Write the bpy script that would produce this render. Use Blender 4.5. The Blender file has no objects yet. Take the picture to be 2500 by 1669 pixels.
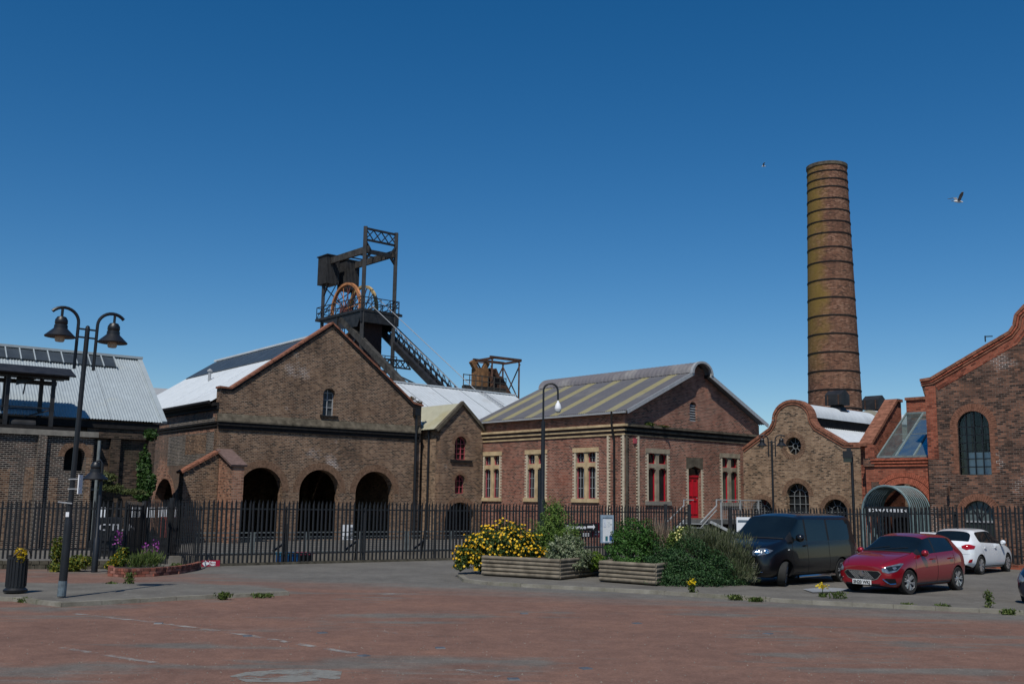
import bpy, bmesh, math, random
import numpy as np
from mathutils import Vector, Matrix
from mathutils.bvhtree import BVHTree
from mathutils.geometry import tessellate_polygon, delaunay_2d_cdt
random.seed(7); RNG = np.random.default_rng(7)
SC = bpy.context.scene; COL = SC.collection
rad = math.radians

# ---------------------------------------------------------------- camera, sky, sun, exposure
PITCH, ROLL, EYE = rad(8.83), rad(0.80), 2.2
fwd = np.array([0, math.cos(PITCH), math.sin(PITCH)])
_u0 = np.array([0, -math.sin(PITCH), math.cos(PITCH)]); _r0 = np.array([1., 0, 0])
rt = math.cos(ROLL)*_r0 + math.sin(ROLL)*_u0
up = -math.sin(ROLL)*_r0 + math.cos(ROLL)*_u0
cam = bpy.data.cameras.new('camera'); cam.lens = 36; cam.sensor_width = 36
cam.clip_start = .1; cam.clip_end = 3000
camo = bpy.data.objects.new('camera', cam); COL.objects.link(camo)
camo.matrix_world = Matrix([[rt[0], up[0], -fwd[0], 0], [rt[1], up[1], -fwd[1], 0], [rt[2], up[2], -fwd[2], EYE], [0, 0, 0, 1]])
SC.camera = camo

SUN_AZ, SUN_EL = rad(14), rad(54)          # heading the light travels towards, and the sun's height
SUN_STRENGTH, SKY_STRENGTH, EXPOSURE = 3.9, .085, 0.0
w = bpy.data.worlds.new('World'); SC.world = w; w.use_nodes = True
nt = w.node_tree; bg = nt.nodes['Background']
sky = nt.nodes.new('ShaderNodeTexSky'); sky.sky_type = 'NISHITA'; sky.sun_disc = False
sky.sun_elevation = SUN_EL; sky.sun_rotation = SUN_AZ + math.pi
sky.altitude = 200; sky.air_density = 0.92; sky.dust_density = 0.0; sky.ozone_density = 2.7
hs = nt.nodes.new('ShaderNodeHueSaturation'); hs.inputs['Saturation'].default_value = 1.38
nt.links.new(sky.outputs[0], hs.inputs['Color']); nt.links.new(hs.outputs[0], bg.inputs[0])
bg.inputs[1].default_value = SKY_STRENGTH
sl = bpy.data.lights.new('sun', 'SUN'); sl.energy = SUN_STRENGTH; sl.angle = rad(.53); sl.color = (1, .95, .87)
so = bpy.data.objects.new('sun', sl); COL.objects.link(so)
so.rotation_mode = 'QUATERNION'
so.rotation_quaternion = Vector((math.sin(SUN_AZ)*math.cos(SUN_EL), math.cos(SUN_AZ)*math.cos(SUN_EL), -math.sin(SUN_EL))).to_track_quat('-Z', 'Y')
SC.view_settings.view_transform = 'Standard'; SC.view_settings.look = 'None'
SC.view_settings.exposure = EXPOSURE; SC.view_settings.gamma = 1; SC.view_settings.use_curve_mapping = False
SC.render.engine = 'CYCLES'
SC.cycles.use_denoising = True; SC.cycles.max_bounces = 6; SC.cycles.transparent_max_bounces = 12
SC.render.filter_size = 1.5

# ---------------------------------------------------------------- surveying helpers (pixel of the 2500 px photograph -> metres)
CAMP = np.array([0, 0, EYE])
def ray(x, y): return fwd + (x-1250)/2500*rt + (834.5-y)/2500*up
def gp(x, y, z=0.0):
    d = ray(x, y); return CAMP + d*(z-EYE)/d[2]
def atd(x, y, Y):
    d = ray(x, y); return CAMP + d*Y/d[1]
class Frame:
    """a vertical wall plane: u along the wall, z up, o outwards towards the yard"""
    def __init__(s, p0, yaw):
        s.p0 = np.array([p0[0], p0[1], 0.]); a = rad(yaw); s.yaw = yaw
        s.u = np.array([math.cos(a), math.sin(a), 0]); s.n = np.array([s.u[1], -s.u[0], 0])
    def at(s, x, y, o=0):
        d = ray(x, y); q = s.p0 + s.n*o; t = ((q-CAMP)@s.n)/(d@s.n); p = CAMP + t*d
        return float((p-s.p0)@s.u), float(p[2])
    def pt(s, u, z, o=0): return s.p0 + s.u*u + s.n*o + np.array([0, 0, z])

# ---------------------------------------------------------------- objects
def tag(o, label=None, cat=None, group=None, kind=None):
    if label: o['label'] = label
    if cat: o['category'] = cat
    if group: o['group'] = group
    if kind: o['kind'] = kind
    return o
def thing(name, label, cat, loc=(0, 0, 0), rotz=0, group=None):
    o = bpy.data.objects.new(name, None); COL.objects.link(o)
    o.empty_display_size = .3
    o.location = tuple(loc); o.rotation_euler = (0, 0, rotz)
    return tag(o, label, cat, group)
def adopt(o, parent):
    if parent is None: return o
    o.parent = parent
    if parent.type == 'EMPTY' and not parent.get('_local'):
        o.matrix_parent_inverse = (Matrix.Translation(parent.location) @ parent.rotation_euler.to_matrix().to_4x4()).inverted()
    return o
def link(name, me, parent=None):
    o = bpy.data.objects.new(name, me); COL.objects.link(o)
    return adopt(o, parent)
def copy_tree(o, parent=None):
    c = o.copy(); COL.objects.link(c)
    if parent is not None: c.parent = parent
    for ch in list(o.children): copy_tree(ch, c)
    return c

class MB:
    """collects faces, then links them as one mesh object"""
    def __init__(s): s.v = []; s.f = []; s.m = []; s.uv = []
    def add(s, vs, fs, mi=0, uvs=None):
        b = len(s.v); s.v += [tuple(map(float, p)) for p in vs]
        for k, f in enumerate(fs):
            s.f.append([i+b for i in f]); s.m.append(mi)
            s.uv.append(uvs[k] if uvs else None)
        return s
    def hexa(s, c8, mi=0):   # 8 corners: bottom 4 ccw, top 4 ccw
        return s.add(c8, [(3, 2, 1, 0), (4, 5, 6, 7), (0, 1, 5, 4), (1, 2, 6, 5), (2, 3, 7, 6), (3, 0, 4, 7)], mi)
    def box(s, x0, x1, y0, y1, z0, z1, mi=0):
        return s.hexa([(x0, y0, z0), (x1, y0, z0), (x1, y1, z0), (x0, y1, z0), (x0, y0, z1), (x1, y0, z1), (x1, y1, z1), (x0, y1, z1)], mi)
    def fbox(s, F, u0, u1, z0, z1, o0, o1, mi=0):
        """box in a wall frame, o0 < o1 outwards"""
        P = F.pt
        return s.hexa([P(u0, z0, o1), P(u1, z0, o1), P(u1, z0, o0), P(u0, z0, o0), P(u0, z1, o1), P(u1, z1, o1), P(u1, z1, o0), P(u0, z1, o0)], mi)
    def bar(s, p, q, w, h=None, upv=(0, 0, 1), mi=0):
        h = h or w; p = np.array(p, float); q = np.array(q, float); d = q-p; L = np.linalg.norm(d)
        if L < 1e-6: return s
        d /= L; a = np.cross(d, upv)
        if np.linalg.norm(a) < 1e-3: a = np.cross(d, (1, 0, 0))
        a /= np.linalg.norm(a); b = np.cross(a, d)
        c = []
        for e in (p, q):
            for sx, sy in ((-1, -1), (1, -1), (1, 1), (-1, 1)): c.append(e + a*sx*w/2 + b*sy*h/2)
        return s.add(c, [(3, 2, 1, 0), (4, 5, 6, 7), (0, 1, 5, 4), (1, 2, 6, 5), (2, 3, 7, 6), (3, 0, 4, 7)], mi)
    def tube(s, pts, r, n=8, mi=0, cap=True):
        pts = [np.array(p, float) for p in pts]; rr = r if hasattr(r, '__len__') else [r]*len(pts)
        vs = []; prev = None
        for i, p in enumerate(pts):
            t = pts[min(i+1, len(pts)-1)] - pts[max(i-1, 0)]; t /= np.linalg.norm(t)
            if prev is None:
                a = np.cross(t, (0, 0, 1))
                if np.linalg.norm(a) < 1e-3: a = np.cross(t, (1, 0, 0))
            else: a = prev - t*(prev@t)
            a /= np.linalg.norm(a); prev = a; b = np.cross(t, a)
            for k in range(n):
                th = 2*math.pi*k/n; vs.append(p + rr[i]*(a*math.cos(th) + b*math.sin(th)))
        fs = []
        for i in range(len(pts)-1):
            for k in range(n):
                fs.append((i*n+k, i*n+(k+1) % n, (i+1)*n+(k+1) % n, (i+1)*n+k))
        if cap: fs += [tuple(range(n))[::-1], tuple((len(pts)-1)*n+k for k in range(n))]
        return s.add(vs, fs, mi)
    def lathe(s, prof, c=(0, 0, 0), n=24, axis='z', mi=0, cap=True):
        vs = []; c = np.array(c, float)
        for r, h in prof:
            for k in range(n):
                th = 2*math.pi*k/n; x, y = r*math.cos(th), r*math.sin(th)
                vs.append(c + (np.array([x, y, h]) if axis == 'z' else np.array([x, h, y]) if axis == 'y' else np.array([h, x, y])))
        fs = [(i*n+k, i*n+(k+1) % n, (i+1)*n+(k+1) % n, (i+1)*n+k) for i in range(len(prof)-1) for k in range(n)]
        if cap and prof[0][0] > 1e-4: fs.append(tuple(range(n))[::-1])
        if cap and prof[-1][0] > 1e-4: fs.append(tuple((len(prof)-1)*n+k for k in range(n)))
        return s.add(vs, fs, mi)
    def build(s, name, mats, parent=None, kind=None, smooth=False, label=None, fixn=True):
        me = bpy.data.meshes.new(name); me.from_pydata(s.v, [], s.f)
        mats = mats if isinstance(mats, (list, tuple)) else [mats]
        for m in mats: me.materials.append(m)
        if len(mats) > 1: me.polygons.foreach_set('material_index', s.m)
        if any(u is not None for u in s.uv):
            L = me.uv_layers.new(name='UVMap'); i = 0
            for f, u in zip(s.f, s.uv):
                for k in range(len(f)):
                    L.data[i].uv = u[k] if u is not None else (0, 0); i += 1
        elif any('brick' in m.name for m in mats):      # box projection in metres
            L = me.uv_layers.new(name='UVMap')
            for p in me.polygons:
                n = p.normal
                for li in p.loop_indices:
                    c = me.vertices[me.loops[li].vertex_index].co
                    if abs(n.z) > .7: L.data[li].uv = (c.x, c.y)
                    else: h = math.hypot(n.x, n.y); L.data[li].uv = ((c.y*n.x-c.x*n.y)/h, c.z)
        if fixn:
            bm = bmesh.new(); bm.from_mesh(me); bmesh.ops.recalc_face_normals(bm, faces=bm.faces); bm.to_mesh(me); bm.free()
        if smooth: me.polygons.foreach_set('use_smooth', [True]*len(me.polygons)); me.set_sharp_from_angle(angle=rad(40))
        me.update()
        o = link(name, me, parent)
        if kind: o['kind'] = kind
        if label: o['label'] = label
        return o

def wall(F, outer, holes, thick, m, parent, name='wall', o=0.0, label=None):
    """a wall of real thickness with real openings; UVs are metres along the wall"""
    b = MB(); loops = [outer] + holes
    flat = [p for L in loops for p in L]
    tris = tessellate_polygon([[Vector((p[0], p[1], 0)) for p in L] for L in loops])
    for oo in (o, o-thick):
        b.add([F.pt(p[0], p[1], oo) for p in flat], [tuple(t) for t in tris], 0, [[flat[i] for i in t] for t in tris])
    for L in loops:
        s = 0
        for i in range(len(L)):
            p, q = L[i], L[(i+1) % len(L)]; l = math.hypot(q[0]-p[0], q[1]-p[1])
            if abs(q[0]-p[0]) > abs(q[1]-p[1])*1.5: uv = [(p[0], p[1]), (q[0], q[1]), (q[0], q[1]-thick), (p[0], p[1]-thick)]
            else: uv = [(p[0], p[1]), (q[0], q[1]), (q[0]+thick, q[1]), (p[0]+thick, p[1])]
            b.add([F.pt(*p, o), F.pt(*q, o), F.pt(*q, o-thick), F.pt(*p, o-thick)], [(0, 1, 2, 3)], 0, [uv])
    return b.build(name, m, parent, label=label)
def arch(u0, u1, zs, zb, n=12, rise=None):
    """hole: straight sides from zb to zs, then an arc"""
    c = (u0+u1)/2; r = (u1-u0)/2; h = r if rise is None else rise
    return [(u1, zb)] + [(c + r*math.cos(t), zs + h*math.sin(t)) for t in np.linspace(0, math.pi, n+1)] + [(u0, zb)]
def rect(u0, u1, z0, z1): return [(u0, z0), (u1, z0), (u1, z1), (u0, z1)]
def ring(b, F, c, z, r0, r1, a0, a1, n, o0, o1, sq=1.0, gap=.12):
    """separate voussoirs round an arch"""
    for i in range(n):
        t0 = a0 + (a1-a0)*(i+gap/2)/n; t1 = a0 + (a1-a0)*(i+1-gap/2)/n
        j = random.uniform(-.004, .006)
        P = [F.pt(c+r*math.cos(t), z+sq*r*math.sin(t), oo) for oo in (o1+j, o0) for r, t in ((r0, t0), (r1, t0), (r1, t1), (r0, t1))]
        b.hexa(P)
    return b
def sheet(name, a, bb, c, d, m, parent, pitch=.15, amp=.02, samples=4, rows=1, label=None, thick=0):
    """profiled metal sheet: a-b along the eave, d-c along the ridge"""
    a, bb, c, d = [np.array(p, float) for p in (a, bb, c, d)]
    L = np.linalg.norm(bb-a); n = max(1, int(L/pitch*samples)); nrm = np.cross(bb-a, d-a); nrm /= np.linalg.norm(nrm)
    if nrm[2] < 0: nrm = -nrm
    vs = []; uvs = []
    for j in range(rows+1):
        for i in range(n+1):
            s = i/n; t = j/rows; p = (a*(1-s)+bb*s)*(1-t) + (d*(1-s)+c*s)*t
            vs.append(p + nrm*amp*math.sin(2*math.pi*L*s/pitch))
    fs = [(j*(n+1)+i, j*(n+1)+i+1, (j+1)*(n+1)+i+1, (j+1)*(n+1)+i) for j in range(rows) for i in range(n)]
    b = MB().add(vs, fs)
    return b.build(name, m, parent, smooth=True, label=label)
def slab(b, a, bb, c, d, t, mi=0):
    """flat quad with thickness t below it"""
    a, bb, c, d = [np.array(p, float) for p in (a, bb, c, d)]
    n = np.cross(bb-a, d-a); n /= np.linalg.norm(n)
    if n[2] < 0: n = -n
    return b.hexa([a-n*t, bb-n*t, c-n*t, d-n*t, a, bb, c, d], mi)
def text_mesh(body, size, depth=.006, bold=0.0, align='LEFT'):
    cu = bpy.data.curves.new('lettering', 'FONT'); cu.body = body; cu.size = size; cu.extrude = depth; cu.offset = bold; cu.align_x = align
    o = bpy.data.objects.new('lettering', cu); COL.objects.link(o)
    dg = bpy.context.evaluated_depsgraph_get(); me = bpy.data.meshes.new_from_object(o.evaluated_get(dg))
    bpy.data.objects.remove(o); bpy.data.curves.remove(cu); return me
def lettering(body, F, u, z, o, size, m, parent, bold=.0, align='LEFT', wide=1.0, name='lettering'):
    me = text_mesh(body, size, .004, bold, align); me.materials.clear(); me.materials.append(m)
    M = Matrix([[F.u[0]*wide, 0, F.n[0], 0], [F.u[1]*wide, 0, F.n[1], 0], [0, 1, 0, 0], [0, 0, 0, 1]])
    me.transform(M); p = F.pt(u, z, o); me.transform(Matrix.Translation(p)); return link(name, me, parent)

# ---------------------------------------------------------------- materials
class G:
    def __init__(s, name):
        s.m = bpy.data.materials.new(name); s.m.use_nodes = True; s.nt = s.m.node_tree
        s.b = s.nt.nodes['Principled BSDF']; s.out = s.nt.nodes['Material Output']
    def n(s, t, **kw):
        nd = s.nt.nodes.new('ShaderNode'+t)
        for k, v in kw.items(): s.set(nd, k, v)
        return nd
    def set(s, nd, k, v):
        if k in nd.inputs:
            if isinstance(v, bpy.types.NodeSocket): s.nt.links.new(v, nd.inputs[k])
            else:
                if isinstance(v, tuple) and len(v) == 3 and nd.inputs[k].type == 'RGBA': v = v+(1,)
                nd.inputs[k].default_value = v
        else: setattr(nd, k, v)
    def coord(s, k='Object'): return s.n('TexCoord').outputs[k]
    def map(s, v, scale=(1, 1, 1), rot=(0, 0, 0), loc=(0, 0, 0)):
        return s.n('Mapping', Vector=v, Scale=scale, Rotation=rot, Location=loc).outputs[0]
    def noise(s, v, scale, detail=4, rough=.55, dist=0): return s.n('TexNoise', Vector=v, Scale=scale, Detail=detail, Roughness=rough, Distortion=dist).outputs[0]
    def ramp(s, f, stops, interp='LINEAR'):
        nd = s.n('ValToRGB'); s.nt.links.new(f, nd.inputs[0]); e = nd.color_ramp.elements; nd.color_ramp.interpolation = interp
        while len(e) < len(stops): e.new(.5)
        for x, (p, c) in zip(e, stops): x.position = p; x.color = (c, c, c, 1) if not hasattr(c, '__len__') else tuple(c)+(1,)
        return nd.outputs[0]
    def mix(s, f, a, b, mode='MIX'):
        nd = s.nt.nodes.new('ShaderNodeMix'); nd.data_type = 'RGBA'; nd.blend_type = mode; nd.clamp_factor = True
        for i, v in ((0, f), (6, a), (7, b)):
            if isinstance(v, bpy.types.NodeSocket): s.nt.links.new(v, nd.inputs[i])
            else: nd.inputs[i].default_value = v if i == 0 else (tuple(v)+(1,) if hasattr(v, '__len__') else (v, v, v, 1))
        return nd.outputs[2]
    def math(s, op, a, b=0.0, c=None):
        nd = s.n('Math', operation=op)
        for i, v in enumerate((a, b) if c is None else (a, b, c)):
            if isinstance(v, bpy.types.NodeSocket): s.nt.links.new(v, nd.inputs[i])
            else: nd.inputs[i].default_value = v
        return nd.outputs[0]
    def sep(s, v): return s.n('SeparateXYZ', Vector=v).outputs
    def bump(s, h, strength=.4, dist=.01): return s.n('Bump', Height=h, Strength=strength, Distance=dist).outputs[0]
    def end(s, color, rough=.8, metal=0, normal=None, spec=.3, **kw):
        for k, v in {'Base Color': color, 'Roughness': rough, 'Metallic': metal, 'Specular IOR Level': spec, **kw}.items(): s.set(s.b, k, v)
        if normal is not None: s.nt.links.new(normal, s.b.inputs['Normal'])
        return s.m
def plain(name, c, rough=.6, metal=0, var=.25, scale=6, spec=.4, **kw):
    g = G(name); v = g.coord(); f = g.noise(v, scale, 5, .6)
    c1 = tuple(x*(1-var) for x in c); c2 = tuple(min(1, x*(1+var)) for x in c)
    return g.end(g.ramp(f, [(.3, c1), (.7, c2)]), rough, metal, None, spec, **kw)
def brick_mat(name, stops, mortar, row=.08, width=.225, msize=.011, patches=(), streak=.25, worn=None, tint=1.0, bond=.5):
    """per-brick tint from the Brick node drives a ramp; big noises weather the wall"""
    g = G(name); uv = g.coord('UV')
    jit = g.n('TexNoise', Vector=uv, Scale=1.3, Detail=2).outputs[1]
    uvj = g.n('VectorMath', operation='MULTIPLY_ADD'); g.nt.links.new(jit, uvj.inputs[0]); uvj.inputs[1].default_value = (.012, .012, 0); g.nt.links.new(uv, uvj.inputs[2])
    br = g.n('TexBrick', Vector=uvj.outputs[0], Color1=(0., 0., 0., 1), Color2=(1., 1., 1., 1), Mortar=(.5, .5, .5, 1), Scale=1.0)
    br.inputs['Mortar Size'].default_value = msize; br.inputs['Mortar Smooth'].default_value = .2; br.inputs['Bias'].default_value = 0
    br.inputs['Brick Width'].default_value = width; br.inputs['Row Height'].default_value = row; br.offset = bond
    tin = g.math('ADD', g.sep(br.outputs[0])[0], g.math('MULTIPLY', g.math('SUBTRACT', g.noise(uv, .55, 4, .6), .5), .9))
    col = g.ramp(tin, stops)
    mvar = g.noise(uv, .8, 5, .65)
    mcol = g.ramp(mvar, [(.35, tuple(x*.55 for x in mortar)), (.65, mortar)])
    if worn: mcol = g.mix(g.ramp(g.noise(uv, .35, 4, .6), [(worn[1], 0.), (worn[1]+.08, 1.)]), mcol, worn[0])
    col = g.mix(br.outputs[1], col, mcol)
    for c, sc, lo, hi, amt in patches:
        col = g.mix(g.math('MULTIPLY', g.ramp(g.noise(uv, sc, 5, .65), [(lo, 0.), (hi, 1.)]), amt), col, c)
    st = g.noise(g.map(uv, (2.2, .25, 1)), 1.2, 5, .6)
    col = g.mix(1., col, g.ramp(st, [(.3, 1-streak), (.7, 1+streak*.4)]), 'MULTIPLY')
    col = g.mix(1., col, g.ramp(g.noise(uv, 9, 4, .7), [(.2, .82), (.8, 1.12)]), 'MULTIPLY')
    h = g.math('SUBTRACT', 1., br.outputs[1])
    return g.end(col, .9, 0, g.bump(h, .5, .012), .15)
# ---------------------------------------------------------------- palette
M_E = brick_mat('brown_brick', [(0, (.026, .017, .014)), (.3, (.1, .054, .034)), (.65, (.175, .098, .06)), (1, (.27, .165, .1))], (.34, .265, .2), width=.2, msize=.013,
                patches=[((.028, .022, .02), .3, .55, .72, .6), ((.19, .115, .06), .45, .6, .75, .35)], worn=((.6, .54, .5), .6))
M_ES = brick_mat('orange_brick', [(0, (.06, .03, .024)), (.3, (.24, .105, .065)), (.6, (.32, .145, .09)), (1, (.38, .2, .13))], (.4, .31, .24),
                 patches=[((.1, .085, .07), .16, .5, .56, .75), ((.15, .085, .05), .5, .62, .7, .5)])
M_R = brick_mat('red_brick', [(0, (.075, .026, .02)), (.3, (.2, .066, .044)), (.65, (.275, .093, .06)), (1, (.34, .14, .095))], (.4, .32, .25), width=.2, msize=.012,
                patches=[((.12, .07, .05), .3, .52, .72, .5), ((.33, .09, .05), .5, .58, .74, .5)])
M_B = brick_mat('tan_brick', [(0, (.05, .033, .023)), (.22, (.17, .103, .064)), (.6, (.265, .168, .104)), (1, (.36, .24, .155))], (.36, .29, .215), width=.2, msize=.012,
                patches=[((.26, .13, .07), .4, .56, .74, .4)])
M_S = brick_mat('dark_brick', [(0, (.03, .019, .016)), (.35, (.095, .052, .038)), (.7, (.16, .082, .056)), (1, (.27, .13, .082))], (.2, .155, .125),
                patches=[((.23, .095, .055), .35, .6, .72, .5), ((.02, .016, .016), .4, .6, .75, .5)], worn=((.58, .52, .47), .54))
M_K = brick_mat('bright_red_brick', [(0, (.12, .034, .022)), (.4, (.29, .082, .048)), (1, (.38, .125, .075))], (.27, .17, .12), msize=.007,
                patches=[((.1, .06, .045), .5, .56, .75, .5)])
M_L = brick_mat('sooty_brick', [(0, (.012, .01, .011)), (.35, (.032, .024, .022)), (.7, (.062, .04, .033)), (1, (.13, .078, .056))], (.33, .29, .245), msize=.014,
                patches=[((.016, .018, .024), .35, .52, .66, .5), ((.14, .1, .075), .4, .6, .72, .45)])
M_L2 = brick_mat('mossy_brick', [(0, (.018, .014, .012)), (.4, (.055, .038, .03)), (1, (.13, .085, .06))], (.13, .105, .085),
                 patches=[((.035, .033, .016), .4, .5, .7, .6), ((.2, .09, .05), .45, .62, .72, .4)])
M_VOUS = plain('arch_brick', (.17, .105, .07), .9, var=.45, scale=9, spec=.1)
M_VBRN = plain('arch_brown_red_brick', (.2, .095, .062), .9, var=.4, scale=8, spec=.1)
M_VRED = plain('arch_red_brick', (.33, .1, .06), .9, var=.35, scale=8, spec=.1)
M_COPE = plain('red_coping_tile', (.22, .095, .06), .85, var=.45, scale=4, spec=.15)
M_STONE = plain('sandstone', (.45, .34, .2), .9, var=.3, scale=2.2, spec=.1)
M_GSTONE = plain('weathered_stone', (.095, .082, .062), .95, var=.5, scale=3, spec=.1)
M_GABST = plain('gable_stone', (.27, .23, .17), .9, var=.3, scale=2.5, spec=.1)
M_WBRICK = plain('white_brick', (.5, .43, .32), .85, var=.25, scale=6, spec=.1)
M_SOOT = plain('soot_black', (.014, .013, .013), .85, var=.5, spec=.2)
M_BLACK = plain('black_paint', (.008, .009, .011), .45, var=.3, spec=.5)
M_STEEL = plain('black_steel', (.017, .017, .018), .55, var=.6, scale=2.5, spec=.4)
M_RUST = plain('rusty_steel', (.075, .04, .027), .8, var=.6, scale=3, spec=.2)
M_GREYM = plain('grey_metal', (.3, .31, .32), .5, var=.15, spec=.5)
M_RED = plain('red_paint', (.42, .008, .022), .4, var=.12, spec=.5)
M_PINK = plain('faded_red_paint', (.36, .07, .085), .55, var=.2)
M_WHITE = plain('white_paint', (.72, .74, .76), .5, var=.06, spec=.4)
M_CONC = plain('concrete', (.2, .185, .16), .95, var=.3, scale=3, spec=.1)
def glassy(name, c, rough=.06):
    g = G(name); v = g.coord()
    return g.end(g.ramp(g.noise(v, 1.5, 3), [(.3, c), (.7, tuple(x*1.6 for x in c))]), rough, 0, None, .5)
M_PANE = glassy('dark_window_glass', (.008, .01, .011)); M_SKYL = glassy('rooflight_glass', (.03, .037, .042), .45)
def clear_glass(name, tint=(.9, .96, .95), amt=.12, haze=0.0):
    g = G(name); tr = g.n('BsdfTransparent', Color=tint); gl = g.n('BsdfGlossy', Roughness=.03, Color=(.9, .95, .95))
    fr = g.n('Fresnel', IOR=1.5).outputs[0]
    mx = g.n('MixShader'); g.nt.links.new(g.math('ADD', fr, amt), mx.inputs[0]); g.nt.links.new(tr.outputs[0], mx.inputs[1]); g.nt.links.new(gl.outputs[0], mx.inputs[2])
    sh = mx.outputs[0]
    if haze:
        df = g.n('BsdfDiffuse', Color=(.1, .125, .12)); m2 = g.n('MixShader'); f = g.ramp(g.noise(g.coord(), 2.5, 5, .6), [(.3, haze*.5), (.75, haze*1.6)])
        g.nt.links.new(f, m2.inputs[0]); g.nt.links.new(sh, m2.inputs[1]); g.nt.links.new(df.outputs[0], m2.inputs[2]); sh = m2.outputs[0]
    g.nt.links.new(sh, g.out.inputs[0]); return g.m
M_CLEAR = clear_glass('clear_glass', amt=0.0); M_DUSTY = clear_glass('dusty_glass', (.6, .68, .66), 0.0, .42)
def metal_roof(name, base, stain=None, lo=.6, hi=.75, rough=.5, spec=.35, streak=.14, rust=None):
    g = G(name); v = g.coord(); col = g.ramp(g.noise(v, .9, 5, .6), [(.3, tuple(x*.9 for x in base)), (.7, base)])
    if stain: col = g.mix(g.ramp(g.noise(v, .5, 6, .65), [(lo, 0.), (hi, 1.)]), col, stain)
    if rust: col = g.mix(g.ramp(g.noise(g.map(v, (1, 1, .5)), .42, 5, .6), [(rust[1], 0.), (rust[1]+.03, .85)]), col, rust[0])
    col = g.mix(1., col, g.ramp(g.noise(g.map(v, (2, 2, .3)), 2.2, 4), [(.3, 1-streak), (.7, 1.)]), 'MULTIPLY')
    return g.end(col, rough, 0, None, spec)
M_RW = metal_roof('white_roof_sheet', (.62, .66, .68)); M_RL = metal_roof('galvanised_ribbed_sheet', (.36, .41, .43), (.42, .43, .36), .62, .8)
M_RH = metal_roof('worn_white_sheet', (.56, .6, .62), (.4, .4, .38), .58, .75, rust=((.16, .055, .03), .7))
M_RR = metal_roof('dark_grey_corrugated_sheet', (.105, .105, .118), (.16, .155, .15), .55, .75, rough=.6)
M_RY = metal_roof('yellowed_rooflight_sheet', (.25, .225, .12), (.2, .19, .15), .5, .75, rough=.6)
M_RT = metal_roof('lichened_sheet', (.4, .385, .28), (.34, .3, .16), .5, .68)
M_VENT = metal_roof('grey_vent_sheet', (.16, .15, .16), (.27, .26, .25), .5, .7, rough=.7)

def ribbon(F, pts, w, o0, o1, m, parent, name, inner=0.0, kind=None, seg=None):
    """a band that follows an outline in the wall plane (pts run left to right, band lies below them)"""
    P = [np.array(p, float) for p in pts]
    if seg:
        Q = [P[0]]
        for a, c in zip(P[:-1], P[1:]):
            k = max(1, int(np.linalg.norm(c-a)/seg)); Q += [a+(c-a)*(i+1)/k for i in range(k)]
        P = Q
    N = []
    for i in range(len(P)):
        t = P[min(i+1, len(P)-1)]-P[max(i-1, 0)]; t /= np.linalg.norm(t); N.append(np.array([t[1], -t[0]]))
    b = MB(); s = 0
    for i in range(len(P)-1):
        a, c = P[i], P[i+1]; l = np.linalg.norm(c-a); g = .008 if seg else 0
        j = random.uniform(-.008, .012) if seg else 0
        d = (c-a)/l; a2, c2 = a+d*g, c-d*g
        A0, A1, C0, C1 = a2+N[i]*inner, a2+N[i]*(inner+w), c2+N[i+1]*inner, c2+N[i+1]*(inner+w)
        V = [F.pt(*A1, o1+j), F.pt(*C1, o1+j), F.pt(*C1, o0), F.pt(*A1, o0), F.pt(*A0, o1+j), F.pt(*C0, o1+j), F.pt(*C0, o0), F.pt(*A0, o0)]
        uvq = [(s, 0), (s+l, 0), (s+l, w), (s, w)]; s += l
        b.add(V, [(3, 2, 1, 0), (4, 5, 6, 7), (0, 1, 5, 4), (1, 2, 6, 5), (2, 3, 7, 6), (3, 0, 4, 7)], 0, [uvq]*6)
    return b.build(name, m, parent, kind=kind)
def solid(F, u0, u1, z0, z1, o0, o1, m, parent, name, **k): return MB().fbox(F, u0, u1, z0, z1, o0, o1).build(name, m, parent, **k)
def hit(x, y, p, n):
    d = ray(x, y); return CAMP + d*(((np.array(p)-CAMP)@n)/(d@n))

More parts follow.
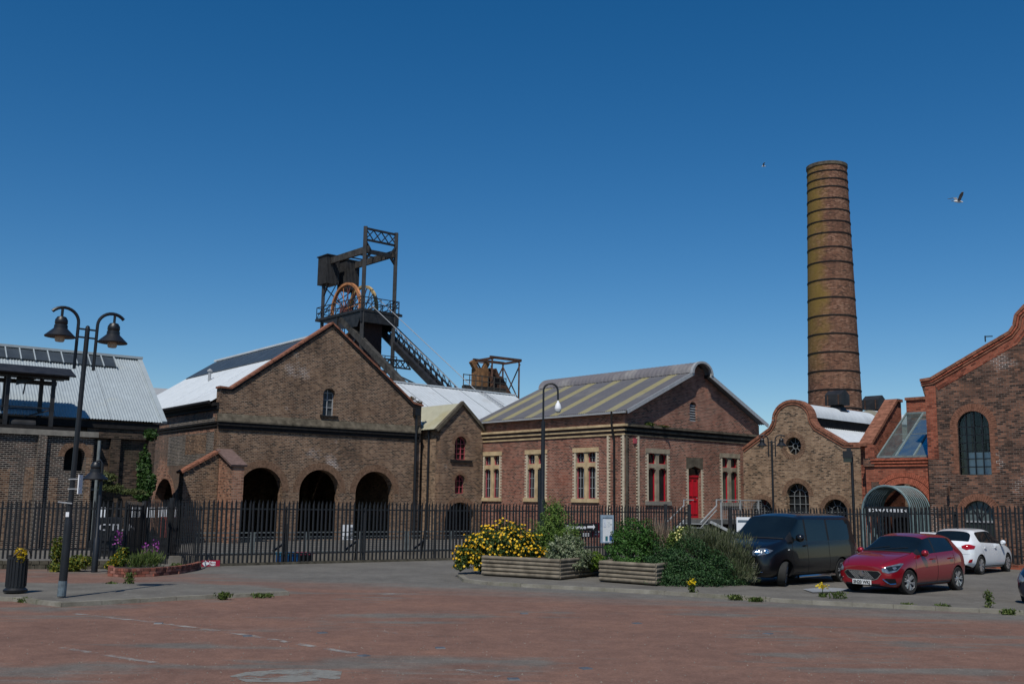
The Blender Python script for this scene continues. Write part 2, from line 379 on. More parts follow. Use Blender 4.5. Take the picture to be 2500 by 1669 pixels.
# ---------------------------------------------------------------- ground, kerbs
def ground_mat():
    g = G('red_and_grey_asphalt'); v = g.coord(); x, y, z = g.sep(v)
    warp = g.n('TexNoise', Vector=v, Scale=.35, Detail=5, Roughness=.62).outputs[0]
    streak = g.noise(g.map(v, (.12, 1., 1), (0, 0, rad(-14))), .9, 6, .62, .3)
    patch = g.noise(g.map(v, (1, 1, 1), (0, 0, 0), (3.1, 8.2, 0)), .28, 6, .6, .4)
    # grey carriageway between the kerbs, red surfacing in front
    edge = g.math('MULTIPLY_ADD', x, .42, g.math('MULTIPLY', y, 1.0))            # a line running down to the right
    band = g.math('ADD', edge, g.math('MULTIPLY', g.math('SUBTRACT', streak, .5), 7.5))
    far = g.ramp(g.math('DIVIDE', band, 50.), [(.468, 0.), (.5, .5), (.53, 1.)])
    near = g.ramp(g.math('ADD', g.math('MULTIPLY', streak, .55), g.math('MULTIPLY', patch, .45)), [(.52, 0.), (.58, .85)])
    red = g.ramp(g.noise(v, .6, 6, .65), [(.3, (.135, .078, .06)), (.55, (.175, .1, .075)), (.75, (.205, .112, .078))])
    grey = g.ramp(g.noise(v, .5, 6, .65), [(.3, (.1, .094, .085)), (.7, (.155, .146, .13))])
    col = g.mix(g.math('MAXIMUM', far, near), red, grey)
    pale = g.ramp(g.noise(g.map(v, (.35, 1, 1)), .5, 7, .7, .5), [(.66, 0.), (.76, .55)])
    col = g.mix(pale, col, (.24, .225, .2))
    sp = g.n('TexVoronoi', Vector=v, Scale=42.).outputs[1]
    col = g.mix(1., col, g.ramp(g.sep(sp)[0], [(0, .86), (.5, 1.), (1, 1.15)]), 'MULTIPLY')
    col = g.mix(1., col, g.ramp(g.noise(v, 3.2, 5, .7), [(.25, .78), (.75, 1.18)]), 'MULTIPLY')
    peb = g.ramp(g.n('TexVoronoi', Vector=v, Scale=9.).outputs[0], [(.05, 1.), (.09, 0.)])
    col = g.mix(g.math('MULTIPLY', peb, g.ramp(g.noise(v, 1.7, 3), [(.5, 0.), (.7, .8)])), col, (.3, .28, .25))
    h = g.math('ADD', g.math('MULTIPLY', g.noise(v, 28, 4, .7), .7), g.math('MULTIPLY', g.noise(v, 2.5, 3), .6))
    return g.end(col, .92, 0, g.bump(h, .55, .02), .2)
M_GROUND = ground_mat()
b = MB(); b.add([(-1400, -1400, 0), (1400, -1400, 0), (1400, 1400, 0), (-1400, 1400, 0)], [(0, 1, 2, 3)])
tag(b.build('ground', M_GROUND), kind='structure')
def pave_mat():
    g = G('worn_pavement'); v = g.coord()
    col = g.ramp(g.noise(v, .8, 6, .65), [(.3, (.095, .088, .078)), (.7, (.16, .15, .13))])
    spots = g.ramp(g.noise(g.map(v, (1, 2.2, 1)), 3.4, 5, .7), [(.62, 0.), (.7, .7)])
    col = g.mix(spots, col, (.3, .29, .26)); col = g.mix(1., col, g.ramp(g.noise(v, 22, 3, .7), [(.2, .8), (.8, 1.2)]), 'MULTIPLY')
    return g.end(col, .92, 0, g.bump(g.noise(v, 20, 4, .7), .4, .015), .2)
M_PAVE = pave_mat()
def kerb_mat():
    g = G('kerbstone'); v = g.coord()
    col = g.ramp(g.noise(v, 1.6, 6, .7), [(.3, (.13, .12, .095)), (.7, (.25, .235, .2))])
    col = g.mix(g.ramp(g.noise(v, .9, 5, .7), [(.56, 0.), (.7, .6)]), col, (.09, .1, .05))
    return g.end(col, .95, 0, g.bump(g.noise(v, 14, 4), .4, .02), .1)
M_KERB = kerb_mat()
def island(name, front, back, hgt=.085, kw=.15):
    """raised island: kerbstones along 'front' (ground points), paving up to 'back'"""
    fr = [np.array(p, float) for p in front]; bk = [np.array(p, float) for p in back]
    top = [(p[0], p[1], hgt-.012) for p in fr] + [(p[0], p[1], hgt-.012) for p in bk[::-1]]
    b = MB(); n = len(top); b.add(top, [tuple(range(n))])
    b.add(top+[(p[0], p[1], -.02) for p in top], [(i, (i+1) % n, (i+1) % n+n, i+n) for i in range(n)])
    isl = tag(b.build(name, M_PAVE), kind='structure')
    for a, c in zip(fr[:-1], fr[1:]):
        L = np.linalg.norm((c-a)[:2]); k = max(1, round(L/.9)); d = (c-a)/L; nn = np.array([-d[1], d[0], 0])
        for i in range(k):
            s0, s1 = a+d*(L*i/k+.006), a+d*(L*(i+1)/k-.006); j = random.uniform(-.006, .006); f = nn*.02
            MB().hexa([(*(s0-f)[:2], -.03), (*(s1-f)[:2], -.03), (*(s1+nn*kw)[:2], -.03), (*(s0+nn*kw)[:2], -.03),
                       (*(s0-f*.4)[:2], hgt+j), (*(s1-f*.4)[:2], hgt+j), (*(s1+nn*kw)[:2], hgt+j), (*(s0+nn*kw)[:2], hgt+j)]).build('kerbstone', M_KERB, isl)
    return isl
island('pavement', [gp(-160, 1463), gp(31, 1467), gp(150, 1481), gp(430, 1465), gp(706, 1452)], [gp(-160, 1430), gp(0, 1429), gp(180, 1431), gp(511, 1432), gp(690, 1443)])
island('pavement', [gp(1118, 1409), gp(1132, 1420), gp(1190, 1427), gp(1271, 1432), gp(1500, 1444), gp(1622, 1451), gp(1880, 1468), gp(1983, 1475), gp(2500, 1500), gp(2800, 1520)],
       [gp(1118, 1402), gp(1190, 1396), gp(1300, 1394), gp(1470, 1402), gp(1640, 1418), gp(1880, 1440), gp(2070, 1452), gp(2500, 1473), gp(2800, 1490)])

# ---------------------------------------------------------------- windows of the red hall
def cross_window(F, u0, u1, zs, zt0, zt1, zh, zl, parent, stone, glass=None):
    q = .17; uc = (u0+u1)/2; w = MB()
    w.fbox(F, u0-.06, u1+.06, zh, zl, -.3, .03); w.fbox(F, uc-.12, uc+.12, zs, zh, -.24, -.02)
    w.fbox(F, u0+q, uc-.12, zt0, zt1, -.24, -.012); w.fbox(F, uc+.12, u1-q, zt0, zt1, -.24, -.012)
    for (a, c) in ((u0+q, uc-.12), (uc+.12, u1-q)):      # shouldered heads
        for zz in (zt0, zh):
            w.fbox(F, a, a+.09, zz-.07, zz, -.22, -.015); w.fbox(F, c-.09, c, zz-.07, zz, -.22, -.015)
    win = w.build('window', stone, parent)
    solid(F, u0-.1, u1+.1, zs-.2, zs, -.28, .09, stone if stone is M_STONE else M_CONC, win, 'sill')
    jb = MB(); k = 0; z = zs
    while z < zh-.01:
        l = .24 if k % 2 == 0 else .12; z1 = min(z+.0785, zh)
        jb.fbox(F, u0+q-.17-(l-.17), u0+q+.0, z, z1, -.2, .006); jb.fbox(F, u1-q, u1-q+l, z, z1, -.2, .006); z += .08; k += 1
    tag(jb.build('jamb_bricks', M_WBRICK, win), kind='stuff')
    for (a, c) in ((u0+q, uc-.12), (uc+.12, u1-q)):
        for (z0, z1) in ((zs, zt0), (zt1, zh)):
            solid(F, a, c, z0, z1, -.205, -.19, glass or M_PANE, win, 'pane')
            fr = MB(); t = .035
            fr.fbox(F, a, a+t, z0, z1, -.19, -.13); fr.fbox(F, c-t, c, z0, z1, -.19, -.13); fr.fbox(F, a+t, c-t, z0, z0+t, -.19, -.13); fr.fbox(F, a+t, c-t, z1-t, z1, -.19, -.13)
            fr.build('sash', M_RED if stone is M_GABST else M_PINK, win)
            if stone is M_STONE:
                br = MB(); n = 3
                for i in range(1, n): br.fbox(F, a+(c-a)*i/n-.012, a+(c-a)*i/n+.012, z0+t, z1-t, -.188, -.165)
                for f in ((.33, .66) if z1-z0 > 1 else (.5,)): br.fbox(F, a+t, c-t, z0+(z1-z0)*f-.012, z0+(z1-z0)*f+.012, -.187, -.166)
                br.build('glazing_bars', M_GREYM, win)
    return (u0+q, u1-q, zs, zh)
def wopen(u0, u1, zs, zh): return rect(u0+.17, u1-.17, zs, zh)

# ---------------------------------------------------------------- brown hall with three arches
E = Frame(atd(531, 1100, 52)[:2], 37.5); ES = Frame(E.p0[:2], 37.5-90)
bE = thing('brick_hall', 'brown brick gabled hall with three dark arches and a smooth white roof', 'building', E.p0)
ARCH = [(1.25, 3.65, 2.55), (4.6, 7.0, 2.53), (7.97, 10.4, 2.52)]
face = wall(E, [(0, 0), (12.1, 0), (12.1, 7.6), (11.56, 7.68), (6.14, 11.72), (.52, 7.72), (0, 7.72)],
            [arch(a, c, z, -.05 if False else .02, 16) for a, c, z in ARCH] + [arch(5.77, 6.5, 7.85, 6.66, 8, .3)], .55, M_E, bE)
rb = MB()
for a, c, z in ARCH: ring(rb, E, (a+c)/2, z, (c-a)/2, (c-a)/2+.36, 0, math.pi, 46, -.3, .012)
tag(rb.build('arch_ring', M_VOUS, face), kind='stuff')
wall(ES, [(-16, 0), (-.56, 0), (-.56, 7.0), (-16, 7.0)], [arch(-8.92, -5.95, 1.7, .02, 14)], .5, M_ES, bE)
M_GB = brick_mat('grey_patch_brick', [(0, (.02, .018, .018)), (.5, (.07, .055, .047)), (1, (.13, .1, .08))], (.36, .33, .29), msize=.015)
for (x0, x1, y0, y1, mm, oo) in ((412, 531, 1016, 1044, M_GB, .008), (408, 531, 1052, 1125, M_GB, .008), (452, 505, 1058, 1098, M_E, .016)):
    ua, za = ES.at(x0, y1+12, 0); ub, zb = ES.at(x1, y0, 0); wall(ES, rect(ua, min(ub, -.57), za, zb), [], .05, mm, bE, 'patched_brickwork', o=oo)
rb = MB(); ring(rb, ES, -7.43, 1.7, 1.485, 1.8, 0, math.pi, 40, -.3, .02); tag(rb.build('arch_ring', M_ES, bE), kind='stuff')
ER = Frame(E.pt(12.1, 0)[:2], 127.5); wall(ER, rect(.56, 16, 0, 7.2), [], .5, M_E, bE)
EB = Frame(E.pt(12.1, 0, -16)[:2], 37.5+180); wall(EB, [(0, 0), (12.1, 0), (12.1, 7.1), (6, 11), (0, 7.1)], [], .4, M_E, bE)
# string course: sloped stone weathering over corbels coloured black for the shade beneath it
c_ = MB()
for u0, u1 in ((-.12, 12.0),):
    c_.hexa([E.pt(u0, 5.98, .2), E.pt(u1, 5.98, .2), E.pt(u1, 5.98, 0.003), E.pt(u0, 5.98, .003), E.pt(u0, 6.06, .2), E.pt(u1, 6.06, .2), E.pt(u1, 6.42, 0.003), E.pt(u0, 6.42, .003)])
c_.build('weathering_course', M_GSTONE, bE)
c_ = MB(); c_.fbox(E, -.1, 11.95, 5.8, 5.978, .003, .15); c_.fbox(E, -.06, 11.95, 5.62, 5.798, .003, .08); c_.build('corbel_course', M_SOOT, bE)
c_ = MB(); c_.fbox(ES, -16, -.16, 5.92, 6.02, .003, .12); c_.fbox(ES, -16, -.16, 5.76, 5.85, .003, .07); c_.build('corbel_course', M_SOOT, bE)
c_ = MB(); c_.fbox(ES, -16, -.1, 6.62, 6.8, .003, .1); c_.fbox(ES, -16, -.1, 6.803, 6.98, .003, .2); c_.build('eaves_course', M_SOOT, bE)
out = [(-.1, 7.8), (.5, 7.77), (6.14, 11.83), (11.58, 7.76), (12.2, 7.66)]
ribbon(E, out, .1, -.5, .1, M_COPE, bE, 'coping', kind='stuff', seg=.3)
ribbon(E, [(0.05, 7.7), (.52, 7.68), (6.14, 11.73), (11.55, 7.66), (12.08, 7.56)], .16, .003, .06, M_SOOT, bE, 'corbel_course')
# gable window
w = MB(); w.fbox(E, 5.77, 5.82, 6.66, 7.9, -.3, -.24); w.fbox(E, 6.45, 6.5, 6.66, 7.9, -.3, -.24); w.fbox(E, 6.11, 6.16, 6.66, 8.1, -.3, -.24)
for z in (6.66, 7.1, 7.52, 7.9): w.fbox(E, 5.82, 6.45, z, z+.04, -.298, -.245)
win = w.build('window', M_GREYM, bE); solid(E, 5.75, 6.52, 6.6, 8.2, -.34, -.31, M_SKYL, win, 'pane'); solid(E, 5.62, 6.68, 6.56, 6.66, -.2, .1, M_SOOT, win, 'sill')
# roof
def Es(t, d): return E.pt(-.28+6.4*t, 7.05+4.2*t, -d)
def Er(t, d): return E.pt(12.4-6.28*t, 7.05+4.2*t, -d)
for k in range(4):
    d0, d1 = .5+15.9*k/4, .5+15.9*(k+1)/4
    sheet('roof_sheet', Es(0, d0), Es(0, d1), Es(1, d1), Es(1, d0), M_RW, bE, .2, .012)
    sheet('roof_sheet', Er(0, d0), Er(0, d1), Er(1, d1), Er(1, d0), M_RW, bE, .2, .012, 3)
MB().bar(E.pt(6.13, 11.27, -.5), E.pt(6.13, 11.27, -16.4), .5, .1).build('ridge_cap', M_RW, bE)
nrm = np.cross(Es(0, 1)-Es(0, 0), Es(1, 0)-Es(0, 0)); nrm /= np.linalg.norm(nrm); nrm *= np.sign(nrm[2])
for k in range(10):
    d0, d1 = .6+15.5*k/10, .6+15.5*(k+1)/10-.06
    b = MB(); slab(b, Es(.66, d0)+nrm*.07, Es(.66, d1)+nrm*.07, Es(.955, d1)+nrm*.07, Es(.955, d0)+nrm*.07, .05); b.build('skylight_pane', M_SKYL, bE)
p = hit(511, 929, Es(0, 0), nrm); b = MB(); b.tube([p, p+np.array([0, 0, .55])], .09, 10); b.lathe([(.16, .55), (.16, .62), (.02, .72)], p, 10); b.build('flue', M_GREYM, bE)
MB().tube([E.pt(-.36, 7.0, -.6), E.pt(-.36, 7.0, -16.3)], .09, 8).build('gutter', M_SOOT, bE)
for pts in ([(11.62, 7.55), (11.62, 0)],):
    b = MB(); b.tube([E.pt(11.68, 7.1, .16), E.pt(11.68, .1, .16)], .085, 10); b.fbox(E, 11.5, 11.86, 7.0, 7.4, .02, .32); b.build('downpipe', M_BLACK, bE)
# corner buttresses
BN = MB()
def pz(u, z, o): return E.pt(u, z, o)
V = [pz(.02, 0, 2.0), pz(.62, 0, 2.0), pz(.62, 0, .01), pz(.02, 0, .01), pz(.02, 3.72, 2.0), pz(.62, 3.72, 2.0), pz(.62, 4.5, .01), pz(.02, 4.5, .01)]
BN.add(V, [(0, 1, 5, 4)], 0, [[(0, 0), (.6, 0), (.6, 3.72), (0, 3.72)]]); BN.add(V, [(3, 0, 4, 7), (1, 2, 6, 5)], 0, [[(0, 0), (2, 0), (2, 3.72), (0, 4.5)], [(0, 0), (2, 0), (2, 4.5), (0, 3.72)]]); BN.add(V, [(4, 5, 6, 7)], 0, [[(0, 0), (.6, 0), (.6, 2), (0, 2)]])
bt = BN.build('buttress', M_ES, bE)
b = MB(); slab(b, pz(-.1, 3.78, 2.12), pz(.74, 3.78, 2.12), pz(.74, 4.62, .01), pz(-.1, 4.62, .01), .1); b.build('coping_slab', plain('purple_slate_slab', (.13, .085, .075), .8, var=.3), bt)
UB = Frame(E.p0[:2], 37.5)
bu = wall(E, [(-1.76, 0), (-.01, 0), (-.01, 4.4), (-1.76, 3.38)], [], .6, M_E, bE, 'buttress', o=.28)
ribbon(E, [(-1.92, 3.42), (-.01, 4.54)], .11, -.4, .38, M_COPE, bu, 'coping', kind='stuff', seg=.3)

# ---------------------------------------------------------------- tower between the halls
T = Frame(atd(1073, 1150, 58.5)[:2], 40.6); TL = Frame(T.p0[:2], -49.4)
bT = thing('brick_tower', 'narrow gabled brown brick tower with two small red arched windows', 'building', T.p0)
wall(T, [(0, 0), (3.11, 0), (3.11, 6.35), (1.5, 7.72), (0, 6.3)], [arch(1.05, 1.95, 5.42, 4.53, 10), arch(1.12, 1.86, 3.3, 2.6, 10), arch(.45, 2.65, 1.0, .02, 12)], .4, M_E, bT)
wall(TL, rect(-5, -.41, 0, 6.2), [], .35, M_B, bT)
rb = MB(); ring(rb, T, 1.5, 5.42, .45, .66, 0, math.pi, 18, -.2, .012); ring(rb, T, 1.49, 3.3, .37, .56, 0, math.pi, 14, -.2, .012); ring(rb, T, 1.55, 1.0, 1.1, 1.4, 0, math.pi, 28, -.2, .012)
tag(rb.build('arch_ring', M_VOUS, bT), kind='stuff')
for (a, c, zs, zb, top, nv, zz) in ((1.05, 1.95, 5.42, 4.53, 5.87, 3, (4.53, 4.85, 5.15, 5.42)), (1.12, 1.86, 3.3, 2.6, 3.67, 3, (2.6, 2.95, 3.3))):
    w = MB()
    for i in range(nv+1): u = a+(c-a)*i/nv; w.fbox(T, u-.02, u+.02, zb, zs+(.3 if 0 < i < nv else 0), -.27, -.22)
    for z in zz: w.fbox(T, a, c, z, z+.035, -.268, -.222)
    ringb = MB(); ring(w, T, (a+c)/2, zs, (c-a)/2-.06, (c-a)/2, 0, math.pi, 10, -.27, -.22, gap=0)
    wn = w.build('window', M_PINK, bT); solid(T, a, c, zb, top, -.3, -.28, M_PANE, wn, 'pane')
solid(T, .75, 2.3, 4.36, 4.5, -.1, .09, M_SOOT, bT, 'sill')
def Ts(t, d): return T.pt(-.32+1.82*t, 6.2+1.6*t, -d)
def Tr(t, d): return T.pt(3.42-1.92*t, 6.2+1.6*t, -d)
for k in range(4):
    d0, d1 = .05+5*k/4, .05+5*(k+1)/4
    sheet('roof_sheet', Ts(0, d0), Ts(0, d1), Ts(1, d1), Ts(1, d0), M_RT, bT, .15, .012); sheet('roof_sheet', Tr(0, d0), Tr(0, d1), Tr(1, d1), Tr(1, d0), M_RT, bT, .15, .012)
ribbon(T, [(-.4, 6.2), (1.5, 7.92), (3.5, 6.22)], .2, -.1, .14, M_GSTONE, bT, 'barge_stone')
MB().tube([TL.pt(-.98, 6.2, .1), TL.pt(-.98, .1, .1)], .06, 8).build('downpipe', M_BLACK, bT)
MB().bar(TL.pt(-5, 6.2, .2), TL.pt(-.1, 6.2, .2), .12, .1).build('gutter', M_SOOT, bT)
solid(T, .5, 2.6, .02, 2.05, -.9, -.8, M_SOOT, bT, 'door')

# ---------------------------------------------------------------- white roofed hall behind
HF = Frame(atd(967, 933, 66)[:2], 43)
bH = thing('roofed_hall', 'hall behind the tower with a worn white sheet roof and a rust streak', 'building', HF.p0)
hz = HF.at(967, 933)[1]
def Hs(t, u): return HF.pt(u, 6.0+(hz-6.0)*t, 7.0*(1-t))
for k in range(5):
    u0, u1 = -2.5+2.6*k, -2.5+2.6*(k+1)-.04
    sheet('roof_sheet', Hs(0, u0), Hs(0, u1), Hs(1, u1), Hs(1, u0), M_RH, bH, .3, .014, 4)
MB().bar(HF.pt(-2.5, hz+.03), HF.pt(10.6, hz+.03), .3, .08).build('ridge_cap', M_RH, bH)
wall(HF, rect(-2.5, 10.5, 0, 6.0), [], .3, M_E, bH, o=6.8)
b = MB(); slab(b, HF.pt(-2.5, 6, -7), HF.pt(10.6, 6, -7), HF.pt(10.6, hz, -.01), HF.pt(-2.5, hz, -.01), .05); b.build('roof_sheet', M_RH, bH)
wall(HF, rect(-2.5, 10.5, 0, 6.0), [], .3, M_E, bH, o=-6.6)
for gx in (1033, 1175):   # roof ladders
    u, z = HF.at(gx, 944, 0); b = MB()
    for s in (-.2, .2): b.bar(Hs(.25, u+s-.2)+np.array([0, 0, .1]), Hs(.97, u+s-.2)+np.array([0, 0, .1]), .04)
    for i in range(20): t = .25+.72*i/19; b.bar(Hs(t, u-.4)+np.array([0, 0, .1]), Hs(t, u)+np.array([0, 0, .1]), .025)
    if gx == 1175: b.build('roof_ladder', M_GREYM, bH)

# ---------------------------------------------------------------- red hall
Rf = Frame(atd(1525, 1150, 52)[:2], 40.6); RL = Frame(Rf.p0[:2], -49.4)
bR = thing('red_brick_hall', 'red brick hall with pale stone cross windows, striped grey roof and red door', 'building', Rf.p0)
W1 = [(-11.36, -9.68), (-7.55, -5.83), (-3.7, -1.88)]; ZW = (2.39, 4.04, 4.26, 4.8, 5.04)
G1 = [(1.62, 3.4), (7.72, 9.42)]; ZG = (2.3, 4.0, 4.22, 4.76, 5.0)
gw = wall(Rf, [(0, 0), (11.35, 0), (11.35, 6.72), (6.5, 9.1), (6.42, 9.45), (5.72, 9.72), (5.02, 9.45), (4.95, 9.1), (0, 6.66)],
     [wopen(a, c, ZG[0], ZG[3]) for a, c in G1] + [[(6.02, 1.45), (6.02, 4.05), (5.5, 4.2), (4.97, 4.05), (4.97, 1.45)]] + [arch(5.14, 5.74, 7.4, 6.6, 8, .28)], .45, M_R, bR)
lw = wall(RL, rect(-11.8, -.46, 0, 6.85), [wopen(a, c, ZW[0], ZW[3]) for a, c in W1], .45, M_R, bR)
for a, c in W1: cross_window(RL, a, c, *ZW, bR, M_STONE)
M_BLIND = glassy('green_blind_glass', (.035, .05, .04), .15)
for (a, c), gl in zip(G1, (None, M_BLIND)): cross_window(Rf, a, c, *ZG, bR, M_GABST, gl)
RB = Frame(Rf.pt(11.35, 0)[:2], 130.6); wall(RB, rect(.46, 11.8, 0, 6.7), [], .4, M_R, bR)
RK = Frame(Rf.pt(11.35, 0, -11.8)[:2], 220.6); wall(RK, [(0, 0), (11.35, 0), (11.35, 6.7), (5.7, 9.2), (0, 6.7)], [], .4, M_R, bR)
# triple string course on both faces
for F, u0, u1, m in ((RL, -11.7, .0, M_STONE), (Rf, .0, 11.3, M_GSTONE)):
    b = MB(); d = MB()
    for k, (z0, z1, o) in enumerate(((6.04, 6.16, .22), (5.82, 5.91, .13), (5.6, 5.68, .06))): b.fbox(F, u0 if F is Rf else u0, u1+o if F is RL else u1, z0, z1, .003, o)
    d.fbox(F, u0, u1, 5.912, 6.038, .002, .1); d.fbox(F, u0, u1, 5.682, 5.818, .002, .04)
    b.build('string_course', m, bR); d.build('moulding', M_SOOT if F is Rf else plain('shadow_moulding', (.09, .05, .04), .9), bR)  # recess strips coloured dark for the shade between the courses
# corner pilasters with toothed pale brick edges
def teeth(F, u, dirn, z0, z1, m, parent, base=.1, o=.05):
    b = MB(); z = z0; k = 0
    while z < z1:
        l = base+(.12 if k % 2 == 0 else .02); a, c = (u, u+l) if dirn > 0 else (u-l, u)
        b.fbox(F, a, c, z, min(z+.0785, z1), .002, o); z += .08; k += 1
    return tag(b.build('quoin_bricks', m, parent), kind='stuff')
teeth(RL, -1.2, 1, 0, 5.6, M_WBRICK, bR); teeth(RL, 0.0, -1, 0, 5.6, M_WBRICK, bR); teeth(Rf, .051, 1, 0, 5.6, M_GSTONE, bR); teeth(Rf, 1.06, -1, 0, 5.6, M_WBRICK, bR)
solid(Rf, .62, .86, 5.2, 5.46, .003, .07, M_PINK, bR, 'alarm_box')
for F, u in ((RL, -.62), (RL, -11.75)): MB().tube([F.pt(u, 6.8, .3), F.pt(u, 6.15, .3), F.pt(u, 5.5, .12), F.pt(u, .1, .12)], .055, 8).build('downpipe', M_SOOT, bR)
# door
dz = 1.45; dr = MB(); dr.fbox(Rf, 5.0, 6.0, dz, 3.62, -.26, -.2)
for (u0, u1, z0, z1) in ((5.12, 5.46, 1.65, 2.4), (5.54, 5.88, 1.65, 2.4), (5.12, 5.46, 2.6, 3.5), (5.54, 5.88, 2.6, 3.5)):
    for q in ((u0, u0+.04, z0, z1), (u1-.04, u1, z0, z1), (u0+.04, u1-.04, z0, z0+.04), (u0+.04, u1-.04, z1-.04, z1)): dr.fbox(Rf, *q, -.2, -.165)
door = dr.build('door', M_RED, bR)
solid(Rf, 5.0, 6.0, 3.72, 4.15, -.25, -.22, M_PANE, door, 'fanlight'); solid(Rf, 5.0, 6.0, 3.62, 3.72, -.28, -.15, M_RED, door, 'transom')
MB().lathe([(.035, 0), (.045, .02), (.02, .05)], Rf.pt(5.88, 2.5, -.2), 8, 'y').build('handle', M_GREYM, door)
b = MB(); P = [(4.8, 4.05), (4.8, 4.66), (6.18, 4.66), (6.18, 4.05), (6.02, 4.05), (5.5, 4.2), (4.97, 4.05)]
wall(Rf, P, [], .25, M_GSTONE, bR, 'door_lintel', o=.02)
teeth(Rf, 4.97, -1, 1.45, 4.04, M_WBRICK, bR, .1, .012); teeth(Rf, 6.02, 1, 1.45, 4.04, M_WBRICK, bR, .1, .012)
# louvre in the gable
for k in range(7):
    z = 6.63+k*.135; b = MB(); b.hexa([Rf.pt(5.14, z, -.08), Rf.pt(5.74, z, -.08), Rf.pt(5.74, z+.1, -.24), Rf.pt(5.14, z+.1, -.24), Rf.pt(5.14, z+.025, -.08), Rf.pt(5.74, z+.025, -.08), Rf.pt(5.74, z+.125, -.24), Rf.pt(5.14, z+.125, -.24)]); b.build('louvre_slat', M_GREYM, bR)
solid(Rf, 5.1, 5.78, 6.55, 7.75, -.4, -.3, M_SOOT, bR, 'louvre_backing')
# roof: dark sheets and yellowed strips, barrel ridge ventilator
RO = .42
def Rs(t, d): return Rf.pt(-.22+5.25*t, 6.82+2.42*t, RO-d)
def Rr(t, d): return Rf.pt(11.6-5.2*t, 6.78+2.44*t, RO-d)
ys = [RL.at(x, 1015)[0] for x in (1160, 1210, 1270, 1347, 1437)]
cuts = []; d = 0.0
cs = sorted([-u+RO for u in (-.55, -2.55, -4.75, -6.85, -8.8, -10.6)])
d = 0
for c0 in cs:
    for (a, e, m, nm) in ((d, c0, M_RR, 'roof_sheet'), (c0, c0+.62, M_RY, 'rooflight_strip')):
        if e-a > .05: sheet(nm, Rs(0, a), Rs(0, e-.004), Rs(1, e-.004), Rs(1, a), m, bR, .15, .022, 5)
    d = c0+.62
sheet('roof_sheet', Rs(0, d), Rs(0, 12.3), Rs(1, 12.3), Rs(1, d), M_RR, bR, .15, .022, 5)
sheet('roof_sheet', Rr(0, 0), Rr(0, 12.3), Rr(1, 12.3), Rr(1, 0), M_RR, bR, .15, .022, 4)
b = MB()
for (A, B_) in ((Rf.pt(-.26, 6.74, RO+.02), Rf.pt(5.0, 9.17, RO+.02)), (Rf.pt(11.64, 6.7, RO+.02), Rf.pt(6.42, 9.15, RO+.02))): b.bar(A, B_, .05, .2)
b.build('barge_board', M_GREYM, bR)
MB().bar(RL.pt(-11.9, 6.74, .24), RL.pt(0.3, 6.74, .24), .1, .1).build('gutter', M_GREYM, bR)
vb = []; n = 14
for k in range(n+1):
    t = math.pi*(.02+.96*k/n); vb.append((5.72-.86*math.cos(t), 9.16+.68*math.sin(t)))
L_ = 12.4; N = 160; vs = []
for i in range(N+1):
    dd = L_*i/N; a = 1+.022*math.sin(i*math.pi/2)
    for (u, z) in vb: vs.append(Rf.pt(5.72+(u-5.72)*a, 9.16+(z-9.16)*a, RO+.05-dd))
fs = [(i*(n+1)+k, i*(n+1)+k+1, (i+1)*(n+1)+k+1, (i+1)*(n+1)+k) for i in range(N) for k in range(n)]
MB().add(vs, fs).build('ridge_ventilator', M_VENT, bR, smooth=True)
b = MB(); ring(b, Rf, 5.72, 9.16, .76, .9, 0, math.pi, 16, RO-.08, RO+.09, sq=.8, gap=0); b.build('ventilator_hood', M_GREYM, bR)
b = MB(); b.fbox(Rf, 4.96, 5.02, 9.02, 9.2, RO-12.3, RO-.1); b.fbox(Rf, 6.42, 6.48, 9.02, 9.2, RO-12.3, RO-.1); b.build('vent_louvre', M_SOOT, bR)
# ---------------------------------------------------------------- tan boiler house with curved gable
B = Frame(atd(1865, 1150, 56)[:2], -47)
bB = thing('boiler_house', 'tan brick boiler house with curved gable, round window and white barrel roof', 'building', B.p0)
def dome(c, r, zb, zt, n=14): return [(c-r*math.cos(t), zb+(zt-zb)*math.sin(t)) for t in np.linspace(0, math.pi, n+1)]
gab = [(-1.31, 5.2), (.45, 6.25), (.66, 6.55)] + dome(1.83, 1.12, 6.72, 7.68)[0:] + [(3.0, 6.55), (3.2, 6.25), (4.83, 5.3), (5.95, 5.28)]
circ = lambda c, z, r, n=20: [(c+r*math.cos(t), z+r*math.sin(t)) for t in np.linspace(0, 2*math.pi, n, endpoint=False)]
wall(B, [(-1.31, 0)] + gab + [(5.95, 0)], [circ(1.85, 5.31, .47), arch(1.35, 2.69, 2.68, .3, 14), arch(-.81, .48, 1.85, .3, 12), arch(3.52, 4.85, 1.87, .3, 12)], .45, M_B, bB)
ribbon(B, gab, .14, -.45, .07, M_COPE, bB, 'coping', kind='stuff', seg=.24, inner=-.1); ribbon(B, gab, .07, .003, .04, M_COPE, bB, 'brick_course', inner=.1)
rb = MB(); ring(rb, B, 1.85, 5.31, .47, .74, 0, 2*math.pi, 44, -.2, .012, gap=.3)
for a, c, z in ((1.35, 2.69, 2.68), (-.81, .48, 1.85), (3.52, 4.85, 1.87)): ring(rb, B, (a+c)/2, z, (c-a)/2, (c-a)/2+.26, 0, math.pi, 30, -.2, .012, gap=.2)
tag(rb.build('arch_ring', M_VOUS, bB), kind='stuff')
M_BAR = plain('pale_glazing_bar', (.16, .17, .17), .6)
w = MB(); ring(w, B, 1.85, 5.31, .13, .17, 0, 2*math.pi, 16, -.26, -.2, gap=0)
for k in range(8): t = k*math.pi/4; w.bar(B.pt(1.85+.16*math.cos(t), 5.31+.16*math.sin(t), -.23), B.pt(1.85+.46*math.cos(t), 5.31+.46*math.sin(t), -.23), .035)
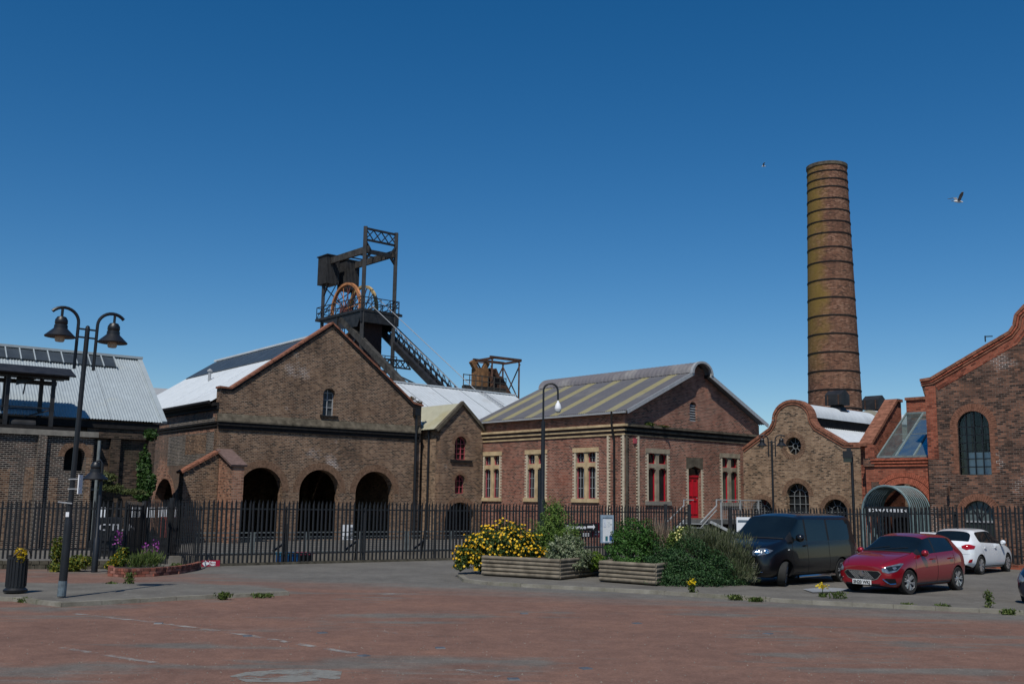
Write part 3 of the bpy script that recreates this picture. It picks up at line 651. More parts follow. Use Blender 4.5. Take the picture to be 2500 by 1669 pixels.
wn = w.build('round_window', M_BAR, bB); MB().add([B.pt(*p, -.3) for p in circ(1.85, 5.31, .5)], [tuple(range(20))]).build('pane', M_PANE, wn)
for a, c, z in ((1.35, 2.69, 2.68), (-.81, .48, 1.85), (3.52, 4.85, 1.87)):
    m_ = (a+c)/2; r = (c-a)/2; w = MB(); ring(w, B, m_, z, r*.48, r*.53, 0, math.pi, 12, -.28, -.23, gap=0)
    for t in (30, 70, 110, 150): t = rad(t); w.bar(B.pt(m_+.5*r*math.cos(t), z+.5*r*math.sin(t), -.25), B.pt(m_+r*math.cos(t), z+r*math.sin(t), -.25), .03)
    for u in (m_-r*.5, m_, m_+r*.5): w.fbox(B, u-.015, u+.015, .3, z+(.5*r if u == m_ else 0), -.28, -.23)
    zz = z
    while zz > .4: w.fbox(B, a, c, zz-.015, zz+.015, -.279, -.231); zz -= .42
    wn = w.build('window', M_BAR, bB); solid(B, a-.05, c+.05, .25, z+r+.05, -.33, -.31, M_PANE, wn, 'pane')
def Bs(u, z, d): return B.pt(u, z, -d)
for k in range(3):
    d0, d1 = .46+9.0*k/3, .46+9.0*(k+1)/3
    sheet('roof_sheet', Bs(4.95, 5.05, d0), Bs(4.95, 5.05, d1), Bs(2.4, 6.5, d1), Bs(2.4, 6.5, d0), M_RW, bB, .2, .012)
    sheet('roof_sheet', Bs(-1.3, 5.05, d0), Bs(-1.3, 5.05, d1), Bs(1.26, 6.5, d1), Bs(1.26, 6.5, d0), M_RW, bB, .2, .012)
b = MB(); b.fbox(B, 2.62, 2.68, 6.3, 6.9, -8, -.46); b.fbox(B, 1.0, 1.06, 6.3, 6.9, -8, -.46); b.build('ridge_louvre', M_SOOT, bB)
def barrel(F, c, r, z0, sq, d0, d1, m, parent, name, n=14, endm=None):
    vs = []
    for d in (d0, d1): vs += [F.pt(c-r*math.cos(t), z0+sq*r*math.sin(t), -d) for t in np.linspace(0, math.pi, n+1)]
    o = MB().add(vs, [(k, k+1, n+2+k, n+1+k) for k in range(n)]).build(name, m, parent, smooth=True)
    MB().add(vs[:n+1], [tuple(range(n+1))]).build('barrel_end', endm or m, parent); MB().add(vs[n+1:], [tuple(range(n+1))]).build('barrel_end', endm or m, parent)
    return o
M_CREAM = plain('cream_render', (.33, .31, .24), .9, var=.12)
barrel(B, 1.84, 1.0, 6.82, .8, .5, 7.6, M_RW, bB, 'barrel_roof')
BSd = Frame(B.pt(5.95, 0)[:2], 43); wall(BSd, rect(.46, 10, 0, 5.0), [], .3, M_B, bB)
# second barrel behind, and two cowls on the ridges
p2 = atd(2121, 1030, 60); B2 = Frame(p2[:2], -47)
bB2 = thing('boiler_house_bay', 'second barrel roofed bay with a cream end wall behind the raked red wall', 'building', B2.p0)
barrel(B2, 0, 1.0, p2[2]-.05, .75, 0, 5, M_RW, bB2, 'barrel_roof', endm=M_CREAM); solid(B2, -.95, .95, p2[2]-.9, p2[2]-.06, -5, -.02, M_CREAM, bB2, 'wall')
b = MB(); slab(b, B2.pt(.9, p2[2]-.9, 0), B2.pt(2.8, p2[2]-2.1, 0), B2.pt(2.8, p2[2]-2.1, -5), B2.pt(.9, p2[2]-.9, -5), .1); slab(b, B2.pt(-.9, p2[2]-.9, 0), B2.pt(-2.8, p2[2]-2.1, 0), B2.pt(-2.8, p2[2]-2.1, -5), B2.pt(-.9, p2[2]-.9, -5), .1); b.build('roof', M_RW, bB2)
solid(B2, -2.7, 2.7, 0, p2[2]-2.1, -4.9, -.05, M_B, bB2, 'lower_wall')
def cowl(x, y, Y, s, label):
    c = atd(x, y, Y); F = Frame(c[:2], -47); t = thing('roof_cowl', label, 'roof vent', (c[0], c[1], c[2]-1.1*s), group='black roof cowls')
    z = c[2]; b = MB(); b.fbox(F, -.62*s, .62*s, z-.4*s, z+.3*s, -.55*s, .55*s)
    b.hexa([F.pt(-.62*s, z+.3*s, .55*s), F.pt(.62*s, z+.3*s, .55*s), F.pt(.62*s, z+.3*s, -.55*s), F.pt(-.62*s, z+.3*s, -.55*s), F.pt(-.62*s, z+.62*s, .08*s), F.pt(.62*s, z+.62*s, .08*s), F.pt(.62*s, z+.62*s, -.08*s), F.pt(-.62*s, z+.62*s, -.08*s)])
    b.build('hood', M_STEEL, t)
    b = MB(); q = .3*s; r = .62*s
    b.hexa([F.pt(-r, z-1.1*s, r), F.pt(r, z-1.1*s, r), F.pt(r, z-1.1*s, -r), F.pt(-r, z-1.1*s, -r), F.pt(-q, z-.41*s, q), F.pt(q, z-.41*s, q), F.pt(q, z-.41*s, -q), F.pt(-q, z-.41*s, -q)]); b.build('base', M_STEEL, t)
    b = MB()
    for a in (-.4, .4): b.fbox(F, a*s-.03, a*s+.03, z-.38*s, z+.28*s, .552*s, .58*s); b.fbox(F, -.65*s, -.622*s, z-.38*s, z+.28*s, a*s-.03, a*s+.03)
    b.build('rib', M_RUST, t)
bpt = B.pt(1.84, 0, -4.6)
cowl(2044, 975, 57.3, .82, 'black cowl on the white barrel roof in front of the chimney')
cowl(2134, 987, 62, .85, 'rust flecked black cowl between the chimney and the raked red wall')

# ---------------------------------------------------------------- right-hand hall
S = Frame(atd(2400, 1150, 42)[:2], -46)
bS = thing('great_brick_hall', 'tall dark brick hall with curved red edged gable at the right', 'building', S.p0)
half = [(-2.41, 7.62), (-1.95, 7.66), (1.35, 9.3), (1.52, 9.52), (1.62, 9.95), (2.0, 10.32), (2.6, 10.57), (3.4, 10.65)]
sg = half + [(6.8-u, z) for u, z in half[-2::-1]]
wall(S, [(-2.24, 0), (-2.24, 6.8), (-2.3, 7.0), (-2.41, 7.5)] + sg + [(9.21, 7.5), (9.04, 6.8), (9.04, 0)],
     [arch(-.95, .34, 5.5, 3.53, 14), arch(-.89, .35, 1.87, .02, 14), arch(6.46, 7.75, 5.5, 3.53, 14)], .5, M_S, bS)
ribbon(S, sg, .12, -.5, .12, M_COPE, bS, 'coping', kind='stuff', seg=.24); ribbon(S, sg, .07, .003, .085, M_VRED, bS, 'brick_course', inner=.14, kind='stuff', seg=.24); ribbon(S, sg, .07, .003, .05, M_COPE, bS, 'brick_course', inner=.24)
ribbon(S, sg[1:-1], .32, .003, .015, M_K, bS, 'red_brick_edge', inner=.31)
solid(S, -2.235, -1.78, 4.2, 7.3, -.2, .014, M_K, bS, 'red_brick_corner')
rb = MB(); ring(rb, S, -.305, 5.5, .645, .95, -.12, math.pi+.12, 30, -.25, .014); ring(rb, S, -.27, 1.87, .62, .9, 0, math.pi, 26, -.25, .014); tag(rb.build('arch_ring', M_VBRN, bS), kind='stuff')
for k in range(14):
    l = .2 if k % 2 else .32; z = 3.6+k*.135
    b = MB(); b.fbox(S, -.95-l, -.952, z, z+.125, -.2, .012); b.fbox(S, .342, .34+l, z, z+.125, -.2, .012); b.build('jamb_brick', M_VBRN, bS)
w = MB()
for i in range(5): u = -.95+1.29*i/4; w.fbox(S, u-.018, u+.018, 3.53, 5.5+(.6 if 0 < i < 4 else 0), -.12, -.07)
for i in range(7): z = 3.53+1.97*i/6; w.fbox(S, -.95, .34, z-.018, z+.018, -.119, -.071)
ring(w, S, -.305, 5.5, .61, .645, 0, math.pi, 16, -.12, -.07, gap=0)
wn = w.build('window', M_BLACK, bS); MB().add([S.pt(u, z, -.125) for u, z in arch(-.95, .34, 5.5, 3.53, 14)], [tuple(range(17))]).build('pane', M_CLEAR, wn)
solid(S, -.62, .34, 3.5, 4.45, -.22, -.19, M_WHITE, bS, 'window_blind'); solid(S, -.95, .34, 3.4, 6.3, -1.6, -1.55, M_SOOT, bS, 'inner_partition')
wall(Frame(S.pt(-.97, 0, -.55)[:2], 44), rect(.0, .9, 3.3, 6.2), [], .03, M_WHITE, bS, 'window_reveal')
w = MB(); ring(w, S, -.305, 5.35, .3, .34, 0, math.pi, 12, -1.5, -1.45, gap=0); w.fbox(S, -.33, -.28, 4.2, 5.65, -1.5, -1.45); w.fbox(S, -.95, .34, 4.9, 4.95, -1.5, -1.45); w.build('far_window_bars', M_BAR, bS)
d = MB()
for i in range(8): u = -.89+1.24*i/8; d.fbox(S, u+.004, u+1.24/8-.004, .02, 1.6, -.3, -.24)
dd = d.build('door', plain('dark_green_boards', (.016, .024, .022), .6), bS); solid(S, -.89, .35, 1.603, 1.68, -.3, -.2, M_GREYM, dd, 'transom')
MB().add([S.pt(u, z, -.2) for u, z in arch(-.89, .35, 1.87, 1.68, 14)], [tuple(range(17))]).build('fanlight', plain('grey_fanlight', (.1, .13, .13), .3), dd)
for a in (50, 75, 105, 130): t = rad(a); MB().bar(S.pt(-.27, 1.7, -.18), S.pt(-.27+.6*math.cos(t), 1.87+.6*math.sin(t), -.18), .025).build('glazing_bar', M_BLACK, dd)
SL = Frame(S.pt(-2.24, 0)[:2], -136)   # flank facing the link
wall(SL, rect(-14, -.51, 0, 7.0), [], .4, M_K, bS)
SRr = Frame(S.pt(9.04, 0)[:2], 44); wall(SRr, rect(.51, 14, 0, 7), [], .4, M_S, bS)
b = MB(); slab(b, S.pt(-2.4, 7.0, -.51), S.pt(3.4, 9.9, -.51), S.pt(3.4, 9.9, -14), S.pt(-2.4, 7.0, -14), .1); slab(b, S.pt(9.2, 7.0, -.51), S.pt(3.4, 9.9, -.51), S.pt(3.4, 9.9, -14), S.pt(9.2, 7.0, -14), .1); b.build('roof', M_RR, bS)
b = MB(); c = S.pt(-1.33, 3.02, .02); b.bar(c, c+S.n*.25+np.array([0, 0, .02]), .05); b.bar(c+S.n*.22, c+S.n*.22-np.array([0, 0, .32]), .1, .08); b.build('wall_bracket', M_RUST, bS)
b = MB(); c = S.pt(.35, 8.98, -.1); b.bar(c, c+np.array([0, 0, .25]), .04); b.bar(c+np.array([0, 0, .22]), c+S.u*.3+np.array([0, 0, .2]), .04); b.build('coping_bracket', M_BLACK, bS)

# ---------------------------------------------------------------- red link with sloping glass roof
K = Frame(S.pt(0, 0, -.25)[:2], -46)
bK = thing('entrance_link', 'bright red brick entrance link with sloping glass roof and a wide arch', 'building', K.pt(-5.2, 0))
wall(K, [(-5.2, 0), (-5.2, 4.9), (-4.78, 4.9), (-4.78, 4.3), (-2.26, 4.3), (-2.26, 0)], [arch(-4.62, -2.34, 2.05, .02, 16)], .45, M_K, bK)
rb = MB()
for r0, r1 in ((1.14, 1.4), (1.43, 1.62)): ring(rb, K, -3.48, 2.05, r0, r1, .18 if r1 > 1.5 else 0, math.pi-.0, 52, -.2, .014 if r1 < 1.5 else .03)
tag(rb.build('arch_ring', M_VRED, bK), kind='stuff')
for z, o in ((4.26, .14), (4.13, .1), (4.0, .06)): solid(K, -4.9, -2.27, z-.07, z, .003, o, M_VRED, bK, 'string_course')
solid(K, -5.26, -4.75, 3.95, 4.3, -.3, .09, M_S, bK, 'corbel_block'); solid(K, -4.95, -4.5, 3.02, 3.26, .003, .03, M_S, bK, 'dark_brick_panel')
KR = Frame(K.pt(-5.2, 0)[:2], 44)      # raked flank, u runs backwards
wall(KR, [(.46, 0), (3.75, 0), (3.75, 7.15), (3.2, 7.15), (.46, 4.98)], [], .45, M_K, bK)
ribbon(KR, [(-.06, 4.98), (.42, 5.0), (3.2, 7.22), (3.75, 7.22)], .13, -.52, .1, M_COPE, bK, 'coping', kind='stuff', seg=.24)
wall(K, rect(-4.74, -2.0, 0, 7.15), [], .4, M_K, bK, o=-3.3); ribbon(K, [(-4.78, 7.25), (-2.0, 7.25)], .13, -3.75, -3.22, M_COPE, bK, 'coping', kind='stuff', seg=.24)
def Ks(t, u): return K.pt(u, 4.36+2.15*t, -.2-3.05*t)
gn = np.cross(Ks(0, 1)-Ks(0, 0), Ks(1, 0)-Ks(0, 0)); gn /= np.linalg.norm(gn)
for k in range(3):
    for j in range(2):
        u0, u1 = -4.72+2.45*k/3, -4.72+2.45*(k+1)/3; t0, t1 = j/2, (j+1)/2
        MB().add([Ks(t0+.01, u0+.03), Ks(t0+.01, u1-.03), Ks(t1-.01, u1-.03), Ks(t1-.01, u0+.03)], [(0, 1, 2, 3)]).build('roof_pane', M_DUSTY, bK)
b = MB()
for k in range(4): u = -4.72+2.45*k/3; b.bar(Ks(0, u), Ks(1, u), .07, .07)
for t in (0, 1): b.bar(Ks(t, -4.74), Ks(t, -2.26), .09, .09)
b.bar(Ks(.5, -4.74), Ks(.5, -2.26), .03); b.build('roof_frame', plain('grey_green_metal', (.15, .19, .19), .5), bK)
b = MB()
for k in range(4): u = -4.5+.65*k; b.bar(Ks(.02, u)-gn*.5, Ks(.96, u+.2)-gn*.5, .08); b.bar(K.pt(u+.3, 4.0, -2.9), Ks(.8, u+.3)-gn*.4, .07)
b.build('inner_truss', M_GREYM, bK)

# ---------------------------------------------------------------- entrance canopy
cn = thing('entrance_canopy', 'barrel shaped dark glazed canopy with hooped ribs over the arched entrance', 'canopy', K.pt(-3.45, 0, .9))
M_TEAL = plain('teal_grey_metal', (.13, .19, .2), .45, spec=.5); CR, CZ, CC, CL = 1.05, 2.0, -3.42, 1.8
def hoop(o, r=CR): return [K.pt(CC-r, .05, o), K.pt(CC-r, 1.0, o)] + [K.pt(CC-r*math.cos(t), CZ+r*math.sin(t), o) for t in np.linspace(0, math.pi, 19)] + [K.pt(CC+r, 1.0, o), K.pt(CC+r, .05, o)]
for i in range(10):
    MB().tube(hoop(.06+CL*i/9), .05 if i in (0, 9) else .032, 6).build('hoop_rib', M_TEAL, cn)
M_CGL = clear_glass('smoky_canopy_glass', (.35, .4, .36), .12, .35)
for i in range(9):
    o0, o1 = .09+CL*i/9, .03+CL*(i+1)/9; h0, h1 = hoop(o0, CR+.02)[2:-2], hoop(o1, CR+.02)[2:-2]; n = len(h0)
    MB().add(h0+h1, [(k, k+1, n+k+1, n+k) for k in range(n-1)]).build('glazing_panel', M_CGL, cn, smooth=True)
solid(K, CC-CR+.06, CC+CR-.06, 1.78, 2.2, CL-.12, CL-.08, M_BLACK, cn, 'sign_board')
lettering('EDAMWOMMEEN', K, CC, 1.98, CL-.075, .17, M_WHITE, cn, .006, 'CENTER', 1.25)
solid(K, CC-1.0, CC+1.0, .02, 1.75, -.9, -.8, M_SOOT, cn, 'door')

# ---------------------------------------------------------------- left sooty hall and its front block
L = Frame(atd(60, 1120, 42)[:2], 37.5)
bL = thing('sooty_brick_hall', 'dark sooty brick hall with ribbed metal roof and ridge rooflights at the left', 'building', L.pt(0, 0))
wall(L, rect(-8, 2.68, 0, 4.62), [arch(1.52, 2.36, 3.78, 3.2, 10)], .5, M_L, bL)
solid(L, 1.4, 2.5, 3.1, 4.4, -.75, -.7, M_SOOT, bL, 'window'); rb = MB(); ring(rb, L, 1.94, 3.78, .42, .66, 0, math.pi, 18, -.2, .014); tag(rb.build('arch_ring', M_VOUS, bL), kind='stuff')
solid(L, -8, 2.8, 4.623, 4.85, -.6, .14, M_CONC, bL, 'coping_beam')
for u, w_ in ((.45, .32), (-2.2, .35)): solid(L, u, u+w_, 0, 4.62, .003, .16, M_L, bL, 'pilaster')
for (u0, u1, z0, z1) in ((-.9, -.5, 0, 3.2), (.05, .4, 0, 3.3), (1.02, 1.35, 0, 2.9), (2.4, 2.64, 0, 4.3)): wall(L, rect(u0, u1, z0, z1), [], .05, M_E, bL, 'patched_brickwork', o=.012)
LM = Frame(L.pt(0, 0, -1.5)[:2], 37.5)
wall(LM, rect(-8, 5.75, 0, 5.45), [], .4, M_L2, bL)
wall(Frame(L.pt(2.68, 0)[:2], 127.5), rect(.51, 1.45, 0, 4.62), [], .3, M_L2, bL)
for u, w_ in ((3.75, .42), (5.4, .3)): solid(LM, u, u+w_, 0, 4.7, .003, .2, M_L2, bL, 'pilaster')
solid(LM, 2.7, 5.75, 4.7, 5.1, .003, .22, M_L2, bL, 'corbel_course'); solid(LM, -8, 5.8, 5.12, 5.4, .003, .3, M_SOOT, bL, 'eaves_course')
def Ls(t, u): return L.pt(u+.55*t, 5.5+3.55*t, -1.1-6.0*t)
for k in range(6):
    u0, u1 = -8+13.95*k/6, -8+13.95*(k+1)/6-.01
    sheet('roof_sheet', Ls(0, u0), Ls(0, u1), Ls(1, u1), Ls(1, u0), M_RL, bL, .125, .017, 6, 2)
MB().bar(Ls(1, -8)+np.array([0, 0, .06]), Ls(1, 6.1)+np.array([0, 0, .06]), .4, .12).build('ridge_cap', M_RL, bL)
b = MB(); b.bar(Ls(0, 5.98)+np.array([0, 0, .02]), Ls(1, 5.98)+np.array([0, 0, .02]), .22, .1); b.build('verge_flashing', M_RL, bL)
ln = np.cross(Ls(0, 1)-Ls(0, 0), Ls(1, 0)-Ls(0, 0)); ln /= np.linalg.norm(ln)
u = 4.62; k = 0
while u > -7.5:
    b = MB(); slab(b, Ls(.8, u-.56)+ln*.1, Ls(.8, u-.0)+ln*.1, Ls(.955, u)+ln*.1, Ls(.955, u-.56)+ln*.1, .05); b.build('rooflight_pane', M_SKYL, bL)
    MB().bar(Ls(.785, u+.03)+ln*.12, Ls(.965, u+.03)+ln*.12, .05).build('rooflight_bar', M_RL, bL); u -= .62
b = MB(); slab(b, Ls(1, -8), Ls(1, 6), L.pt(6.5, 5.5, -13), L.pt(-8, 5.5, -13), .1); b.build('back_roof', M_RL, bL)
LE = Frame(L.pt(5.75, 0, -1.5)[:2], 127.5); wall(LE, [(.41, 0), (11.4, 0), (11.4, 5.4), (5.5, 8.8), (.41, 5.6)], [], .35, M_L2, bL)
b = MB(); b.tube([L.pt(2.86, 4.5, .1), L.pt(2.86, .1, .1)], .07, 8); b.build('downpipe', plain('pale_pipe', (.15, .17, .17), .5), bL)
# annexes in front of the recessed wall
solid(LM, 2.9, 5.3, 0, 2.4, .003, .5, M_L2, bL, 'lean_to'); solid(LM, 2.85, 5.4, 2.4, 2.5, .003, .6, M_CONC, bL, 'lean_to_coping')
# distant roof between the two left halls
c = atd(385, 955, 90); b2 = thing('distant_roof', 'small grey roof peeping between the ribbed roof and white roof', 'building', (c[0], c[1], 0))
F_ = Frame(c[:2], 30); b = MB(); slab(b, F_.pt(-1.2, c[2]-.7, 0), F_.pt(2.5, c[2]-.7, 0), F_.pt(2.5, c[2]+.5, -2), F_.pt(-.3, c[2]+.5, -2), .2); b.build('roof', M_GREYM, b2); solid(F_, -1, 2.5, 0, c[2]-.9, -4, -.1, M_L, b2, 'wall')

# ---------------------------------------------------------------- steel shelter on the left block
z0 = 4.86; gt = thing('steel_shelter', 'black open steel shelter standing on the concrete edge of the sooty block', 'shelter', L.pt(0, z0, -.6))
def gu(x, y, o): return L.at(x, y, o)[0]
ua, ub = gu(14, 1000, -.35), gu(126, 1000, -.35); zr = L.at(70, 915, -.35)[1]
for (u, o) in ((ua, -.35), (ub, -.35), (ua+.1, -1.35), (ub-.25, -1.35)): solid(L, u-.075, u+.075, z0, zr+.1, o-.075, o+.075, M_STEEL, gt, 'post')
b = MB()
uL, uR = ua-1.0, ub+.75
for (o0, za, o1, zb) in ((.15, zr+.05, -.85, zr+.45), (-.85, zr+.45, -1.85, zr+.05)): slab(b, L.pt(uL, za, o0), L.pt(uR, za, o0), L.pt(uR, zb, o1), L.pt(uL, zb, o1), .06)
b.build('roof', M_STEEL, gt)
b = MB(); b.fbox(L, uL+.1, uR-.15, zr-.1, zr+.04, -.45, -.28); b.fbox(L, uL+.1, uR-.4, zr-.28, zr-.1, -1.42, -1.28); b.build('beam', M_STEEL, gt)
b = MB(); b.bar(L.pt(ua, z0+.9, -.35), L.pt(ub, z0+.9, -.35), .05); b.bar(L.pt(ua, z0+.9, -1.3), L.pt(ub-.2, z0+.9, -1.35), .05); b.bar(L.pt(ua-.9, z0+.65, -.4), L.pt(ua, z0+.95, -.4), .05); b.bar(L.pt(ub-.9, z0+.55, -1.0), L.pt(ub, z0+.85, -.4), .05); b.build('rail', M_STEEL, gt)
b = MB(); c0, z_ = L.at(58, 930, -.8); b.add([L.pt(c0-.35, z_-.22, -.5), L.pt(c0+.45, z_+.1, -.7), L.pt(c0+.5, z_+.35, -1.0), L.pt(c0-.25, z_+.3, -1.0)], [(0, 1, 2, 3)]); b.bar(L.pt(c0+.05, z_-.1, -.7), L.pt(c0, z_-.55, -.7), .05); b.build('hanging_plate', plain('torn_grey_sheet', (.1, .11, .11), .6), gt)
dm = thing('steel_drum', 'dark steel drum lying under the black steel shelter', 'drum', L.pt(ua+.6, z0+.16, -.7))
MB().tube([L.pt(ua+.25, z0+.2, -.6), L.pt(ua+1.2, z0+.2, -.6)], .2, 14).build('drum_body', M_STEEL, dm)
sk = thing('timber_baulk', 'dark beam lying along the concrete edge under the shelter', 'beam', L.pt(0, z0, -.2)); solid(L, -1.5, 2.1, z0, z0+.14, -.3, -.12, M_SOOT, sk, 'baulk')

# ---------------------------------------------------------------- chimney
cc = np.array([25.38, 80.0]); CHH = 29.4
bC = thing('brick_chimney', 'tall tapered round brick chimney with iron bands and yellow lichen', 'chimney', (cc[0], cc[1], 0))
def rch(z): return 2.28+(1.545-2.28)*z/CHH
def chim_mat():
    m = brick_mat('chimney_brick', [(0, (.07, .033, .024)), (.4, (.165, .072, .045)), (.75, (.215, .1, .062)), (1, (.31, .17, .115))], (.22, .155, .11), row=.085, width=.24,
                  patches=[((.1, .052, .038), .3, .52, .72, .6)])
    g = G.__new__(G); g.m = m; g.nt = m.node_tree; g.b = g.nt.nodes['Principled BSDF']
    old = g.b.inputs['Base Color'].links[0].from_socket; v = g.coord(); x, y, z = g.sep(v)
    side = g.math('MULTIPLY', g.math('SUBTRACT', x, cc[0]-.35), -.62)     # lichen likes the weather side
    hi = g.ramp(g.math('DIVIDE', z, CHH), [(.36, 0.), (.6, 1.)])
    f = g.math('MULTIPLY', g.math('ADD', side, g.math('MULTIPLY', g.math('SUBTRACT', g.noise(v, .55, 6, .65), .5), 1.7)), hi)
    f = g.ramp(f, [(.12, 0.), (.7, .8)])
    g.nt.links.new(g.mix(f, old, (.2, .135, .032)), g.b.inputs['Base Color']); return m
M_CH = chim_mat(); n = 48; vs = []; uvs = []; b = MB(); zs = np.linspace(0, CHH, 24)
for z0_, z1_ in zip(zs[:-1], zs[1:]):
    for k in range(n):
        t0, t1 = 2*math.pi*k/n, 2*math.pi*(k+1)/n; q = []
        for z, t in ((z0_, t0), (z0_, t1), (z1_, t1), (z1_, t0)): q.append((cc[0]+rch(z)*math.cos(t), cc[1]+rch(z)*math.sin(t), z))
        b.add(q, [(0, 1, 2, 3)], 0, [[(t0*1.9, z0_), (t1*1.9, z0_), (t1*1.9, z1_), (t0*1.9, z1_)]])
b.build('shaft', M_CH, bC, smooth=True)
MB().lathe([(1.3, CHH-1), (1.3, CHH), (1.52, CHH), (1.62, CHH-.02), (1.62, CHH-.28), (1.54, CHH-.3)], (cc[0], cc[1], 0), 48).build('cap', M_GSTONE, bC)
for yb in (412, 432, 451.5, 480, 508, 536, 565, 600, 636, 680, 724, 768, 813, 858, 904, 950, 995):
    x = 2018+22*(yb-400)/600; z = float(atd(x, yb, 78.2)[2]); r = rch(z)
    MB().lathe([(r, z-.06), (r+.035, z-.05), (r+.035, z+.05), (r, z+.06)], (cc[0], cc[1], 0), 48).build('iron_band', M_SOOT, bC, smooth=True)
# ---------------------------------------------------------------- pit headframe
HP = atd(880, 757, 82); HB = Frame(HP[:2], 40.6)
def h(a, b, z): return HB.pt(b, z, a)         # a towards the yard, b to the right, z up
hf = thing('pit_headframe', 'black steel pit headframe with two winding wheels rising behind the brown hall', 'headframe', h(0, 0, 0))
M_WHEEL = plain('orange_rusted_rim', (.36, .16, .07), .75, var=.45, scale=2, spec=.2); M_SPOKE = plain('red_oxide_spoke', (.13, .045, .04), .75, var=.4)
M_OLD = plain('weathered_steel', (.045, .042, .038), .8, var=.6, scale=2, spec=.2)
for b_ in (.15, 3.2):
    bb = MB(); bb.bar(h(.1, b_, 11), h(.1, b_, 24.4), .3, .3); bb.build('portal_column', M_STEEL, hf)
bb = MB(); bb.bar(h(.1, .15, 24.25), h(.1, 3.2, 24.25), .16, .16); bb.bar(h(.1, .15, 23.3), h(.1, 3.2, 23.3), .16, .16)
for i in range(4):
    b0, b1 = .2+.75*i, .2+.75*(i+1); bb.bar(h(.1, b0, 23.35), h(.1, b1, 24.2), .07); bb.bar(h(.1, b0, 24.2), h(.1, b1, 23.35), .07)
bb.build('lattice_girder', M_STEEL, hf)
bb = MB(); bb.bar(h(.1, .15, 22.35), h(.1, 3.2, 22.35), .2, .34)
for b0, s in ((.15, 1), (3.2, -1)): bb.bar(h(.1, b0, 21.6), h(.1, b0+s*.55, 22.25), .18); bb.bar(h(.1, b0, 23.2), h(.1, b0+s*.5, 22.5), .3, .1)
bb.build('cross_beam', M_STEEL, hf)
for b_, a1 in ((.35, -6.0), (2.85, -6.0)):
    bb = MB(); bb.bar(h(.3, b_, 22.5), h(a1, b_, 22.5), .22, .55); bb.build('gantry_beam', M_OLD, hf)
bb = MB()
for a in (-1.2, -2.6, -4): bb.bar(h(a, .35, 22.7), h(a, 2.85, 22.7), .1)
bb.build('tie_bar', M_STEEL, hf)
for (a0, a1, b0, b1, z0_, z1_) in ((-7.1, -5.5, -.05, 1.15, 20.5, 22.95), (-7.1, -5.6, 1.95, 3.25, 20.3, 22.85)):
    bb = MB(); P = [h(a0, b0, z0_), h(a0, b1, z0_), h(a1, b1, z0_), h(a1, b0, z0_), h(a0, b0, z1_), h(a0, b1, z1_), h(a1, b1, z1_), h(a1, b0, z1_)]; bb.hexa(P)
    cab = bb.build('cabin', M_STEEL, hf)
    bb = MB()
    for i in range(9):
        t = b0+(b1-b0)*(i+.5)/9; bb.bar(h(a1+.02, t, z0_), h(a1+.02, t, z1_), .04); t = a0+(a1-a0)*(i+.5)/9; bb.bar(h(t, b0-.02, z0_), h(t, b0-.02, z1_), .04)
    tag(bb.build('cladding_ribs', M_STEEL, cab), kind='stuff')
    bb = MB(); P2 = [h(a0-.1, b0-.1, z1_), h(a0-.1, b1+.1, z1_), h(a1+.1, b1+.1, z1_), h(a1+.1, b0-.1, z1_)]; bb.hexa(P2+[p+np.array([0, 0, .09]) for p in P2]); bb.build('cabin_roof', M_STEEL, cab)
for b_ in (.25, 3.2):
    bb = MB(); bb.bar(h(-6.5, b_, 9), h(-6.5, b_, 20.5), .26); bb.bar(h(-6.5, b_, 19.4), h(-5.7, b_, 20.5), .12); bb.build('rear_post', M_STEEL, hf)
bb = MB(); bb.bar(h(-6.5, .25, 18.2), h(-6.5, 3.2, 20.4), .07); bb.bar(h(-6.5, .25, 20.4), h(-6.5, 3.2, 18.2), .07); bb.bar(h(-6.5, .25, 18.3), h(-4.2, .25, 20.4), .06); bb.bar(h(-6.5, 3.2, 18.3), h(-4, 3.2, 20.4), .06); bb.build('cross_brace', M_STEEL, hf)
# platform
bb = MB(); P = [h(-7.1, -.1, 17.3), h(.3, -.1, 17.3), h(.3, 3.7, 17.3), h(-7.1, 3.7, 17.3)]; bb.hexa(P+[p+np.array([0, 0, .22]) for p in P]); bb.build('platform', M_STEEL, hf)
bb = MB(); V = []
for b_ in (0, 3.5):
    bb.add([h(-6.8, b_, 17.28), h(.2, b_, 17.28), h(-.4, b_, 16.1), h(-3.6, b_, 16.2), h(-4.8, b_, 16.9)], [(0, 1, 2, 3, 4)])
    bb.add([h(-6.8, b_+.08, 17.28), h(.2, b_+.08, 17.28), h(-.4, b_+.08, 16.1), h(-3.6, b_+.08, 16.2), h(-4.8, b_+.08, 16.9)], [(4, 3, 2, 1, 0)])
bb.bar(h(.2, -.1, 16.85), h(.2, 3.6, 16.85), .12, .85); bb.bar(h(-3.5, -.1, 16.8), h(-3.5, 3.6, 16.8), .12, .9); bb.bar(h(0, 4.05, 17.42), h(.1, 3.2, 17.42), .2)
bb.build('platform_girder', M_STEEL, hf)
bb = MB()
def rail(p, q, n, z=17.5, hh=1.0):
    p, q = np.array(p), np.array(q)
    for f in (.5, 1.0): bb.bar(h(*p, z+hh*f), h(*q, z+hh*f), .06)
    for i in range(n+1): r = p+(q-p)*i/n; bb.bar(h(*r, z), h(*r, z+hh), .055)
    for i in range(n): r, s = p+(q-p)*i/n, p+(q-p)*(i+1)/n; bb.bar(h(*r, z+.05), h(*s, z+hh*.95), .04)
rail((-7.05, 0), (.2, 0), 7); rail((.25, 0), (.25, 3.6), 4); rail((-7.05, 3.6), (.2, 3.6), 6); rail((-7.05, 0), (-7.05, 3.6), 3)
bb.build('railing', M_STEEL, hf)
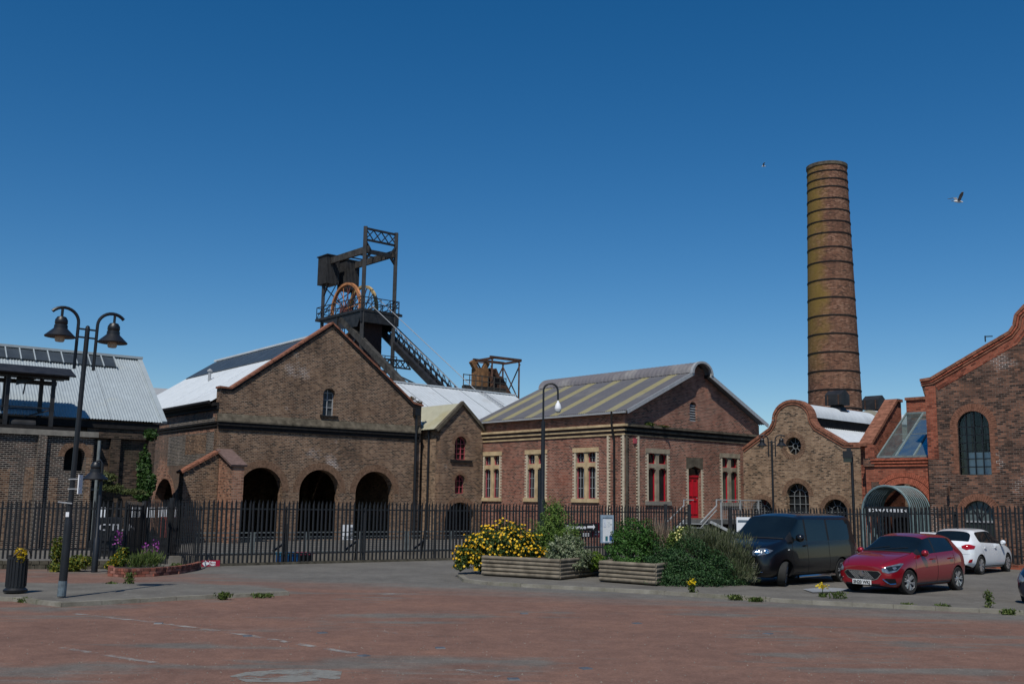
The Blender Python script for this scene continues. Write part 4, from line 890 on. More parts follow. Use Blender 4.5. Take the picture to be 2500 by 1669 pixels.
# winding wheels
def wheel(b_, rim):
    W = []; ca, cz, R = -3.9, 18.05, 2.35
    bb = MB(); n = 40; prof = [(R-.2, -.13), (R, -.13), (R-.08, 0), (R, .13), (R-.2, .13)]
    vs = [h(ca+r*math.cos(2*math.pi*k/n), b_+d, cz+r*math.sin(2*math.pi*k/n)) for k in range(n) for r, d in prof]
    bb.add(vs, [(k*5+i, k*5+(i+1) % 5, ((k+1) % n)*5+(i+1) % 5, ((k+1) % n)*5+i) for k in range(n) for i in range(5)])
    wh = bb.build('winding_wheel', rim, hf)
    for k in range(22):
        t = 2*math.pi*k/22; s = .22 if k % 2 else -.22
        MB().bar(h(ca+.25*math.cos(t), b_+s, cz+.25*math.sin(t)), h(ca+(R-.18)*math.cos(t+.12), b_, cz+(R-.18)*math.sin(t+.12)), .055).build('spoke', M_SPOKE if k % 3 else rim, wh)
    bb = MB(); bb.bar(h(ca, b_-.45, cz), h(ca, b_+.45, cz), .5, .5); bb.build('hub', M_SPOKE, wh)
wheel(1.0, M_WHEEL); wheel(2.6, plain('yellowed_rim', (.3, .22, .1), .75, var=.4, scale=2))
bb = MB(); P = [h(-3.2, .9, 9), h(-.7, .9, 9), h(-.7, 2.6, 9), h(-3.2, 2.6, 9)]; bb.hexa(P+[p+np.array([0, 0, 8.2]) for p in P]); bb.build('shaft_casing', plain('dark_red_oxide', (.028, .013, .012), .8, var=.5), hf)
# backstay legs, bracing, stair
def leg(b_, w, m, a0=-3.2, z0_=17.1, a1=14, z1_=5.6): MB().bar(h(a0, b_, z0_), h(a1, b_, z1_), w, .5).build('backstay_leg', m, hf)
leg(.2, .42, M_OLD); leg(3.3, .36, M_STEEL)
bb = MB()
def on(b_, a, dz=0): return h(a, b_, 17.1-(a+3.2)*.669+dz)
def truss(p0, p1, q0, q1, n):
    bb.bar(p0, p1, .12); bb.bar(q0, q1, .12)
    for i in range(n):
        s, t = i/n, (i+1)/n; bb.bar(p0+(p1-p0)*s, q0+(q1-q0)*t, .07); bb.bar(q0+(q1-q0)*s, p0+(p1-p0)*t, .07)
for a0, a1 in ((2.6, 2.6), (4.6, 7.6)):
    truss(on(.2, a0), on(3.3, a1), on(.2, a0, -.6), on(3.3, a1, -.6), 6)
bb.build('lattice_brace', M_STEEL, hf)
bb = MB(); rail((-1.8, .4), (-1.8, 3.3), 4, 13.9, 1.1); rail((.6, .4), (.6, 3.3), 5, 12.6, 1.2); bb.bar(h(.6, .2, 12.5), h(.6, 3.3, 12.5), .3, .2); bb.bar(h(-6, 2, 8), h(-.4, 3.2, 13), .25)
bb.bar(h(-5.5, 3.3, 16.9), h(-.2, 3.3, 12.5), .2); bb.bar(h(-3.4, .2, 12.4), h(-.4, .2, 15.6), .2); bb.bar(h(-3.4, 3.3, 12.4), h(-3.4, .2, 16), .15)
bb.build('lower_bracing', M_STEEL, hf)
bb = MB()
A0, A1 = -1.6, 8.5; nst = 13
for b_ in (3.75, 4.5):
    for dz in (0, .45, .9): bb.bar(on(b_, A0, -.1+dz), on(b_, A1, -.1+dz), .07)
    for i in range(nst+1):
        a = A0+(A1-A0)*i/nst; bb.bar(on(b_, a, -.1), on(b_, a, .85), .06)
        if i < nst: bb.bar(on(b_, a, .85), on(b_, a+(A1-A0)/nst, -.1), .05)
for i in range(nst*2): a = A0+(A1-A0)*i/nst/2; bb.bar(on(3.75, a, -.1), on(4.5, a, -.1), .05, .2)
bb.build('stair', M_STEEL, hf)
for b_ in (1.0, 2.6): MB().tube([h(-1.9, b_, 19.2), h(13.5, b_, 9.2)], .03, 5).build('winding_rope', M_GREYM, hf)

# ---------------------------------------------------------------- rusty frame over old machinery
q0 = atd(1139, 945, 79); Q = Frame(q0[:2], 38)
def qx(x, y, o=0): return Q.at(x, y, o)
mf = thing('machinery_gantry', 'rusty open steel gantry over old machinery above the white roof', 'gantry', Q.pt(0, 8))
u1, z1_ = qx(1163, 878); u2, z2_ = qx(1228, 887); zt = (z1_+z2_)/2; u0_ = u1; uu = u2; dp = 2.2
bb = MB()
for (u, o) in ((u0_, 0), (uu, 0), (u0_, -0-dp), (uu, -dp)): pass
for (u, o) in ((u0_, 0), (uu, 0), (u0_-.1, dp), (uu-.1, dp)):
    bb = MB(); bb.bar(Q.pt(u, 7, o), Q.pt(u, zt, o), .13); bb.build('post', M_RUST, mf)
bb = MB()
for o in (0, dp): bb.bar(Q.pt(u0_-.3, zt, o), Q.pt(uu+.1, zt, o), .16, .2)
for u in (u0_, uu): bb.bar(Q.pt(u, zt-.05, 0), Q.pt(u, zt-.05, dp), .16, .16)
bb.build('top_beam', M_RUST, mf)
bb = MB(); bb.bar(Q.pt(u0_, zt-.1, 0), Q.pt(u0_+1.9, 10.6, 0), .09); bb.bar(Q.pt(uu, zt-.3, 0), Q.pt(uu-1.2, 10.6, 0), .08); bb.bar(Q.pt(uu-1.2, zt-.3, 0), Q.pt(uu, 10.6, 0), .08); bb.bar(Q.pt(uu, zt-.3, dp), Q.pt(uu, 9.8, 0), .07); bb.bar(Q.pt(uu, zt-.3, 0), Q.pt(uu, 9.8, dp), .07); bb.build('brace', M_RUST, mf)
um = (u0_+uu)/2-1.1; zb = 10.9; M_MACH = plain('flaking_orange_paint', (.17, .085, .035), .85, var=.6, scale=3)
bb = MB(); bb.fbox(Q, um-1.1, um-.2, zb-.5, zb+1.35, .6, 1.6); bb.bar(Q.pt(um-1.4, zb+1.9, 1), Q.pt(um-.9, zb+1.2, 1), .35); bb.bar(Q.pt(um+.1, zb+1.9, 1), Q.pt(um-.3, zb+1.2, 1), .35); bb.bar(Q.pt(um-1.3, zb+1.85, 1), Q.pt(um, zb+1.85, 1), .07)
bb.build('machine_body', M_MACH, mf)
bb = MB(); bb.hexa([Q.pt(um+.1, zb-.6, 1.5), Q.pt(um+2.3, zb-.6, 1.5), Q.pt(um+2.3, zb-.6, .5), Q.pt(um+.1, zb-.6, .5), Q.pt(um+.3, zb+1.0, 1.4), Q.pt(um+1.3, zb+.9, 1.4), Q.pt(um+1.3, zb+.9, .6), Q.pt(um+.3, zb+1.0, .6)]); bb.bar(Q.pt(um+.1, zb+.6, 1), Q.pt(um+.6, zb+1.4, 1), .5); bb.bar(Q.pt(um+1.1, zb+.5, 1), Q.pt(um+.6, zb+1.4, 1), .5); bb.build('machine_hopper', M_RUST, mf)
bb = MB()
ug = qx(1087, 930)[0]; ue = qx(1190, 930)[0]; n = 7
for i in range(n+1): u = ug+(ue-ug)*i/n; bb.bar(Q.pt(u, 9.5, 2.4), Q.pt(u, 11.55, 2.4), .07)
for z in (11.5, 11.1, 10.7): bb.bar(Q.pt(ug, z, 2.4), Q.pt(ue, z-.0, 2.4), .06)
bb.bar(Q.pt(ug, 10.5, 2.3), Q.pt(ue, 10.5, 2.3), .2, .35); bb.build('guard_rail', M_OLD, mf)

# ---------------------------------------------------------------- palisade fences
M_PALE = plain('black_palisade_paint', (.011, .012, .014), .5, var=.35, spec=.4)
def pale_mesh():
    b = MB(); w, hh = .036, 1.0     # unit height, W section with a pointed split top
    for x0, x1, y0, y1 in ((-w, -w*.3, .008, -.004), (-w*.3, w*.3, -.004, -.004), (w*.3, w, -.004, .008)):
        b.hexa([(x0, y0-.003, 0), (x1, y1-.003, 0), (x1, y1+.003, 0), (x0, y0+.003, 0), (x0, y0-.003, .945), (x1, y1-.003, .945), (x1, y1+.003, .945), (x0, y0+.003, .945)])
    b.hexa([(-w, -.004, .945), (w, -.004, .945), (w, .004, .945), (-w, .004, .945), (-.004, -.012, hh), (.004, -.012, hh), (.004, -.006, hh), (-.004, -.006, hh)])
    o = b.build('pale', M_PALE); me = o.data; bpy.data.objects.remove(o); return me
PALE = pale_mesh()
def fence(name, label, a, c, za, zc, ha, hc, pitch, rails=(.16, .86), posts=2.75, cat='fence', group=None, wd=1.0, end_posts=(), strut=()):
    a, c = np.array(a, float)[:2], np.array(c, float)[:2]; L = np.linalg.norm(c-a); d = (c-a)/L; n = max(2, int(round(L/pitch))); yaw = math.atan2(d[1], d[0])
    t = thing(name, label, cat, (*((a+c)/2), 0), group=group); nn = np.array([d[1], -d[0]])
    def P(s, f, o=0): p = a+d*(L*s)+nn*o; z = za+(zc-za)*s+(ha+(hc-ha)*s)*f; return np.array([p[0], p[1], z])
    for i in range(n):
        s = (i+.5)/n; o = link('pale', PALE, t); p = P(s, 0); o.location = tuple(p); hgt = (ha+(hc-ha)*s)*random.uniform(.995, 1.008)
        o.rotation_euler = (random.gauss(0, .004), random.gauss(0, .006), yaw+random.gauss(0, .03)); o.scale = (wd, 1.3, hgt)
    for f in rails: MB().bar(P(0, f, -.04), P(1, f, -.04), .05, .05).build('rail', M_PALE, t)
    k = max(1, int(L/posts)) if posts else 0
    for i in range(k+1) if k else (): MB().bar(P(i/k, -.04, -.075), P(i/k, .9, -.075), .05, .06).build('post', M_PALE, t)
    for s in end_posts: MB().bar(P(s, -.03, 0), P(s, 1.03, 0), .14, .14).build('gate_post', M_PALE, t)
    for s in strut: b = MB(); b.bar(P(s, .62, -.1), P(s, 0, -1.2)+np.array([d[0], d[1], 0])*.5, .05); b.bar(P(s, .34, -.3)+np.array([d[0], d[1], 0])*.1, P(s, .2, -.1)-np.array([d[0], d[1], 0])*.45, .06); b.build('strut', M_PALE, t)
    return t
fL0, fL1 = gp(-60, 1388), gp(302, 1388)
def hts(x, y_top, y_bot, P):   # heights seen at pixel rows for a point at P
    return [float(atd(x, y, P[1])[2]) for y in (y_bot, y_top)]
def fpx(name, label, p0, p1, x0, yt0, yb0, x1, yt1, yb1, pitch, **k):
    z0, t0 = hts(x0, yt0, yb0, p0); z1, t1 = hts(x1, yt1, yb1, p1)
    return fence(name, label, p0, p1, z0, z1, t0-z0, t1-z1, pitch, **k)
fpx('palisade_fence', 'black palisade fence on the low wall at far left behind the bin', fL0, fL1, -60, 1220, 1363, 302, 1221, 1364, .131, wd=.85)
gA, gB = gp(296, 1378), gp(343, 1371)
fpx('gate_leaf', 'left black palisade gate leaf swung open beside the tall gate post', gp(296, 1381), gp(344, 1368), 296, 1222, 1372, 344, 1226, 1366, .15, cat='gate', posts=0, end_posts=(1,))
fpx('gate_leaf', 'right black palisade gate leaf between the two tall gate posts', gp(351, 1368), gp(405, 1377), 351, 1222, 1368, 405, 1218, 1377, .15, cat='gate', posts=0, end_posts=())
fpx('palisade_fence', 'short angled black palisade run just right of the gate post', gp(411, 1372), gp(481, 1382), 411, 1219, 1374, 481, 1219, 1380, .15, posts=0, end_posts=(0,))
m0, m1 = gp(484, 1382), gp(1626, 1352.5)
fpx('palisade_fence', 'long black palisade fence in front of the arches and red hall', m0, m1, 484, 1218, 1381, 1626, 1233.5, 1351, .155, strut=(.145, .275, .41, .515), end_posts=(1,))
d_ = (m1-m0)/np.linalg.norm(m1-m0)
fpx('palisade_fence', 'short black palisade panel between two posts left of the landing', m1+d_*.15, gp(1684, 1352), 1630, 1234, 1351, 1684, 1234, 1351, .155, posts=0, end_posts=(1,))
r0, r1 = atd(1783, 1300, 46.5), atd(2560, 1300, 37.3)
fpx('palisade_fence', 'black palisade fence behind the van and parked cars at right', r0, r1, 1783, 1241, 1345, 2560, 1232, 1379, .148, rails=(.13, .86), end_posts=(0,))
pw = thing('fence_plinth', 'low red brick plinth under the right palisade fence', 'low wall', (*((r0+r1)/2)[:2], 0))
dv = (r1-r0); Lr = np.linalg.norm(dv[:2]); RF = Frame(r0[:2], math.degrees(math.atan2(dv[1], dv[0]))); wall(RF, rect(0, Lr, 0, .16), [], .22, M_K, pw, 'wall', o=.1)
# dwarf wall under the left fence, with separate stones
dw = thing('dwarf_wall', 'low mossy rubble wall under the far left fence', 'low wall', (*((fL0+fL1)/2)[:2], 0))
dv = fL1-fL0; Lw = np.linalg.norm(dv[:2]); WF = Frame(fL0[:2], math.degrees(math.atan2(dv[1], dv[0])))
M_RUB = plain('mossy_rubble', (.075, .068, .052), .95, var=.55, scale=5, spec=.1)
solid(WF, 0, Lw, 0, .23, -.12, .02, M_RUB, dw, 'core'); x = 0
for row in range(2):
    x = -random.uniform(0, .2)
    while x < Lw:
        l = random.uniform(.2, .42); b = MB(); j = random.uniform(.03, .07); c = .02
        P = [WF.pt(max(x, 0), .005+.13*row, j), WF.pt(min(x+l-.02, Lw), .005+.13*row, j), WF.pt(min(x+l-.02, Lw), .005+.13*row, .0), WF.pt(max(x, 0), .005+.13*row, 0)]
        if min(x+l-.02, Lw)-max(x, 0) > .03: b.hexa(P+[p+np.array([0, 0, .11+random.uniform(-.012, .01)]) for p in P]); b.build('stone', M_RUB, dw)
        x += l
# low kerb under the middle fence
kf = thing('fence_kerb', 'low mossy concrete kerb under the long palisade fence', 'kerb', (*((m0+m1)/2)[:2], 0))
MF = Frame(m0[:2], math.degrees(math.atan2(d_[1], d_[0]))); solid(MF, -.3, 14, -.02, .07, -.25, .12, M_RUB, kf, 'kerb_run')
# mesh guard rail behind the middle fence
gr = thing('guard_rail', 'grey mesh guard rail running behind the long palisade fence', 'railing', MF.pt(8, 0, -1.5))
M_MESH = plain('grey_mesh', (.07, .08, .085), .55)
for i in range(9):
    u0, u1 = .4+2.05*i, .4+2.05*(i+1)-.12; b = MB()
    for u in (u0, u1): b.fbox(MF, u-.025, u+.025, 0, 1.02, -1.55, -1.5)
    b.fbox(MF, u0, u1, .98, 1.02, -1.545, -1.505); b.fbox(MF, u0, u1, .83, .86, -1.545, -1.505); b.fbox(MF, u0, u1, .3, .33, -1.545, -1.505)
    pn = b.build('rail_panel', plain('galvanised_rail', (.12, .14, .145), .5) if i == 0 else bpy.data.materials['galvanised_rail'], gr)
    b = MB()
    for k in range(22): u = u0+(u1-u0)*k/22; b.fbox(MF, u-.006, u+.006, .33, .83, -1.53, -1.52)
    for k in range(7): z = .33+.5*k/7; b.fbox(MF, u0, u1, z-.006, z+.006, -1.529, -1.521)
    tag(b.build('mesh_wires', M_MESH, pn), kind='stuff')
cb = thing('concrete_upstand', 'pale concrete upstand along the foot of the mesh guard rail', 'low wall', MF.pt(8, 0, -1.4)); solid(MF, -.5, 19, 0, .26, -1.62, -1.4, M_CONC, cb, 'upstand')

# ---------------------------------------------------------------- signs
M_SIGNR = plain('crimson_sign', (.33, .012, .04), .4, var=.05); M_LET = plain('white_lettering', (.8, .8, .8), .5, var=.02)
def onrun(x, y, o): return MF.at(x, y, o)
u0, z0_ = onrun(492, 1382.5, .45); u1, z1_ = onrun(537, 1366.5, .45)
s_ = thing('return_route_sign', 'small crimson sign with a white arrow roundel low on the fence', 'sign', MF.pt(u0, z0_, .45)); solid(MF, u0, u1, z0_, z1_, .43, .455, M_SIGNR, s_, 'board')
hgt = z1_-z0_; b = MB(); cu, cz = u0+(u1-u0)*.24, z0_+hgt*.5; ring(b, MF, cu, cz, hgt*.25, hgt*.34, 0, 2*math.pi, 20, .456, .46, gap=0)
b.hexa([MF.pt(cu-.13, cz, .46), MF.pt(cu-.02, cz-.1, .46), MF.pt(cu-.02, cz-.1, .456), MF.pt(cu-.13, cz, .456), MF.pt(cu-.13, cz+.001, .46), MF.pt(cu-.02, cz+.1, .46), MF.pt(cu-.02, cz+.1, .456), MF.pt(cu-.13, cz+.001, .456)]); b.fbox(MF, cu-.03, cu+.1, cz-.035, cz+.035, .456, .46); b.build('arrow_roundel', M_LET, s_)
lettering('Return', MF, u0+(u1-u0)*.41, z0_+hgt*.56, .458, hgt*.42, M_LET, s_, .008, wide=.9); lettering('Route', MF, u0+(u1-u0)*.45, z0_+hgt*.16, .458, hgt*.42, M_LET, s_, .008, wide=.9)
u0, z0_ = onrun(1335, 1297, .06); u1, z1_ = onrun(1458.5, 1276.5, .06)
s_ = thing('entrance_sign', 'black entrance sign with white letters and a right arrow on the fence', 'sign', MF.pt(u0, z0_, .05)); solid(MF, u0, u1, z0_, z1_, .03, .055, M_BLACK, s_, 'board')
hgt = z1_-z0_; ut, zt_ = onrun(1395, 1290, .06); ue_, _ = onrun(1430.5, 1290, .06); me = text_mesh('trance', 1, .004, .0); wtx = max(v.co.x for v in me.vertices); me2 = text_mesh('Entrance', 1, .004, 0); wen = max(v.co.x for v in me2.vertices); sz = .42*hgt/.7*1.02
wide = (ue_-ut)/(wtx*sz); lettering('Entrance', MF, ue_-wen*sz*wide, zt_, .058, sz, M_LET, s_, .005, wide=wide)
a0, za_ = onrun(1434, 1285.5, .06); a1, _ = onrun(1453, 1285.5, .06); am = a0+(a1-a0)*.74
b = MB(); b.fbox(MF, a0, am, za_-.045, za_+.045, .056, .06); b.add([MF.pt(am, za_-.11, .06), MF.pt(a1, za_, .06), MF.pt(am, za_+.11, .06)], [(0, 1, 2)]); b.build('arrow', M_LET, s_)
u0, z0_ = onrun(1417, 1311, .06); u1, z1_ = onrun(1444, 1297.5, .06)
s2 = thing('small_fence_sign', 'small black sign with faint white lines under the entrance sign', 'sign', MF.pt(u0, z0_, .05)); solid(MF, u0, u1, z0_, z1_, .03, .055, M_BLACK, s2, 'board'); b = MB()
for k in range(2):
    for j in range(3): uu_ = u0+(u1-u0)*(.22+.22*j); zz = z0_+(z1_-z0_)*(.58-.36*k); b.fbox(MF, uu_, uu_+(u1-u0)*.13, zz, zz+(z1_-z0_)*.16, .056, .06)
b.build('printed_lines', M_LET, s2)
u0, z0_ = onrun(1447, 1311, -.06); u1, z1_ = onrun(1492, 1275, -.06)
s2 = thing('crimson_banner', 'crimson banner with white print behind the fence left of the notice board', 'banner', MF.pt(u0, z0_, -.1)); solid(MF, u0, u1, z0_, z1_, -.13, -.11, M_SIGNR, s2, 'banner_sheet'); b = MB()
for k, (f0, f1) in enumerate(((.1, .35), (.1, .5), (.5, .8))): zz = z0_+(z1_-z0_)*(.15+.17*k); b.fbox(MF, u0+(u1-u0)*f0, u0+(u1-u0)*f1, zz, zz+.07, -.109, -.1)
b.build('print', M_LET, s2)
u0, z0_ = onrun(1443, 1354, -.3); u1, z1_ = onrun(1472, 1335, -.3)
NBc = gp(1481, 1376); NB = Frame(NBc[:2], 20); u0, z0_ = NB.at(1466.5, 1324.5); u1, z1_ = NB.at(1497, 1256.5)
nb = thing('notice_board', 'tall white notice board in a pale blue frame on a post', 'notice board', NB.pt((u0+u1)/2, 0)); M_PB = plain('pale_blue_frame', (.22, .29, .36), .5); b = MB()
t = .045
for q in ((u0, u0+t*1.3, z0_, z1_), (u1-t, u1, z0_, z1_), (u0+t*1.3, u1-t, z0_, z0_+t), (u0+t*1.3, u1-t, z1_-t*2.2, z1_)): b.fbox(NB, *q, -.04, .04)
b.build('frame', M_PB, nb); solid(NB, u0+t, u1-t+.01, z0_+.02, z1_-.03, -.03, .012, plain('white_paper', (.6, .62, .63), .6, var=.05), nb, 'panel')
for q, c in (((.36, .55, .07, .24), (.02, .12, .14)), ((.68, .93, .07, .27), (.03, .08, .25)), ((.78, .84, .64, .68), (.02, .05, .08)), ((.2, .42, .56, .86), (.5, .54, .6)), ((.52, .7, .58, .76), (.52, .56, .58))):
    solid(NB, u0+(u1-u0)*q[0], u0+(u1-u0)*q[1], z0_+(z1_-z0_)*q[2], z0_+(z1_-z0_)*q[3], .0125, .018, plain('leaflet_ink', c, .6, var=.2, scale=14), nb, 'leaflet')
solid(NB, (u0+u1)/2-.05, (u0+u1)/2+.05, 0, z0_, -.1, -.045, M_BLACK, nb, 'post')
u0, z0_ = E.at(836, 1317, .05); u1, z1_ = E.at(864, 1280, .05)
s2 = thing('pier_sign', 'white sign with small black print on the pier between the second and third arches', 'sign', E.pt(u0, z0_, .05)); solid(E, u0, u1, z0_, z1_, .02, .05, M_WHITE, s2, 'board')
b = MB()
for k in range(8): zz = z0_+.05+k*.08; b.fbox(E, u1-.2, u1-.07, zz, zz+.05, .051, .055)
for k in range(3): b.fbox(E, u0+.08, u0+.08+.15*(k+1), z0_+.05+.035*k, z0_+.07+.035*k, .051, .055)
b.build('print', M_BLACK, s2)
c = atd(1835, 1285, 44); WFr = Frame(c[:2], 5); u0, z0_ = WFr.at(1799, 1330); u1, z1_ = WFr.at(1846, 1262)
s2 = thing('map_board', 'large white map board standing behind the black van', 'sign', WFr.pt((u0+u1)/2, 0)); solid(WFr, u0, u1, z0_, z1_, -.03, .03, M_WHITE, s2, 'board'); b = MB()
b.fbox(WFr, u0+.05, u0+.5, z1_-.22, z1_-.12, .031, .036); b.build('heading', plain('map_ink', (.08, .12, .16), .6), s2); b = MB(); ring(b, WFr, u0+.35, z1_-.75, .12, .15, 0, 2*math.pi, 14, .031, .036, gap=0); b.build('emblem', bpy.data.materials['map_ink'], s2)
b = MB()
for u in (u0+.05, u1-.05): b.fbox(WFr, u-.04, u+.04, 0, z0_, -.03, .03)
b.build('leg', M_GREYM, s2)
c = atd(2280, 1310, 39.3); WR = Frame(c[:2], -40)
s2 = thing('white_barrier', 'white barrier board behind the fence between the red and white cars', 'barrier', WR.pt(0, 0)); ua_ = WR.at(2247, 1308)[0]; ub_ = WR.at(2318, 1308)[0]; za_ = WR.at(2280, 1299)[1]; solid(WR, ua_, ub_, za_-.3, za_, -.03, .03, M_WHITE, s2, 'board'); solid(WR, ua_+.1, ua_+.18, 0, za_-.3, -.03, .03, M_GREYM, s2, 'leg'); solid(WR, ub_-.18, ub_-.1, 0, za_-.3, -.03, .03, M_GREYM, s2, 'leg')

# ---------------------------------------------------------------- lamps and poles
M_LENS = plain('milky_lens', (.42, .38, .3), .3, var=.1)
def bell(b0, c, s):     # bell shaped hood hanging at c (top)
    b0.lathe([(.02*s, .0), (.12*s, -.03*s), (.175*s, -.12*s), (.18*s, -.22*s), (.165*s, -.24*s), (.165*s, -.26*s), (.185*s, -.27*s), (.19*s, -.37*s), (.21*s, -.39*s), (.43*s, -.6*s), (.42*s, -.625*s), (.16*s, -.6*s), (.02*s, -.58*s)], c, 22)
def twin_lamp(label, base, H, yaw, s, pole_pts=None, r0=.085, r1=.05, sleeve=True):
    t = thing('street_lamp', label, 'street lamp', base, group='twin bell lamps'); bx, by, bz = base; d = np.array([math.cos(yaw), math.sin(yaw), 0]); o = np.array(base, float)
    b = MB(); b.tube([o, o+np.array([0, 0, H])], [r1*1.15, r1], 12); b.lathe([(r1, H), (r1*.8, H+.05), (.01, H+.07)], o, 12); b.build('pole', M_BLACK, t, smooth=True)
    if sleeve: b = MB(); b.tube([o, o+np.array([0, 0, 1.45]), o+np.array([0, 0, 1.62])], [r0, r0, r1*1.2], 14); b.build('sleeve', M_BLACK, t, smooth=True); b = MB(); b.tube([o+np.array([0, 0, .01]), o+np.array([0, 0, .32])], r0+.004, 14); b.build('worn_foot', plain('worn_grey_paint', (.1, .13, .15), .7, var=.5), t)
    for sg_ in (-1, 1):
        x0 = .2*s; pts = [o+d*sg_*x0+np.array([0, 0, H-.9*s]), o+d*sg_*x0+np.array([0, 0, H+.05*s])]
        R = .27*s
        for a in np.linspace(0, math.pi*.78, 12): pts.append(o+d*sg_*(x0+R*1.15-R*1.15*math.cos(a))+np.array([0, 0, H+.1*s+R*1.1*math.sin(a)]))
        arm = MB(); arm.tube(pts, .036*s, 8)
        for z in (-.02, -.2): arm.bar(o+np.array([0, 0, H+z*s]), o+d*sg_*x0+np.array([0, 0, H+z*s]), .035*s)
        arm.build('arm', M_BLACK, t, smooth=True)
        hp = o+d*sg_*(x0+R*1.3)+np.array([0, 0, H+.1*s+R*1.1-.01]); b = MB(); b.tube([hp, hp-np.array([0, 0, .2*s])], .03*s, 8); bell(b, hp-np.array([0, 0, .18*s]), .74*s); hd = b.build('lamp_hood', M_BLACK, t, smooth=True)
        b = MB(); b.lathe([(.1*s, -.44*s), (.1*s, -.53*s), (.08*s, -.56*s), (.01, -.57*s)], hp-np.array([0, 0, .18*s]), 16); b.build('lamp_lens', M_LENS, hd, smooth=True)
    return t
lb = gp(150, 1455, .1); LT = float(atd(209, 802, lb[1])[2])
l1 = twin_lamp('nearest black twin bell street lamp, standing on the left pavement', (lb[0], lb[1], .1), LT-.1, rad(38), 1.0)
l1.rotation_euler = (0, rad(1.1), 0)
# signs clamped to the left lamp, seen almost edge on
sg1 = thing('lamp_sign', 'white sign seen nearly edge-on, clamped to the left street lamp', 'sign', (lb[0]+.08, lb[1], 2.7)); b = MB(); LF = Frame((lb[0]+.2, lb[1]), 101)
zz0, zz1 = float(atd(183, 1205, lb[1])[2]), float(atd(188, 1158, lb[1])[2]); b.fbox(LF, -.1, .28, zz0, zz1, -.02, .0); b.build('board', M_WHITE, sg1); b = MB()
for z in (zz0+.1, zz1-.1): b.bar((lb[0]-.02, lb[1]-.06, z), (lb[0]+.24, lb[1]-.06, z+.01), .022)
z = zz0-.2; b.bar((lb[0]-.2, lb[1]-.07, z+.03), (lb[0]+.1, lb[1]-.07, z), .025); b.build('bracket', M_GREYM, sg1)
tgs = thing('lamp_sticker', 'tiny white sticker on the pole of the left street lamp', 'sticker', (lb[0], lb[1], 1.9)); LF2 = Frame(lb[:2], 0); zz = float(atd(167, 1255, lb[1])[2]); solid(LF2, -.02, .05, zz-.05, zz+.05, .06, .066, M_WHITE, tgs, 'label_plate')
rl = atd(1888, 1240, 50); hz2 = float(atd(1886, 1078, 50)[2])
twin_lamp('distant black twin bell street lamp in front of the tan boiler house', (rl[0], rl[1], 0), hz2, rad(-12), .82, r0=.1)
# short single lamp by the gate
sb = gp(230, 1396); st = float(atd(236, 1122, sb[1])[2]); o = np.array(sb)
sl_ = thing('garden_lamp', 'short black single bell lamp post beside the left gate', 'street lamp', sb); b = MB(); b.tube([o, o+np.array([0, 0, .95]), o+np.array([0, 0, 1.0]), o+np.array([0, 0, st-.1])], [.09, .09, .055, .05], 12); b.build('pole', M_BLACK, sl_, smooth=True)
d = np.array([-.17, -.02, 0]); b = MB(); b.tube([o+np.array([0, 0, st-.7]), o+np.array([0, 0, st-.1]), o+d*.4+np.array([0, 0, st]), o+d+np.array([0, 0, st-.05])], .03, 8); b.build('arm', M_BLACK, sl_); b = MB(); bell(b, o+d+np.array([0, 0, st-.05]), .85); b.build('lamp_hood', M_BLACK, sl_, smooth=True)
# central hook lamp
cb_ = gp(1323, 1390); o = np.array(cb_); Y = cb_[1]; zh = float(atd(1325, 1028, Y)[2]); zt_ = float(atd(1345, 936, Y)[2]); zl = float(atd(1358, 982, Y)[2]); xr = float(atd(1360, 970, Y)[0]-atd(1325, 970, Y)[0])
hk = thing('hook_lamp', 'tall black hooked street lamp with a white egg shaped globe', 'street lamp', cb_)
b = MB(); b.tube([o, o+np.array([0, 0, 2.2]), o+np.array([0, 0, 2.3]), o+np.array([0, 0, zh])], [.1, .1, .072, .066], 14); b.build('pole', M_BLACK, hk, smooth=True)
b = MB(); R = xr/2; pts = [o+np.array([0, 0, zh-.02]), o+np.array([0, 0, zt_-R])]+[o+np.array([R-R*math.cos(a), 0, zt_-R+R*math.sin(a)]) for a in np.linspace(.25, math.pi, 10)]+[o+np.array([2*R+.01, 0, zl+.08])]; b.tube(pts, .034, 10); b.build('hook_arm', M_BLACK, hk, smooth=True)
g0 = o+np.array([2*R+.01, 0, zl]); b = MB(); b.lathe([(.03, .06), (.04, 0), (.07, -.04), (.1, -.12), (.115, -.2), (.112, -.23)], g0, 20); b.build('globe_cover', M_WHITE, hk, smooth=True); b = MB(); b.lathe([(.106, -.235), (.1, -.29), (.065, -.34), (.01, -.355)], g0, 20); b.build('globe', plain('white_globe', (.6, .61, .6), .25, var=.05), hk, smooth=True)
cp = gp(1315, 1372); zc = float(atd(1316, 1147, cp[1])[2]); pp = thing('steel_post', 'plain thick black post close behind the hooked street lamp', 'post', cp); MB().tube([np.array(cp), np.array(cp)+np.array([0, 0, zc])], .062, 14).build('shaft', M_BLACK, pp, smooth=True)
fp = atd(2084, 1240, 44); o = np.array([fp[0], fp[1], 0]); zf = float(atd(2084, 1112, 44)[2]); fl = thing('flood_light', 'black box flood light on a thin pole beside the red link', 'flood light', o)
MB().tube([o, o+np.array([0, 0, zf])], .06, 10).build('pole', M_BLACK, fl, smooth=True); FF = Frame(o[:2], -20); b = MB(); b.fbox(FF, -.36, .04, zf-.1, zf+.2, -.2, .2); b.fbox(FF, -.2, -.02, zf+.2, zf+.32, -.08, .08); b.build('lamp_box', M_BLACK, fl)
solid(FF, -.34, .0, zf-.28, zf-.1, -.17, .17, M_PANE, fl, 'lamp_glass')

